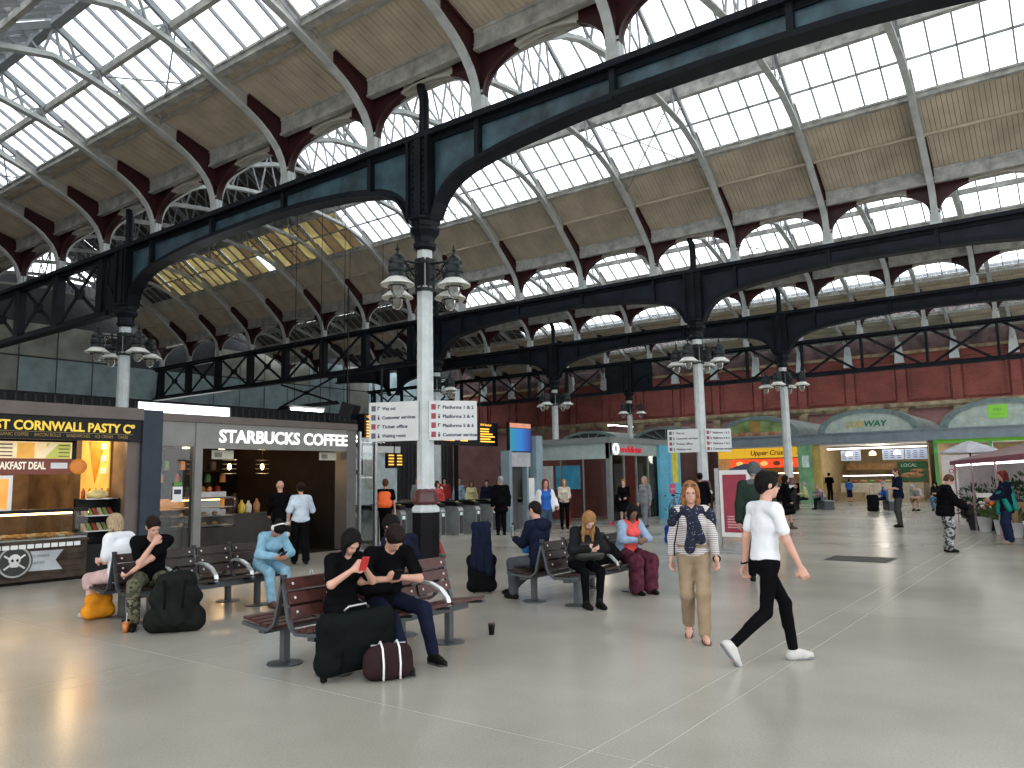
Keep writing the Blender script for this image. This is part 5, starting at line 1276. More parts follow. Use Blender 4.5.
SKIN = {'fair': (.55, .30, .22), 'pale': (.62, .38, .30), 'tan': (.40, .20, .13), 'brown': (.16, .08, .05)}
HAIRC = {'black': (.007, .006, .006), 'dark': (.016, .010, .008), 'brown': (.09, .045, .022), 'blond': (.30, .16, .06), 'ginger': (.28, .12, .045), 'grey': (.33, .32, .30), 'sandy': (.36, .27, .17), 'red': (.16, .03, .03)}
def hair_mat(hcol):
    nm = 'hair_'+hcol
    if nm in MATS: return MATS[nm]
    c = HAIRC[hcol]; m = mat(nm, c, .6, 0, 0, spec=.08); nt = m.node_tree; N = nt.nodes; L = nt.links; b = N['Principled BSDF']
    tc = N.new('ShaderNodeTexCoord'); mp = N.new('ShaderNodeMapping'); mp.inputs['Scale'].default_value = (90, 90, 9); n = N.new('ShaderNodeTexNoise'); n.inputs['Scale'].default_value = 1.0; n.inputs['Detail'].default_value = 3
    L.new(tc.outputs['Object'], mp.inputs[0]); L.new(mp.outputs[0], n.inputs['Vector'])
    r = N.new('ShaderNodeValToRGB'); r.color_ramp.elements[0].position = .3; r.color_ramp.elements[1].position = .7
    r.color_ramp.elements[0].color = tuple(x*.45 for x in c)+(1,); r.color_ramp.elements[1].color = tuple(min(1, x*1.35) for x in c)+(1,)
    L.new(n.outputs['Fac'], r.inputs[0]); L.new(r.outputs[0], b.inputs['Base Color'])
    bp = N.new('ShaderNodeBump'); bp.inputs['Strength'].default_value = .6; bp.inputs['Distance'].default_value = .01; L.new(n.outputs['Fac'], bp.inputs['Height']); L.new(bp.outputs[0], b.inputs['Normal'])
    return m
def cloth(name, col, **kw): return mat('cloth_'+name, col, kw.pop('rough', .92), 0, kw.pop('var', .12), kw.pop('vscale', 6), .25, 90, spec=.03, **kw)
def person(label, loc, heading, h=1.72, fem=False, res=.012, skin='fair', hair=('dark', 'short'), top=None, bottom=None, shoes=None,
           pel=None, lean=0, side=0, twist=0, head=(0, 0), feet=None, knees=None, hands=None, elbows=None, palm=None, curl=.35, feet_rot=None, coat=None, group=None, bulk=1.0, smile=False, eyes=True):
    s = h/1.75; P0 = thing('person', label, 'person', loc, math.radians(heading)-PI/2, group)
    g = bulk
    sw = (.165 if fem else .185)*s; hw = (.095 if fem else .09)*s
    l_th, l_sh, l_ua, l_fa = .44*s, .435*s, .285*s, .255*s
    pel = V(0, 0, .945*s) if pel is None else V(*pel)
    Rl = rot_axis((1, 0, 0), -RAD(lean))@rot_axis((0, 1, 0), RAD(side))
    u = Rl@V(0, 0, 1); fw = Rl@V(0, 1, 0); Rt = Rl@rot_axis((0, 0, 1), RAD(twist)); rx = Rt@V(1, 0, 0)
    hipL, hipR = pel+V(-hw, 0, 0), pel+V(hw, 0, 0)
    sh0 = pel+u*.49*s; shL, shR = sh0-rx*sw, sh0+rx*sw
    nb = pel+u*.535*s
    hp, hy = RAD(head[0]), RAD(head[1])
    Rh = Rt@rot_axis((0, 0, 1), hy)@rot_axis((1, 0, 0), -hp)
    hu, hf, hx = Rh@V(0, 0, 1), Rh@V(0, 1, 0), Rh@V(1, 0, 0)
    hc = nb+unit(u*.75+hu*.5)*.125*s+hu*.06*s+hf*.022*s     # head centre
    feet = feet or ((-.10*s, 0, .08*s), (.10*s, 0, .08*s))
    knees = knees or (V(0, 1, .15), V(0, 1, .15))
    knL, anL = ik(hipL, V(*feet[0]), l_th, l_sh, V(*knees[0])); knR, anR = ik(hipR, V(*feet[1]), l_th, l_sh, V(*knees[1]))
    hands = hands or ((-.27*s, .06, .80*s), (.27*s, .06, .80*s))
    elbows = elbows or (V(-.4, -1, -.2), V(.4, -1, -.2))
    elL, wrL = ik(shL, V(*hands[0]), l_ua, l_fa, V(*elbows[0])); elR, wrR = ik(shR, V(*hands[1]), l_ua, l_fa, V(*elbows[1]))
    ms = mat('skin_'+skin, SKIN[skin], .55, 0, .06, 8)
    Rr = np.stack([rx, np.cross(u, rx), u], 1)
    tc_ = .94 if top else 1.0; lf = .84 if bottom and bottom.get('kind', 'trousers') == 'trousers' and bottom.get('len', 1) > .7 else 1.0
    lf2 = .84 if bottom else 1.0
    torso = [ell(pel+u*.02*s, (.165*s*g, .118*s*g, .12*s), Rr), ell(pel+u*.17*s, (.142*s*g*tc_, .105*s*g*tc_, .15*s), Rr), ell(pel+u*.34*s, (.160*s*g*tc_, .112*s*g*tc_, .17*s), Rr), cap(shL+rx*.02, shR-rx*.02, .068*s)]
    if fem: torso += [ell(pel+u*.36*s+np.cross(u, rx)*.085*s+rx*q*.065*s, (.065*s, .06*s, .06*s)) for q in (-1, 1)]
    neck = [cap(nb-u*.04*s, hc-hu*.05*s, .054*s if not fem else .047*s)]
    hs = s*1.0
    skull = [ell(hc+hu*.025*hs-hf*.012*hs, (.076*hs, .096*hs, .090*hs), Rh), ell(hc-hu*.045*hs+hf*.026*hs, (.057*hs, .068*hs, .070*hs), Rh)]
    face = [cap(hc+hu*.012*hs+hf*.088*hs, hc-hu*.022*hs+hf*.104*hs, .009*hs, .0135*hs), ell(hc-hu*.055*hs+hf*.086*hs, (.022*hs, .010*hs, .010*hs), Rh), ell(hc-hu*.095*hs+hf*.068*hs, (.024*hs, .02*hs, .018*hs), Rh), ell(hc+hu*.022*hs+hf*.080*hs, (.050*hs, .012*hs, .010*hs), Rh)]
    ears = [ell(hc+hx*q*.078*hs-hf*.005-hu*.005, (.012*hs, .02*hs, .032*hs), Rh) for q in (-1, 1)]
    sock = [ell(hc+hu*.004*hs+hf*.094*hs+hx*q*.031*hs, (.017*hs, .012*hs, .010*hs), Rh) for q in (-1, 1)]
    body = torso+neck+skull+face+ears
    arms = [cap(shL, elL, .048*s*g, .040*s*g), cap(elL, wrL, .040*s, .026*s), cap(shR, elR, .048*s*g, .040*s*g), cap(elR, wrR, .040*s, .026*s)]
    legs = [cap(hipL, knL, .082*s*g*lf2, .054*s*g*lf), cap(knL, anL, .054*s*lf, .036*s), cap(hipR, knR, .082*s*g*lf2, .054*s*g*lf), cap(knR, anR, .054*s*lf, .036*s),
            cap(knL-(knL-anL)*.15-V(0, .015, 0), knL-(knL-anL)*.45-V(0, .02, 0), .05*s*lf, .04*s*lf), cap(knR-(knR-anR)*.15-V(0, .015, 0), knR-(knR-anR)*.45-V(0, .02, 0), .05*s*lf, .04*s*lf)]
    # hands: palm, four fingers, thumb
    hand = []
    palm = palm or (V(.6, .2, 0), V(-.6, .2, 0))
    for wr, el, pn, q in ((wrL, elL, V(*palm[0]), -1), (wrR, elR, V(*palm[1]), 1)):
        d = unit(wr-el); n = unit(pn-d*(pn@d)); a = np.cross(d, n)*q
        pc = wr+d*.05*s; hand.append(ell(pc, (.040*s, .015*s, .050*s), np.stack([a, n, d], 1)))
        cv = curl if not isinstance(curl, tuple) else curl[0 if q < 0 else 1]
        for i, (off, ln) in enumerate(((-.030, .066), (-.010, .075), (.011, .070), (.030, .055))):
            b0 = wr+d*.088*s+a*off*s; d1 = unit(d*math.cos(cv)+n*math.sin(cv)); b1 = b0+d1*ln*.5*s; d2 = unit(d*math.cos(cv*2.3)+n*math.sin(cv*2.3)); b2 = b1+d2*ln*.55*s
            hand += [cap(b0, b1, .0095*s, .0088*s), cap(b1, b2, .0088*s, .0075*s)]
        t0 = wr+d*.03*s-a*.03*s; t1 = t0+unit(d*.7-a*.7+n*.4)*.04*s; t2 = t1+unit(d+n*.5-a*.15)*.032*s
        hand += [cap(t0, t1, .013*s, .011*s), cap(t1, t2, .011*s, .009*s)]
    # feet
    fr = feet_rot or ((0, 0), (0, 0)); foot_p = []; soles = []
    for an, (fy, fp), q in ((anL, fr[0], -1), (anR, fr[1], 1)):
        Rf = rot_axis((0, 0, 1), RAD(fy))@rot_axis((1, 0, 0), RAD(fp)); ff = Rf@V(0, 1, 0); fu = Rf@V(0, 0, 1); fx = Rf@V(1, 0, 0)
        base = an-fu*.045*s
        foot_p.append([cap(an, an-fu*.03*s-ff*.02*s, .036*s, .036*s), cap(base-ff*.04*s, base+ff*.10*s, .034*s, .036*s), cap(base+ff*.10*s-fu*.004, base+ff*.165*s-fu*.008, .036*s, .026*s), cap(an+ff*.02, base+ff*.1*s, .03*s, .026*s)])
        soles.append((an-fu*.08*s, -fu, ff, fx))
    body_all = body+arms+legs+hand+sum(foot_p, [])
    sdf_obj('body', body_all, res, ms, P0, k=.022, sub=sock if eyes else (), sub_k=.012)
    if eyes:
        for q in (-1, 1):
            e0 = hc+hu*.004*hs+hf*.083*hs+hx*q*.031*hs
            o = MB().ball(tuple(e0-hf*.002*hs), .0105*hs, 10, 7).obj('eye', mat('eye_white', (.32, .29, .27), .4, 0, 0, spec=.2), P0, True)
            MB().ball(tuple(e0+hf*.0045*hs), .0078*hs, 8, 6).obj('iris', mat('eye_dark', (.02, .014, .01), .2, 0, 0), o, True)
        sdf_obj('lips', [ell(hc-hu*.055*hs+hf*.089*hs, (.023*hs, .009*hs, .008*hs), Rh)], res*.5, mat('lips_'+skin, tuple(c*f for c, f in zip(SKIN[skin], (.8, .45, .45))), .5, 0, 0), P0)
    # ---- clothing
    r2 = max(res, .009)
    if bottom:
        kind, m_, loose, ln = bottom.get('kind', 'trousers'), bottom['mat'], bottom.get('loose', .012), bottom.get('len', 1.0)
        if kind == 'trousers':
            pr = [ell(pel+u*.0*s, (.168*s*g+.006, .122*s*g+.006, .125*s), Rr), ell(pel+u*.08*s, (.155*s*g, .112*s*g, .1*s), Rr)]
            for hp_, kn, an in ((hipL, knL, anL), (hipR, knR, anR)):
                e = kn+(an-kn)*max(0, min(1, (ln-.5)*2))*.93
                if ln > .7: pr.append(cap(kn-(kn-an)*.15-V(0, .015, 0), kn-(kn-an)*.45-V(0, .02, 0), .05*s*g+loose, .042*s*g+loose))
                pr += [cap(hp_, kn, .086*s*g+loose*.5, .057*s*g+loose), cap(kn, e, .056*s*g+loose, (.042*s+loose*1.3) if ln > .6 else .06*s+loose)]
            sdf_obj(bottom.get('name', 'trousers'), pr, r2, m_, P0, k=.028, cut=[(pel+u*bottom.get('waist', .12)*s, u if knL[1]-hipL[1] < .3 else u-V(0, .95, 0))], folds=bottom.get('folds', .003))
        else:   # skirt / dress lower part
            kz = (knL+knR)/2; hem = pel+(kz-pel)*min(1, ln)
            pr = [ell(pel, (.172*s*g, .128*s*g, .13*s), Rr), cap(pel-V(hw, 0, 0)*.6, hem-V(.07, 0, 0), .12*s, .13*s+loose), cap(pel+V(hw, 0, 0)*.6, hem+V(.07, 0, 0), .12*s, .13*s+loose)]
            if ln > 1: pr += [cap(kz-V(.07, 0, 0), (anL+anR)/2-V(.08, 0, -.12), .13*s+loose, .13*s+loose*2), cap(kz+V(.07, 0, 0), (anL+anR)/2+V(.08, 0, .12), .13*s+loose, .13*s+loose*2)]
            hd_ = unit(hem-pel) if ln <= 1 else V(0, 0, -1)
            sdf_obj('skirt', pr, r2, m_, P0, k=.04, cut=[(hem+hd_*.02 if ln <= 1 else V(0, 0, .12), hd_), (pel+u*.14*s, u)], folds=.006)
    def make_top(t, nm, extra=0.0):
        loose, sl = t.get('loose', .012)+extra, t.get('sleeve', .5)
        pr = [ell(pel+u*.05*s, (.168*s*g+loose, .12*s*g+loose, .13*s), Rr), ell(pel+u*.17*s, (.148*s*g+loose, .112*s*g+loose, .16*s), Rr), ell(pel+u*.34*s, (.164*s*g+loose, .116*s*g+loose, .172*s), Rr), cap(shL+rx*.02, shR-rx*.02, .071*s+loose*.6), cap(nb-u*.05*s, nb-u*.005*s, .07*s, .058*s)]
        if t.get('hem', .05) > .09: pr.append(ell(pel-u*(t['hem']-.08)*s, (.172*s*g+loose, .128*s*g+loose, .14*s), Rr))
        if fem: pr += [ell(pel+u*.36*s+np.cross(u, rx)*.085*s+rx*q*.065*s, (.068*s+loose*.5, .062*s+loose*.5, .062*s)) for q in (-1, 1)]
        for sh, el, wr in ((shL, elL, wrL), (shR, elR, wrR)):
            if sl > 0:
                e = sh+(el-sh)*min(1, sl); pr.append(cap(sh, e, .050*s*g+loose*.7, (.044*s*g+loose+(.007 if sl < 1 else 0))))
            if sl > 1:
                e = el+(wr-el)*min(.97, sl-1); pr.append(cap(el, e, .044*s*g+loose, .031*s+loose))
        sub = [cap(nb-u*.0*s+fw*.02*s, hc, .052*s, .06*s)]
        o = sdf_obj(nm, pr, r2, t['mat'], P0, k=.03, cut=[(pel-u*t.get('hem', .05)*s, -u)], sub=sub, folds=t.get('folds', .003))
        return o
    tops = {}
    if top: tops['top'] = make_top(top, top.get('name', 'shirt'))
    if coat: tops['coat'] = make_top(coat, coat.get('name', 'jacket'), .016)
    # shoes
    if shoes:
        for (fp_, so, q) in zip(foot_p, soles, (-1, 1)):
            pt, dn, ff, fx = so
            nm = shoes.get('name', 'shoe')
            if nm == 'sandal':
                o = sdf_obj('sandal', [cap(pt+ff*-.04*s-dn*.008, pt+ff*.15*s-dn*.008, .036*s, .042*s)], max(.006, res*.7), shoes['mat'], P0, k=.01, cut=[(pt-dn*.018, -dn), (pt+dn*.006, dn)])
                st = MB()
                for d_ in (.03, .09, .13): st.tube([tuple(pt+ff*d_*s+fx*c_*.042*s-dn*(.012+.045*s*math.sqrt(max(0, 1-c_*c_))*(1 if d_ < .1 else .75))) for c_ in (-1, -.7, -.35, 0, .35, .7, 1)], .008*s, 6)
                st.obj('strap', shoes['mat'], o)
            else:
                bt = shoes.get('high', 0)
                pr = [(p[0], p[1], p[2], p[3]+.008, p[4]+.008) for p in fp_]
                if bt: pr.append(cap(pt-dn*.08*s, pt-dn*(.08*s+bt), .045*s, .05*s))
                o = sdf_obj(nm, pr, r2, shoes['mat'], P0, k=.02, cut=[(pt, dn)]+([] if bt else [(pt-dn*(.098*s), -dn)]))
                if shoes.get('sole'): sdf_obj('sole', [cap(pt+ff*-.04*s, pt+ff*.15*s, .043*s, .046*s)], r2, shoes['sole'], o, k=.01, cut=[(pt-dn*.02, -dn), (pt+dn*.002, dn)])
    # hair
    hcol, style = hair
    if style != 'bald':
        mh = hair_mat(hcol)
        gr_ = .014*hs if style in ('short', 'crop', 'quiff') else .016*hs
        if style == 'crop': gr_ = .008*hs
        pr = [ell(hc+hu*.03*hs-hf*.016*hs, (.078*hs+gr_, .098*hs+gr_, .092*hs+gr_), Rh)]
        sub = [ell(hc-hu*.045*hs+hf*.075*hs, (.068*hs, .075*hs, .098*hs), Rh)]
        cut = []
        if style in ('short', 'crop'): cut = [(hc-hu*.035*hs, -hu*.8+hf*.5)]; pr.append(ell(hc-hu*.02*hs-hf*.06*hs, (.07*hs, .05*hs, .07*hs), Rh))
        if style == 'quiff': pr.append(ell(hc+hu*.10*hs+hf*.045*hs, (.06*hs, .055*hs, .035*hs), Rh)); pr.append(ell(hc-hu*.02*hs-hf*.06*hs, (.072*hs, .05*hs, .075*hs), Rh)); cut = [(hc-hu*.06*hs, -hu*.8+hf*.5)]
        L = {'bob': .13, 'mid': .19, 'long': .27, 'verylong': .34}.get(style, 0)*hs
        if L:
            dn_ = V(0, 0, -1)*.75-hu*.25
            for q in (-1, 1):
                a = hc+hx*q*.075*hs-hf*.01*hs; pr += [cap(a+hu*.02*hs, a+dn_*L*.55, .026*hs, .030*hs), cap(a+dn_*L*.55, a+dn_*L+hf*.015, .030*hs, .018*hs)]
                pr += [cap(hc+hx*q*.05*hs+hu*.06*hs+hf*.05*hs, hc+hx*q*.082*hs+hf*.035*hs-hu*.03*hs, .02*hs, .018*hs)]
            pr += [cap(hc-hf*.07*hs, hc-hf*.085*hs+dn_*L*.8, .062*hs, .05*hs), cap(hc-hf*.06*hs+hx*.04, hc-hf*.07*hs+hx*.04+dn_*L*.9, .045*hs, .03*hs), cap(hc-hf*.06*hs-hx*.04, hc-hf*.07*hs-hx*.04+dn_*L*.9, .045*hs, .03*hs)]
            sub = [ell(hc-hu*.030*hs+hf*.09*hs, (.063*hs, .08*hs, .108*hs), Rh)]
        if style == 'bun': pr += [ell(hc+hu*.03*hs-hf*.12*hs, (.045*hs, .04*hs, .045*hs), Rh)]; cut = [(hc-hu*.06*hs, -hu*.8+hf*.4)]; pr.append(ell(hc-hu*.01*hs-hf*.06*hs, (.072*hs, .05*hs, .07*hs), Rh))
        sdf_obj('hair', pr, max(.007, res*.8), mh, P0, k=.02, sub=sub, cut=cut, folds=.003)
    P0_info = dict(root=P0, hc=hc, hu=hu, hf=hf, hx=hx, nb=nb, u=u, fw=fw, rx=rx, pel=pel, wrL=wrL, wrR=wrR, elL=elL, elR=elR, knL=knL, knR=knR, shL=shL, shR=shR, anL=anL, anR=anR, s=s)
    return P0_info
def world(pi, v):
    """point in a person's frame -> world"""
    r = pi['root']; a = r.rotation_euler[2]; c, s_ = math.cos(a), math.sin(a); l = r.location
    return Vector((l[0]+c*v[0]-s_*v[1], l[1]+s_*v[0]+c*v[1], l[2]+v[2]))
def phone(pi, side='R', m=None, label='', off=(0, .06, .03), tilt=-.6):
    w_ = pi['wr'+side]; p = world(pi, V(w_[0]+off[0], w_[1]+off[1], w_[2]+off[2]))
    t = thing('phone', label, 'phone', p, pi['root'].rotation_euler[2])
    b = MB().box(-.036, .036, -.005, .005, -.07, .07).obj('case', m or M_BLK, t); sc_ = MB().box(-.032, .032, -.0075, -.005, -.062, .062).obj('screen', mat('phone_screen', (.05, .06, .08), .1, 0, 0, emit=.2), t)
    t.rotation_euler = (tilt, 0, pi['root'].rotation_euler[2])
    return t
def seat_pose(s=1.0, z=.57, reach=.42, spread=.11, foot_y=None):
    return dict(pel=(0, 0, z), feet=((-spread, reach, .08*s), (spread, reach, .08*s)), knees=(V(-.15, .6, 1), V(.15, .6, 1)))
# ---------------------------------------------------------------- clothes colours
C_BLACK = cloth('black', (.005, .005, .006)); C_NAVY = cloth('navy', (.011, .014, .030)); C_CHAR = cloth('charcoal', (.016, .016, .018))
C_WHITE = cloth('white', (.72, .73, .76), var=.04); C_BEIGE = cloth('beige', (.30, .22, .145)); C_DENIM = cloth('pale_denim', (.22, .40, .52), vscale=12)
C_JEANS = cloth('jeans', (.05, .08, .13), vscale=14); C_GREYT = cloth('grey_trousers', (.07, .075, .085)); C_PINK = cloth('coral', (.75, .10, .09)); C_LBLUE = cloth('light_blue', (.26, .36, .50))
C_WINE = cloth('wine', (.10, .028, .045), vscale=10, var=.3); C_GREEN = cloth('dark_green', (.025, .04, .032)); C_BLUE = cloth('bright_blue', (.03, .12, .42)); C_TEAL = cloth('teal_scarf', (.02, .32, .26))
C_GREY = cloth('mid_grey', (.22, .23, .24)); C_ROSE = cloth('pale_rose', (.55, .38, .36)); C_YELL = cloth('pale_yellow', (.62, .58, .30)); C_RED = cloth('red', (.35, .04, .04)); C_OLIVE = cloth('olive', (.10, .10, .065))
C_LEATHER = mat('brown_leather', (.08, .035, .02), .5); C_SHOEB = mat('black_shoe', (.006, .006, .006), .5, spec=.1); C_SHOEW = mat('off_white_shoe', (.50, .48, .45), .6)
def pattern_mat(name, cols, scale, stripes=False, stops=None):
    m = bpy.data.materials.new(name); m.use_nodes = True; nt = m.node_tree; N = nt.nodes; L = nt.links; b = N['Principled BSDF']; b.inputs['Roughness'].default_value = .85; b.inputs['Specular IOR Level'].default_value = .2
    tc = N.new('ShaderNodeTexCoord'); r = N.new('ShaderNodeValToRGB'); r.color_ramp.interpolation = 'CONSTANT'
    if stripes:
        t = N.new('ShaderNodeTexWave'); t.bands_direction = 'Z'; t.inputs['Scale'].default_value = scale; t.inputs['Distortion'].default_value = .4
    else:
        t = N.new('ShaderNodeTexNoise'); t.inputs['Scale'].default_value = scale; t.inputs['Detail'].default_value = 2
    L.new(tc.outputs['Object'], t.inputs['Vector']); L.new(t.outputs['Fac'], r.inputs[0])
    e = r.color_ramp.elements; e[0].color = cols[0]+(1,); e[0].position = 0; e[1].color = cols[1]+(1,); e[1].position = stops[0] if stops else .5
    for i, c in enumerate(cols[2:]): q = e.new(stops[i+1] if stops else .6+.1*i); q.color = c+(1,)
    L.new(r.outputs[0], b.inputs['Base Color']); return m
C_STRIPE = pattern_mat('cloth_breton_stripe', [(.10, .09, .10), (.62, .58, .56)], 16, True, [.22])
C_DOTS = pattern_mat('cloth_navy_dotted', [(.014, .016, .032), (.25, .27, .35)], 55, False, [.66])
C_CAMO = pattern_mat('cloth_camouflage', [(.05, .055, .03), (.12, .11, .07), (.03, .03, .02), (.17, .155, .10)], 9, False, [.42, .55, .62])
C_MARBLE = pattern_mat('cloth_black_white_print', [(.04, .04, .045), (.45, .45, .45), (.12, .12, .13)], 14, False, [.5, .6])
TR = lambda m, **k: dict(mat=m, **k)
# ---------------------------------------------------------------- walking woman
pw = person('woman in striped top, navy dotted scarf and beige trousers walking toward the camera', (-3.57, 8.08, 0), -64, 1.66, True, .0085, 'fair', ('ginger', 'mid'),
    top=dict(mat=C_STRIPE, sleeve=1.72, loose=.014, hem=.06, name='striped_top'), bottom=TR(C_BEIGE, loose=.02, folds=.004), shoes=dict(mat=C_LEATHER, name='sandal'),
    pel=(0, 0, .885), feet=((-.08, .16, .076), (.07, -.17, .135)), feet_rot=((6, 0), (-6, -28)), hands=((-.265, .10, .72), (.25, -.01, .74)), elbows=(V(-.5, -1, 0), V(.6, -1, 0)), twist=4, head=(8, -6), curl=.55)
s_ = pw['s']; nb, u, fw, rx, hc = pw['nb'], pw['u'], pw['fw'], pw['rx'], pw['hc']
sc = [cap(pw['shL']-rx*.0-u*.015, nb-rx*.06+fw*.03-u*.02, .080, .05), cap(pw['shR']+rx*.0-u*.015, nb+rx*.06+fw*.03-u*.02, .080, .05), cap(pw['shL']-rx*.02-u*.02+fw*.0, pw['shL']-rx*.05-u*.10, .066, .062), cap(pw['shR']+rx*.02-u*.02, pw['shR']+rx*.05-u*.10, .066, .062), cap(nb-rx*.05-fw*.06, nb+rx*.05-fw*.06, .05), cap(nb-rx*.06+fw*.05-u*.01, nb+fw*.13-u*.10, .045, .05), cap(nb+rx*.06+fw*.05-u*.01, nb+fw*.13-u*.10, .045, .05),
      ell(nb+fw*.14-u*.13, (.06, .05, .06)), cap(nb+fw*.14-u*.14+rx*-.03, nb+fw*.155-u*.33-rx*.085, .045, .05), cap(nb+fw*.14-u*.14, nb+fw*.15-u*.42+rx*.04, .045, .06)]
sdf_obj('scarf', sc, .009, C_DOTS, pw['root'], k=.025, folds=.006)
gl = MB()
for q in (-1, 1): gl.ball(tuple(hc+pw['hu']*.088*s_+pw['hf']*.062*s_+pw['hx']*q*.035*s_), (.03, .012, .018), 10, 6)
gl.tube([tuple(hc+pw['hu']*.08*s_+pw['hf']*.06*s_+pw['hx']*q*.09*s_-pw['hf']*(.06*abs(q))) for q in (-1, -.5, 0, .5, 1)], .005, 5)
gl.obj('sunglasses', mat('sunglass_black', (.01, .008, .008), .15), pw['root'], True)
MB().tube([tuple(pw['wrL']+V(.038*math.cos(t), .01*math.sin(t), .034*math.sin(t))) for t in [k*PI/6 for k in range(13)]], .008, 6).obj('wristwatch', C_SHOEB, pw['root'])
MB().tube([tuple(pw['shR']-rx*.02+u*.07), tuple(pw['shR']-rx*.01+fw*.13-u*.1), tuple(pw['pel']+rx*.2+fw*.11+u*.12), tuple(pw['pel']+rx*.2+fw*.02+u*.0)], .008, 6).obj('bag_strap', C_SHOEB, pw['root'])
bt_ = MB().lathe([(.172, -.018), (.176, 0), (.172, .018)], 28, cap=False).obj('belt', C_BEIGE, pw['root'], True); bt_.location = tuple(pw['pel']+u*.105); bt_.scale = (.97, .72, 1)

# ---------------------------------------------------------------- walking man
pm = person('man in white t-shirt and tight black trousers striding to the right', (-2.57, 7.45, 0), 46, 1.79, False, .0085, 'fair', ('black', 'quiff'),
    top=dict(mat=C_WHITE, sleeve=.66, loose=.007, hem=.09, name='t_shirt', folds=.004), bottom=TR(C_BLACK, loose=.003, waist=.1, folds=.002), shoes=dict(mat=C_SHOEW, sole=C_GREY),
    pel=(0, 0, .915), lean=3, feet=((-.06, .27, .082), (.06, -.40, .19)), feet_rot=((0, 2), (0, -55)), hands=((-.25, -.10, .80), (.25, .24, .84)), elbows=(V(-.3, -1, 0), V(.3, -1, -.2)), head=(4, -14), curl=.7, twist=6, bulk=.95)
hc, s_ = pm['hc'], pm['s']
gl = MB()
for q in (-1, 1):
    gl.ball(tuple(hc+pm['hu']*.006*s_+pm['hf']*.098*s_+pm['hx']*q*.034*s_), (.027, .016, .02), 10, 6)
    gl.tube([tuple(hc+pm['hu']*.012*s_+pm['hf']*.09*s_+pm['hx']*q*.062*s_), tuple(hc+pm['hu']*.01*s_-pm['hf']*.01*s_+pm['hx']*q*.088*s_)], .004, 5)
gl.obj('sunglasses', MATS['sunglass_black'], pm['root'], True)
MB().tube([tuple(pm['wrL']+V(.036*math.cos(t), .034*math.sin(t), .01*math.sin(t)+.02)) for t in [k*PI/6 for k in range(13)]], .009, 6).obj('wristwatch', C_SHOEB, pm['root'])

# ---------------------------------------------------------------- couple on the near bench
sp = dict(pel=(0, 0, .575), knees=(V(-.12, .5, 1), V(.12, .5, 1)))
p1 = person('woman in black with a dark bob looking at a red phone on the near bench', (-5.80, 5.06, 0), -14, 1.60, True, .009, 'fair', ('black', 'bob'),
    top=dict(mat=C_BLACK, sleeve=.75, loose=.014, hem=.06, name='t_shirt'), bottom=TR(C_BLACK, loose=.012), shoes=dict(mat=C_SHOEB), lean=10, head=(34, 4), feet=((-.30, .30, .075), (-.12, .34, .075)),
    hands=((-.05, .36, .96), (.08, .37, .95)), elbows=(V(-.8, -.3, -1), V(.8, -.3, -1)), curl=.9, palm=(V(1, .1, .3), V(-1, .1, .3)), **sp)
p2 = person('man in black t-shirt bent over his phone beside the woman with the bob', (-5.80, 5.60, 0), -26, 1.78, False, .009, 'fair', ('dark', 'quiff'),
    top=dict(mat=C_BLACK, sleeve=.72, loose=.016, hem=.08, name='t_shirt'), bottom=TR(C_NAVY, loose=.012), shoes=dict(mat=C_SHOEB, sole=C_GREYT), lean=22, head=(36, 6), feet=((-.36, .46, .082), (-.02, .66, .082)), feet_rot=((14, 0), (-6, 0)),
    hands=((-.03, .43, .83), (.08, .42, .82)), elbows=(V(-1, -.2, -.5), V(1, -.2, -.3)), curl=.9, palm=(V(1, .1, .4), V(-1, .1, .4)), **sp)
phone(p1, 'R', mat('red_phone', (.5, .03, .03), .3), 'red phone held up by the woman with the bob', (-.06, .11, .06), -.5)
phone(p2, 'R', M_BLK, 'black phone in the hands of the seated man in black', (-.05, .12, .05), -.8)
p3 = person('man in dark clothes seated back to back behind the couple', (-6.42, 6.62, 0), 176, 1.78, False, .012, 'tan', ('black', 'short'), top=dict(mat=C_NAVY, sleeve=1.95, loose=.02, hem=.08), bottom=TR(C_BLACK), shoes=dict(mat=C_SHOEB), lean=20, head=(30, 0), feet=((-.12, .42, .08), (.12, .4, .08)), hands=((-.12, .36, .72), (.12, .36, .72)), eyes=False, **sp)
# ---------------------------------------------------------------- middle benches
p4 = person('man in navy hooded jacket and grey trousers seated facing left with a bottle', (-6.52, 9.42, 0), 172, 1.76, False, .010, 'fair', ('dark', 'crop'), top=dict(mat=C_NAVY, sleeve=1.95, loose=.022, hem=.1, name='jacket'), bottom=TR(C_GREYT, loose=.02), shoes=dict(mat=C_SHOEB), lean=4, head=(12, 0),
    feet=((-.13, .42, .082), (.12, .72, .082)), hands=((-.1, .40, .86), (.12, .42, .80)), curl=.9, **sp)
nb4, u4 = p4['nb'], p4['u']; sdf_obj('hood', [cap(nb4-p4['rx']*.09-p4['fw']*.04, nb4+p4['rx']*.09-p4['fw']*.04, .055), ell(nb4-p4['fw']*.1-u4*.06, (.11, .06, .09))], .011, C_NAVY, p4['root'], k=.04)
p5 = person('woman with long ginger-blonde hair in black seated looking at her phone', (-5.84, 9.40, 0), -32, 1.66, True, .009, 'pale', ('blond', 'verylong'), top=dict(mat=C_CHAR, sleeve=1.95, loose=.02, hem=.08, name='jumper'), bottom=TR(C_BLACK, loose=.004), shoes=dict(mat=C_SHOEB, high=.05), lean=22, head=(30, 0),
    feet=((-.08, .40, .08), (.10, .36, .08)), hands=((-.04, .42, .80), (.05, .43, .80)), elbows=(V(-1, -.3, -.6), V(1, -.3, -.6)), curl=.9, palm=(V(1, .1, .3), V(-1, .1, .3)), **sp)
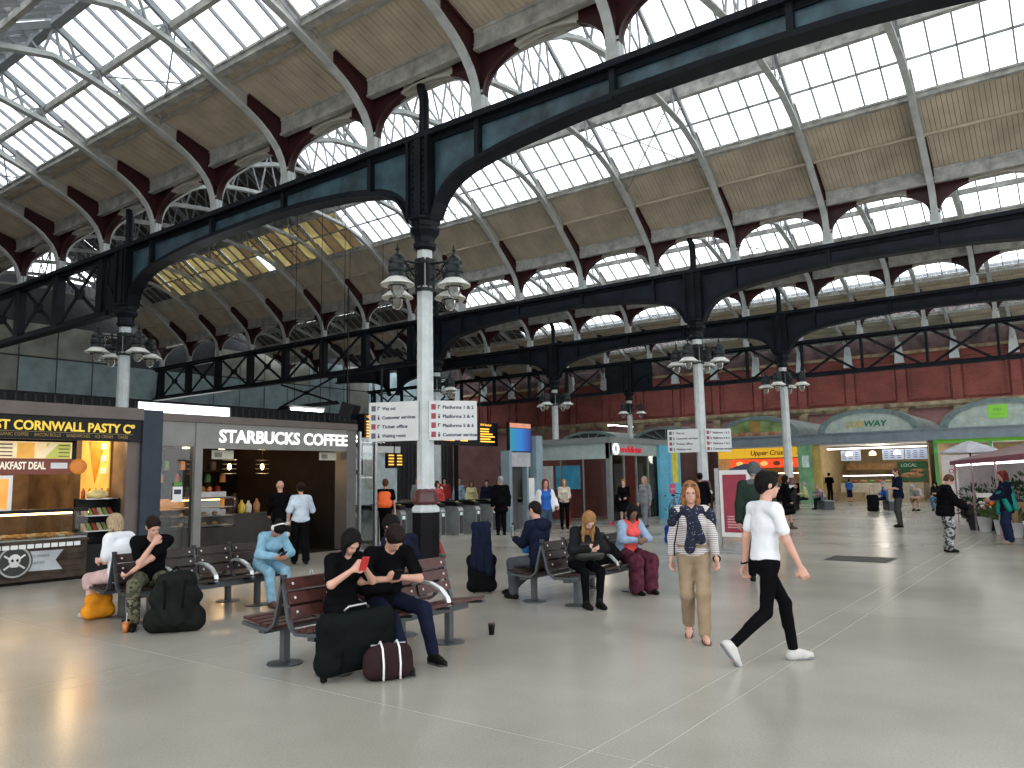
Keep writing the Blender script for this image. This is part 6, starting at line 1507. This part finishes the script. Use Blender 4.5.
phone(p5, 'L', M_BLK, 'phone held by the ginger-blonde woman', (.05, .09, .05), -.7)
p6 = person('woman in coral top, pale blue cardigan and wide wine trousers on the dark bench', (-5.86, 10.82, 0), -24, 1.64, True, .010, 'brown', ('black', 'bob'), top=dict(mat=C_PINK, sleeve=.2, loose=.012, hem=.06, name='coral_top'), coat=None, bottom=TR(C_WINE, loose=.055, folds=.008), shoes=dict(mat=C_SHOEB), lean=12, head=(22, -14),
    feet=((-.12, .38, .08), (.12, .36, .08)), hands=((-.06, .33, .78), (.06, .35, .80)), elbows=(V(-1, -.2, -.6), V(1, -.2, -.6)), **sp)
t6 = p6; cd_ = []
for q, sh, el, wr in ((-1, 'shL', 'elL', 'wrL'), (1, 'shR', 'elR', 'wrR')):
    cd_ += [cap(t6[sh], t6[el], .07, .06), cap(t6[el], t6[el]+(t6[wr]-t6[el])*.85, .06, .045), cap(t6[sh]-t6['u']*.02-t6['rx']*q*.02, t6['pel']+t6['rx']*q*.16+t6['u']*.05, .075, .07), cap(t6[sh]-t6['rx']*q*.06-t6['fw']*.06-t6['u']*.05, t6['pel']+t6['rx']*q*.07-t6['fw']*.07+t6['u']*.05, .08, .08)]
sdf_obj('cardigan', cd_, .011, C_LBLUE, t6['root'], k=.04, folds=.004)
# ---------------------------------------------------------------- left benches
p7 = person('woman in pale denim jacket and jeans with headphones looking at her phone', (-9.86, 7.14, 0), -8, 1.64, True, .010, 'tan', ('black', 'bun'), top=dict(mat=C_DENIM, sleeve=1.95, loose=.022, hem=.08, name='denim_jacket'), bottom=TR(C_DENIM, loose=.016), shoes=dict(mat=C_LEATHER, high=.10, name='boot'), lean=30, head=(42, 0),
    feet=((-.09, .46, .08), (.11, .44, .08)), hands=((-.05, .42, .70), (.05, .44, .70)), elbows=(V(-1, -.4, -.3), V(1, -.4, -.3)), **sp)
phone(p7, 'R', M_BLK, 'phone held by the woman in pale denim', (-.05, .1, .04), -1.0)
hp_ = MB(); h7 = p7
for q in (-1, 1): hp_.ball(tuple(h7['hc']-h7['hf']*.02+h7['hx']*q*.088), (.02, .035, .04), 10, 6)
hp_.tube([tuple(h7['hc']-h7['hf']*.035+h7['hx']*.098*math.cos(t)+h7['hu']*(.145*math.sin(t))) for t in [k*PI/8 for k in range(9)]], .01, 6).obj('headphones', M_WHT, h7['root'], True)
p8 = person('man in black t-shirt and camouflage trousers resting chin on hand behind a backpack', (-9.86, 5.42, 0), -30, 1.80, False, .010, 'fair', ('dark', 'crop'), top=dict(mat=C_BLACK, sleeve=.72, loose=.016, hem=.08, name='t_shirt'), bottom=TR(C_CAMO, loose=.026), shoes=dict(mat=C_SHOEB), lean=24, head=(10, 20),
    feet=((-.17, .46, .08), (.17, .46, .08)), hands=((.24, .40, .66), (-.02, .36, 1.01)), elbows=(V(-1, .0, -.5), V(.3, .2, -1)), curl=.9, palm=(V(1, .1, 0), V(-.2, -1, .4)), **sp)
p8w = person('person with wavy sandy hair in white t-shirt and shorts facing the pasty shop', (-10.52, 5.40, 0), 196, 1.70, True, .010, 'pale', ('sandy', 'bob'), top=dict(mat=C_WHITE, sleeve=.8, loose=.03, hem=.1, name='t_shirt'), bottom=TR(C_ROSE, loose=.03, len=.58), shoes=dict(mat=C_SHOEW), lean=12, head=(14, 0), feet=((-.14, .42, .08), (.12, .52, .08)), hands=((-.1, .33, .75), (.1, .36, .75)), eyes=False, bulk=1.12, **sp)
# ---------------------------------------------------------------- coffee kiosk customers
p9 = person('woman in white blouse and long black trousers with a tote at the coffee kiosk', (-13.75, 10.85, 0), 150, 1.70, True, .013, 'fair', ('dark', 'bun'), top=dict(mat=cloth('pale_blue_white', (.50, .58, .66)), sleeve=1.0, loose=.03, hem=.06, name='blouse'), bottom=TR(C_BLACK, loose=.03), shoes=dict(mat=C_SHOEB), feet=((-.1, .16, .08), (.1, -.16, .1)), hands=((-.25, .02, .95), (.2, .3, 1.1)), head=(10, 0), eyes=False)
p10 = person('bald man in black standing at the coffee counter', (-15.0, 11.25, 0), 160, 1.76, False, .014, 'fair', ('dark', 'bald'), top=dict(mat=C_BLACK, sleeve=1.9, loose=.02, hem=.1), bottom=TR(C_BLACK), shoes=dict(mat=C_SHOEB), hands=((-.15, .35, 1.0), (.25, .0, .8)), eyes=False)
p11 = person('barista in black behind the coffee counter', (-18.9, 11.9, 0), -20, 1.70, False, .015, 'tan', ('black', 'crop'), top=dict(mat=C_BLACK, sleeve=.7), bottom=TR(C_BLACK), shoes=dict(mat=C_SHOEB), hands=((-.15, .35, 1.05), (.2, .35, 1.05)), eyes=False)
# ---------------------------------------------------------------- by the gates
p12 = person('man with a bright orange backpack walking towards the gates', (-15.6, 15.15, 0), 128, 1.76, False, .014, 'fair', ('brown', 'crop'), top=dict(mat=C_BLACK, sleeve=.6, loose=.02), bottom=TR(C_BLACK), shoes=dict(mat=C_SHOEB), feet=((-.1, .18, .08), (.1, -.2, .11)), eyes=False)
p13 = person('grey-haired man in a long dark coat with his back turned near the gates', (-14.95, 19.5, 0), 140, 1.78, False, .015, 'fair', ('grey', 'short'), top=dict(mat=C_BLACK, sleeve=1.95, loose=.04, hem=.25, name='coat'), bottom=TR(C_BLACK), shoes=dict(mat=C_SHOEB), eyes=False, bulk=1.1)
p14 = person('woman in white jacket, blue top and jeans striding past the gates', (-11.7, 17.2, 0), -40, 1.68, True, .013, 'fair', ('red', 'long'), top=dict(mat=C_BLUE, sleeve=0, loose=.012, hem=.08), bottom=TR(C_JEANS, loose=.02), shoes=dict(mat=C_SHOEB), feet=((-.08, -.25, .14), (.08, .28, .08)), feet_rot=((0, -30), (0, 8)), hands=((-.3, .1, 1.0), (.27, .1, .95)))
cj = []
for q, sh, el, wr in ((-1, 'shL', 'elL', 'wrL'), (1, 'shR', 'elR', 'wrR')):
    cj += [cap(p14[sh], p14[el], .07, .06), cap(p14[el], p14[wr]*.9+p14[el]*.1, .06, .045), cap(p14[sh]-p14['u']*.02, p14['pel']+p14['rx']*q*.19+p14['u']*.02, .075, .07), cap(p14[sh]-p14['rx']*q*.08-p14['fw']*.07-p14['u']*.05, p14['pel']+p14['rx']*q*.07-p14['fw']*.09+p14['u']*.02, .085, .08)]
sdf_obj('jacket', cj, .014, C_WHITE, p14['root'], k=.04, folds=.004)
p15 = person('woman with sunglasses in cream top and black trousers before the phone kiosk', (-14.6, 22.6, 0), -50, 1.66, True, .015, 'fair', ('blond', 'long'), top=dict(mat=cloth('cream', (.55, .50, .42)), sleeve=1.8, loose=.016), bottom=TR(C_BLACK), shoes=dict(mat=C_SHOEB), hands=((-.1, .28, 1.05), (.1, .28, 1.0)), eyes=False)
p16 = person('woman with tied hair in a black dress with a bag at the phone kiosk', (-13.6, 25.0, 0), -70, 1.62, True, .015, 'pale', ('blond', 'bun'), top=dict(mat=C_BLACK, sleeve=1.9, loose=.016), bottom=dict(kind='skirt', mat=C_BLACK, len=.9, loose=.05), shoes=dict(mat=C_SHOEB), hands=((-.12, .25, 1.0), (.12, .25, .98)), eyes=False)
p17 = person('woman in grey cardigan and grey jeans walking beside the phone kiosk', (-12.4, 24.3, 0), -100, 1.70, True, .015, 'fair', ('sandy', 'long'), top=dict(mat=C_GREY, sleeve=1.9, loose=.02, hem=.14, name='cardigan'), bottom=TR(cloth('washed_grey', (.18, .20, .22)), loose=.016), shoes=dict(mat=C_SHOEB), feet=((-.08, .16, .08), (.08, -.16, .1)), eyes=False)
p18 = person('tall person with a grey hood and dark green jacket behind the striding man', (-4.55, 12.9, 0), 110, 1.90, False, .012, 'fair', ('grey', 'short'), top=dict(mat=C_GREEN, sleeve=1.95, loose=.035, hem=.15, name='jacket'), bottom=TR(C_BLACK), shoes=dict(mat=C_SHOEB), eyes=False, bulk=1.1)
sdf_obj('hood', [ell(p18['hc']+p18['hu']*.03-p18['hf']*.02, (.115, .125, .13)), cap(p18['nb']-p18['rx']*.08-p18['fw']*.04, p18['nb']+p18['rx']*.08-p18['fw']*.04, .06)], .012, cloth('hood_grey', (.10, .105, .11)), p18['root'], k=.05, sub=[ell(p18['hc']+p18['hf']*.1-p18['hu']*.02, (.075, .09, .1))])
p19 = person('woman in a knee length black dress with a shoulder bag by the far white column', (-7.9, 25.2, 0), 30, 1.66, True, .015, 'fair', ('dark', 'bob'), top=dict(mat=C_BLACK, sleeve=1.9, loose=.02), bottom=dict(kind='skirt', mat=C_BLACK, len=1.0, loose=.04), shoes=dict(mat=C_LEATHER, high=.1), hands=((-.1, .28, 1.3), (.25, .1, .85)), feet=((-.08, .14, .08), (.08, -.14, .1)), eyes=False)
p20 = person('person in black standing just behind the walking woman', (-9.7, 22.7, 0), 120, 1.78, False, .016, 'tan', ('black', 'short'), top=dict(mat=C_BLACK, sleeve=1.9, loose=.03, hem=.12), bottom=TR(C_BLACK), shoes=dict(mat=C_SHOEB), eyes=False)
p21 = person('person in a red jacket behind the poster stand', (-9.9, 25.3, 0), 60, 1.55, True, .016, 'fair', ('brown', 'bob'), top=dict(mat=C_RED, sleeve=1.9, loose=.03, hem=.12), bottom=TR(C_CHAR), shoes=dict(mat=C_SHOEB), eyes=False)
# ---------------------------------------------------------------- right side
p22 = person('bald-browed man in navy shirt and grey trousers standing looking at his phone', (-5.05, 27.45, 0), -150, 1.84, False, .013, 'fair', ('brown', 'crop'), top=dict(mat=C_NAVY, sleeve=.8, loose=.025, hem=.1, name='shirt'), bottom=TR(cloth('dark_grey_green', (.06, .065, .06)), loose=.02), shoes=dict(mat=C_SHOEB), hands=((-.14, .35, 1.22), (.25, .12, .95)), curl=.7, feet=((-.14, .04, .084), (.14, -.04, .084)))
phone(p22, 'L', M_WHT, 'pale phone held up by the standing man at right', (.03, .08, .05), -.5)
p23 = person('woman in black jumper and black and white patterned trousers looking into her bag', (-2.66, 19.4, 0), 20, 1.66, True, .012, 'fair', ('brown', 'short'), top=dict(mat=C_BLACK, sleeve=1.95, loose=.05, hem=.14, name='jumper'), bottom=TR(C_MARBLE, loose=.03, folds=.006), shoes=dict(mat=C_SHOEB), hands=((-.1, .36, 1.05), (.12, .34, .98)), head=(34, 0), lean=4, bulk=1.15)
p24 = person('flower seller in navy with a turquoise scarf holding a parcel', (-1.72, 22.1, 0), 200, 1.70, True, .013, 'fair', ('red', 'bob'), top=dict(mat=C_NAVY, sleeve=1.95, loose=.03, hem=.2, name='tunic'), bottom=TR(cloth('dark_blue_trousers', (.02, .03, .07)), loose=.03), shoes=dict(mat=mat('tan_shoe', (.3, .22, .16), .6)), hands=((-.1, .34, 1.08), (.1, .36, 1.06)), head=(10, 0), curl=.6)
n24, f24, r24, u24 = p24['nb'], p24['fw'], p24['rx'], p24['u']
sdf_obj('scarf', [cap(n24-r24*.07-f24*.03, n24+r24*.07-f24*.03, .045), cap(n24+r24*.07, n24+r24*.10+f24*.13-u24*.25, .045, .05), cap(n24+r24*.10+f24*.13-u24*.25, n24+r24*.12+f24*.14-u24*.7, .05, .06), cap(n24-r24*.07, n24-r24*.10+f24*.13-u24*.25, .045, .05), cap(n24-r24*.10+f24*.13-u24*.25, n24-r24*.2-f24*.0-u24*.62, .05, .06), cap(n24-r24*.05-f24*.06, n24-r24*.12-f24*.15-u24*.6, .05, .06)], .013, C_TEAL, p24['root'], k=.03, folds=.005)
q = world(p24, V(0, .46, 1.10)); tag(MB().box(-.16, .16, -.08, .08, 0, .1).box(-.165, .165, -.085, .085, .07, .09).obj('parcel', mat('white_paper', (.6, .58, .55), .7), None, False, q), 'white paper parcel in the flower seller hands', 'parcel')
bp1 = dict(pel=(0, 0, .56), knees=(V(-.12, .5, 1), V(.12, .5, 1)), eyes=False, res=.02)
person('white-haired person in bright blue seated by a black suitcase', (-7.75, 39.3, 0), 200, 1.62, True, skin='pale', hair=('grey', 'short'), top=dict(mat=C_BLUE, sleeve=1.9, loose=.03), bottom=TR(C_NAVY), shoes=dict(mat=C_SHOEB), lean=8, feet=((-.1, .4, .08), (.1, .4, .08)), hands=((-.1, .3, .75), (.1, .3, .75)), **bp1)
person('man in grey shirt and tan shorts bending forward on the far bench', (-6.35, 39.3, 0), -110, 1.75, False, skin='fair', hair=('grey', 'crop'), top=dict(mat=cloth('pale_grey', (.40, .39, .38)), sleeve=.8, loose=.03), bottom=TR(cloth('tan', (.28, .18, .11)), len=.6, loose=.03), shoes=dict(mat=C_SHOEB), lean=45, head=(10, 0), feet=((-.1, .35, .08), (.1, .35, .08)), hands=((-.1, .5, .6), (.1, .5, .6)), **bp1)
person('person with black hair and blue jeans seated at the end of the far bench', (-5.65, 39.5, 0), -100, 1.68, True, skin='fair', hair=('black', 'long'), top=dict(mat=C_CHAR, sleeve=1.9, loose=.02), bottom=TR(cloth('blue_jeans', (.08, .18, .30)), loose=.02), shoes=dict(mat=C_SHOEB), lean=20, head=(20, 0), feet=((-.1, .42, .08), (.1, .38, .08)), hands=((-.1, .4, .75), (.1, .4, .75)), **bp1)
person('person in pale yellow seated on the bench before the green pillar', (-11.35, 39.3, 0), 200, 1.62, True, skin='pale', hair=('grey', 'short'), top=dict(mat=C_YELL, sleeve=1.9, loose=.03), bottom=TR(C_CHAR), shoes=dict(mat=C_SHOEB), lean=8, feet=((-.1, .4, .08), (.1, .4, .08)), hands=((-.1, .3, .75), (.1, .3, .75)), **bp1)
person('person in pink with a pale cap slumped on the bench before the green pillar', (-10.5, 39.2, 0), 200, 1.58, True, skin='pale', hair=('sandy', 'short'), top=dict(mat=cloth('dull_pink', (.42, .26, .30)), sleeve=1.9, loose=.03), bottom=TR(C_CHAR), shoes=dict(mat=C_SHOEB), lean=28, feet=((-.1, .4, .08), (.1, .4, .08)), hands=((-.1, .35, .7), (.1, .35, .7)), **bp1)
person('customer in black at the bright counter shop', (-13.0, 50.0, 0), 80, 1.72, False, res=.022, eyes=False, hair=('black', 'short'), top=dict(mat=C_BLACK, sleeve=.8, loose=.03), bottom=TR(C_BLACK), shoes=dict(mat=C_SHOEB), hands=((-.15, .3, 1.1), (.25, .1, .85)))
person('child in blue t-shirt at the bright counter shop', (-11.8, 49.7, 0), 90, 1.32, False, res=.022, eyes=False, hair=('dark', 'short'), top=dict(mat=C_BLUE, sleeve=.8, loose=.03), bottom=TR(C_NAVY, len=.6, loose=.03), shoes=dict(mat=C_SHOEB))
# ---------------------------------------------------------------- crowd beyond the gates
crowd = [(-21.2, 18.2, 150, C_BLACK, C_BLACK, 'black', 'person in black just beyond the gates, left of the near column'), (-21.8, 18.9, 200, C_CHAR, C_JEANS, 'blond', 'fair-haired person in charcoal beyond the gates, left of the near column'), (-20.6, 17.2, 120, C_NAVY, C_BLACK, 'dark', 'person in navy beyond the first gates'),
 (-19.8, 21.2, 320, C_BLACK, C_CHAR, 'black', 'dark-haired person in black right beside the near column'), (-20.4, 22.6, 330, C_PINK, C_JEANS, 'brown', 'person in coral beyond the middle gates'), (-22.6, 25.0, 310, C_WHITE, C_GREYT, 'dark', 'person in white beyond the middle gates'), (-22.4, 26.2, 300, C_LBLUE, C_CHAR, 'grey', 'person in light blue beyond the right gates'),
 (-23.6, 26.6, 310, C_RED, C_JEANS, 'dark', 'person in red far beyond the gates'), (-21.2, 25.6, 320, C_YELL, C_CHAR, 'brown', 'person in yellow beyond the right gates'), (-20.2, 25.4, 300, C_NAVY, C_BLACK, 'dark', 'person in navy beyond the right gates'), (-19.4, 25.2, 280, C_BLACK, C_BLACK, 'black', 'person in black by the end of the gates'), (-24.9, 26.2, 310, C_GREY, C_JEANS, 'blond', 'fair-haired person in grey far beyond the gates')]
for i, (x, y, a, c1, c2, hr, lab) in enumerate(crowd):
    person(lab, (x, y, 0), a, 1.62+.05*(i % 4), i % 2 == 0, res=.02, eyes=False, skin=('fair', 'pale', 'tan')[i % 3], hair=(hr, ('short', 'bob', 'long')[i % 3]), top=dict(mat=c1, sleeve=1.9, loose=.03, hem=.1), bottom=TR(c2, loose=.02), shoes=dict(mat=C_SHOEB), group='people beyond the gates', feet=((-.1, .1, .08), (.1, -.1, .08)))

# ---------------------------------------------------------------- bags and small things
M_BAGB = cloth('bag_black', (.007, .007, .008)); M_BAGG = cloth('bag_green_black', (.007, .009, .009)); M_OLIVEB = cloth('rucksack_olive', (.013, .015, .013))
def strap(pts, r, m, parent, name='strap'): return MB().tube(pts, r, 6).obj(name, m, parent, True)
# big black bag on end before the couple
sc_ = thing('suitcase', 'large dark green-black soft suitcase tipped against the couple knees', 'suitcase', (-5.47, 4.93, 0), RAD(-16))
b_ = sdf_obj('case_body', [cap((-.02, -.26, .14), (-.02, .26, .17), .10), cap((-.02, -.26, .47), (-.02, .26, .50), .10), cap((-.02, -.27, .15), (-.02, -.27, .48), .10), cap((-.02, .27, .17), (-.02, .27, .50), .10), ell((-.02, 0, .32), (.13, .33, .24))], .012, M_BAGG, sc_, k=.06, folds=.004); b_.location = (0, 0, .01); b_.rotation_euler = (0, .16, 0)
for yy in (-.28, .28): MB().lathe([(.035, -.02), (.035, .02)], 12).obj('wheel', C_SHOEB, sc_).rotation_euler = (PI/2, 0, 0); sc_.children[-1].location = (-.02, yy, .036)
strap([(.04, -.12, .60), (.06, -.08, .64), (.06, .08, .65), (.04, .12, .61)], .012, M_STEEL, sc_, 'handle')
for yy in (-.17, .17): MB().tube([(.115, yy, .12), (.13, yy, .32), (.09, yy, .56)], .012, 6).obj('side_strap', M_BAGB, sc_, True)
hl = thing('holdall', 'wine-black holdall with pale straps on the floor before the couple', 'bag', (-5.17, 5.06, 0), RAD(62))
hl.scale = (.80, .85, .98)
sdf_obj('bag_body', [cap((-.17, 0, .12), (.17, 0, .12), .115), cap((-.17, 0, .2), (.17, 0, .2), .105), ell((0, 0, .16), (.26, .12, .16))], .010, cloth('bag_wine_black', (.030, .016, .018)), hl, k=.04, cut=[((0, 0, 0.002), (0, 0, -1))], folds=.004)
for xx in (-.09, .1): strap([(xx, -.128, .02), (xx, -.138, .16), (xx, -.09, .29), (xx, 0, .335), (xx, .09, .29), (xx, .138, .16), (xx, .128, .02)], .012, M_WHT, hl)
MB().box(-.2, .2, -.006, .006, .308, .318).obj('zip', M_STEEL, hl)
bpk = thing('backpack', 'big dark olive rucksack standing on the floor before the camouflage man', 'backpack', (-9.0, 5.26, 0), RAD(56))
sdf_obj('pack_body', [cap((-.2, 0, .14), (.2, 0, .14), .15, .16), cap((-.14, 0, .4), (.16, 0, .4), .15), cap((-.10, 0, .58), (.12, 0, .60), .12), ell((0, -.1, .24), (.2, .12, .18))], .012, M_OLIVEB, bpk, k=.06, cut=[((0, 0, .002), (0, 0, -1))], folds=.008)
sdf_obj('front_pocket', [ell((.0, -.17, .22), (.15, .06, .15))], .012, M_OLIVEB, bpk, folds=.004); strap([(-.12, -.14, .62), (-.1, -.2, .45), (-.1, -.24, .3)], .014, M_BAGB, bpk); strap([(.12, -.14, .62), (.1, -.2, .45), (.1, -.24, .3)], .014, M_BAGB, bpk); strap([(-.05, .02, .7), (0, .02, .76), (.05, .02, .7)], .012, M_BAGB, bpk, 'handle')
ob = thing('orange_bag', 'orange bag under the bench of the white-shirted sitter', 'bag', (-10.75, 5.2, 0)); sdf_obj('bag_body', [cap((0, -.12, .1), (0, .12, .1), .1), cap((0, -.1, .25), (0, .1, .25), .08)], .012, cloth('orange_bag', (.70, .26, .02)), ob, k=.05, cut=[((0, 0, .002), (0, 0, -1))], folds=.006)
strap([(0, -.07, .32), (0, -.03, .42), (0, .03, .42), (0, .07, .32)], .008, MATS['cloth_orange_bag'], ob, 'handle')
jc = thing('juice_cup', 'clear cup of orange juice with straw on the floor by the rucksack', 'cup', (-9.44, 4.9, 0))
MB().lathe([(.03, .004), (.042, .12)], 16).obj('juice', mat('orange_juice', (.75, .22, .02), .3), jc, True); MB().lathe([(.031, 0), (.046, .15), (.044, .15)], 16, cap=False).obj('cup_wall', M_CLEAR, jc, True); MB().tube([(0, 0, .05), (.02, 0, .23)], .004, 5).obj('straw', M_WHT, jc)
cu = thing('coffee_cup', 'black paper coffee cup on the floor at the bench end', 'cup', (-5.62, 7.12, 0)); MB().lathe([(.028, 0), (.04, .11)], 16).obj('cup_wall', C_SHOEB, cu, True); MB().lathe([(.043, .11), (.043, .125), (.036, .13)], 16).obj('lid', mat('brown_lid', (.06, .03, .02), .5), cu, 'auto')
pb_ = thing('plastic_bag', 'white plastic bag on the floor by the boots of the denim woman', 'bag', (-9.55, 7.75, 0)); sdf_obj('bag_body', [cap((-.08, 0, .1), (.08, 0, .1), .1), cap((-.06, 0, .3), (.06, 0, .3), .06)], .012, mat('white_plastic', (.62, .64, .64), .4), pb_, k=.06, cut=[((0, 0, .002), (0, 0, -1))], folds=.008)
strap([(-.05, 0, .35), (-.02, 0, .44), (.02, 0, .44), (.05, 0, .35)], .006, MATS['white_plastic'], pb_, 'handle')
st_ = thing('small_suitcase', 'black upright suitcase with a navy coat over its handle', 'suitcase', (-7.72, 9.55, 0), RAD(40))
sdf_obj('case_body', [cap((-.14, 0, .12), (.14, 0, .12), .1), cap((-.14, 0, .5), (.14, 0, .5), .1), ell((0, 0, .32), (.22, .12, .28))], .012, M_BAGB, st_, k=.05)
for xx in (-.12, .12): strap([(xx, .04, .58), (xx, .04, 1.0)], .01, M_STEEL, st_, 'handle_tube'); MB().lathe([(.035, -.015), (.035, .015)], 12).obj('wheel', C_SHOEB, st_).rotation_euler = (PI/2, 0, 0); st_.children[-1].location = (xx, .05, .036)
strap([(-.12, .04, 1.0), (.12, .04, 1.0)], .012, M_STEEL, st_, 'handle')
ct_ = tag(sdf_obj('draped_coat', [cap((-.14, .04, 1.02), (.14, .04, 1.02), .07), cap((-.12, -.05, 1.0), (-.16, -.10, .45), .07, .08), cap((.12, -.05, 1.0), (.15, -.10, .35), .07, .09), cap((-.1, .12, 1.0), (-.1, .14, .6), .06, .07), cap((.1, .12, 1.0), (.1, .15, .5), .06, .07), cap((0, -.06, 1.0), (0, -.12, .4), .07, .08)], .013, C_NAVY, None, k=.05, folds=.008, loc=(-7.72, 9.55, 0)), 'navy coat draped over the handle of the upright suitcase', 'coat'); ct_.rotation_euler = (0, 0, RAD(40)); ct_.scale = (.75, .9, 1)
wb = world(p4, V(-.08, .47, .97)); bo = thing('water_bottle', 'small bottle held by the man in navy', 'bottle', wb); MB().lathe([(.03, -.1), (.032, .04), (.015, .08), (.015, .1)], 12).obj('bottle_body', M_CLEAR, bo, True); MB().lathe([(.017, .1), (.017, .125)], 10).obj('cap', M_BLK, bo)
sdf_obj('blue_cloth', [ell((0, 0, 0), (.09, .08, .06))], .012, cloth('mid_blue', (.03, .13, .33)), None, folds=.006, loc=world(p4, V(.05, .3, .70))); tag(COL.objects[-1] if False else bpy.data.objects['blue_cloth'], 'blue folded cloth on the lap of the man in navy', 'cloth')
hb = thing('handbag', 'black leather handbag on the lap of the ginger-blonde woman', 'bag', world(p5, V(-.02, .26, .62)), RAD(-32)-PI/2)
sdf_obj('bag_body', [cap((-.13, 0, .09), (.13, 0, .09), .09), cap((-.1, 0, .19), (.1, 0, .19), .06)], .010, mat('dark_green_leather', (.022, .024, .020), .4), hb, k=.05, folds=.003); strap([(-.08, -.05, .22), (-.05, -.06, .30), (.05, -.06, .30), (.08, -.05, .22)], .009, C_SHOEB, hb, 'handle')
bb_ = thing('shoulder_bag', 'black shoulder bag piled on the bench between the blonde woman and the coral top woman', 'bag', (-5.9, 10.2, .462), RAD(80)); sdf_obj('bag_body', [cap((-.2, 0, .12), (.2, 0, .12), .12), ell((0, 0, .22), (.22, .13, .13))], .012, M_BAGB, bb_, k=.05, cut=[((0, 0, .002), (0, 0, -1))], folds=.008); strap([(-.1, 0, .33), (0, .02, .4), (.1, 0, .33)], .01, M_BAGB, bb_)
bc_ = thing('lap_bag', 'black coat and bag on the lap of the seated man in black', 'bag', world(p2, V(.10, .2, .66)), RAD(-26)-PI/2); sdf_obj('bag_body', [cap((-.14, 0, .08), (.16, 0, .1), .09), ell((.1, 0, .12), (.14, .1, .1))], .012, M_BAGB, bc_, k=.05, folds=.01); strap([(.1, -.05, .16), (.2, -.1, .2), (.26, 0, .1)], .01, M_BAGB, bc_)
obp = thing('orange_backpack', 'bright orange backpack on the man by the gates', 'backpack', world(p12, V(0, -.2, 1.02)), p12['root'].rotation_euler[2])
sdf_obj('pack_body', [cap((-.1, 0, .12), (.1, 0, .12), .12), cap((-.08, 0, .34), (.08, 0, .34), .1), ell((0, -.06, .2), (.17, .1, .18))], .014, mat('fluorescent_orange', (.85, .13, .02), .7, 0, .1, emit=.08), obp, k=.05, folds=.004)
for xx in (-.1, .1): strap([(xx, .06, .4), (xx*1.1, .18, .46), (xx*1.3, .30, .36), (xx*1.3, .3, .15)], .016, C_SHOEB, obp)
tb = thing('tote_bag', 'pale tote bag hanging from the arm of the woman at the coffee kiosk', 'bag', world(p9, V(-.27, .05, .60)), p9['root'].rotation_euler[2]); sdf_obj('bag_body', [cap((0, -.08, .05), (0, .08, .05), .05), cap((0, -.09, .28), (0, .09, .28), .035)], .014, cloth('tote_cream', (.58, .57, .52)), tb, k=.05, folds=.006); strap([(0, -.08, .3), (0, -.03, .48), (0, .03, .48), (0, .08, .3)], .01, MATS['cloth_tote_cream'], tb, 'handle')
sf = thing('far_suitcase', 'black wheeled suitcase with raised red handle by the standing man', 'suitcase', (-7.9, 37.2, 0), RAD(20)); sf.scale = (.62, .8, .85); sdf_obj('case_body', [cap((-.25, 0, .18), (.25, 0, .18), .15), cap((-.25, 0, .75), (.25, 0, .75), .15), ell((0, 0, .46), (.38, .17, .42))], .02, M_BAGB, sf, k=.06)
for xx in (-.15, .15): strap([(xx, .05, .85), (xx, .05, 1.35)], .014, cloth('dull_red', (.2, .05, .04)), sf, 'handle_tube'); MB().lathe([(.05, -.02), (.05, .02)], 12).obj('wheel', C_SHOEB, sf).rotation_euler = (PI/2, 0, 0); sf.children[-1].location = (xx, .06, .05)
strap([(-.15, .05, 1.35), (.15, .05, 1.35)], .016, MATS['cloth_dull_red'], sf, 'handle')
bg23 = thing('black_handbag', 'black bag held open by the woman in patterned trousers', 'bag', world(p23, V(0, .42, .72)), p23['root'].rotation_euler[2]); sdf_obj('bag_body', [cap((-.15, 0, .1), (.15, 0, .1), .1), cap((-.15, .02, .25), (.15, .02, .25), .07)], .013, C_SHOEB, bg23, k=.05); strap([(-.1, 0, .3), (-.06, -.05, .38), (.06, -.05, .38), (.1, 0, .3)], .012, C_SHOEB, bg23, 'handle')
bg19 = thing('shoulder_bag', 'dark shoulder bag on the woman in the black dress', 'bag', world(p19, V(.27, .02, .5)), p19['root'].rotation_euler[2]); sdf_obj('bag_body', [cap((0, -.12, .08), (0, .12, .08), .08), cap((0, -.1, .25), (0, .1, .25), .06)], .014, M_BAGB, bg19, k=.05); strap([(0, -.1, .3), (-.05, -.02, .9), (-.1, 0, 1.0)], .01, M_BAGB, bg19)
bs_ = thing('blue_suitcase', 'small blue bag on the floor left of the walking woman', 'bag', (-8.75, 18.6, 0)); sdf_obj('bag_body', [cap((-.12, 0, .12), (.12, 0, .12), .11), cap((-.12, 0, .4), (.12, 0, .4), .1), ell((0, 0, .27), (.22, .1, .22))], .014, cloth('royal_blue', (.02, .04, .22)), bs_, k=.05, cut=[((0, 0, .002), (0, 0, -1))]); strap([(-.06, 0, .5), (-.05, 0, .57), (.05, 0, .57), (.06, 0, .5)], .01, M_BAGB, bs_, 'handle')
ex = thing('fire_extinguisher', 'red fire extinguisher standing by the phone kiosk glass', 'fire extinguisher', (-16.0, 25.0, 0)); MB().lathe([(.1, 0), (.1, .5), (.07, .58), (.03, .62), (.03, .66)], 14).obj('cylinder', mat('extinguisher_red', (.45, .02, .015), .35), ex, 'auto'); MB().tube([(0, 0, .66), (.08, 0, .68), (.12, 0, .5)], .014, 6).obj('hose', M_BLK, ex)
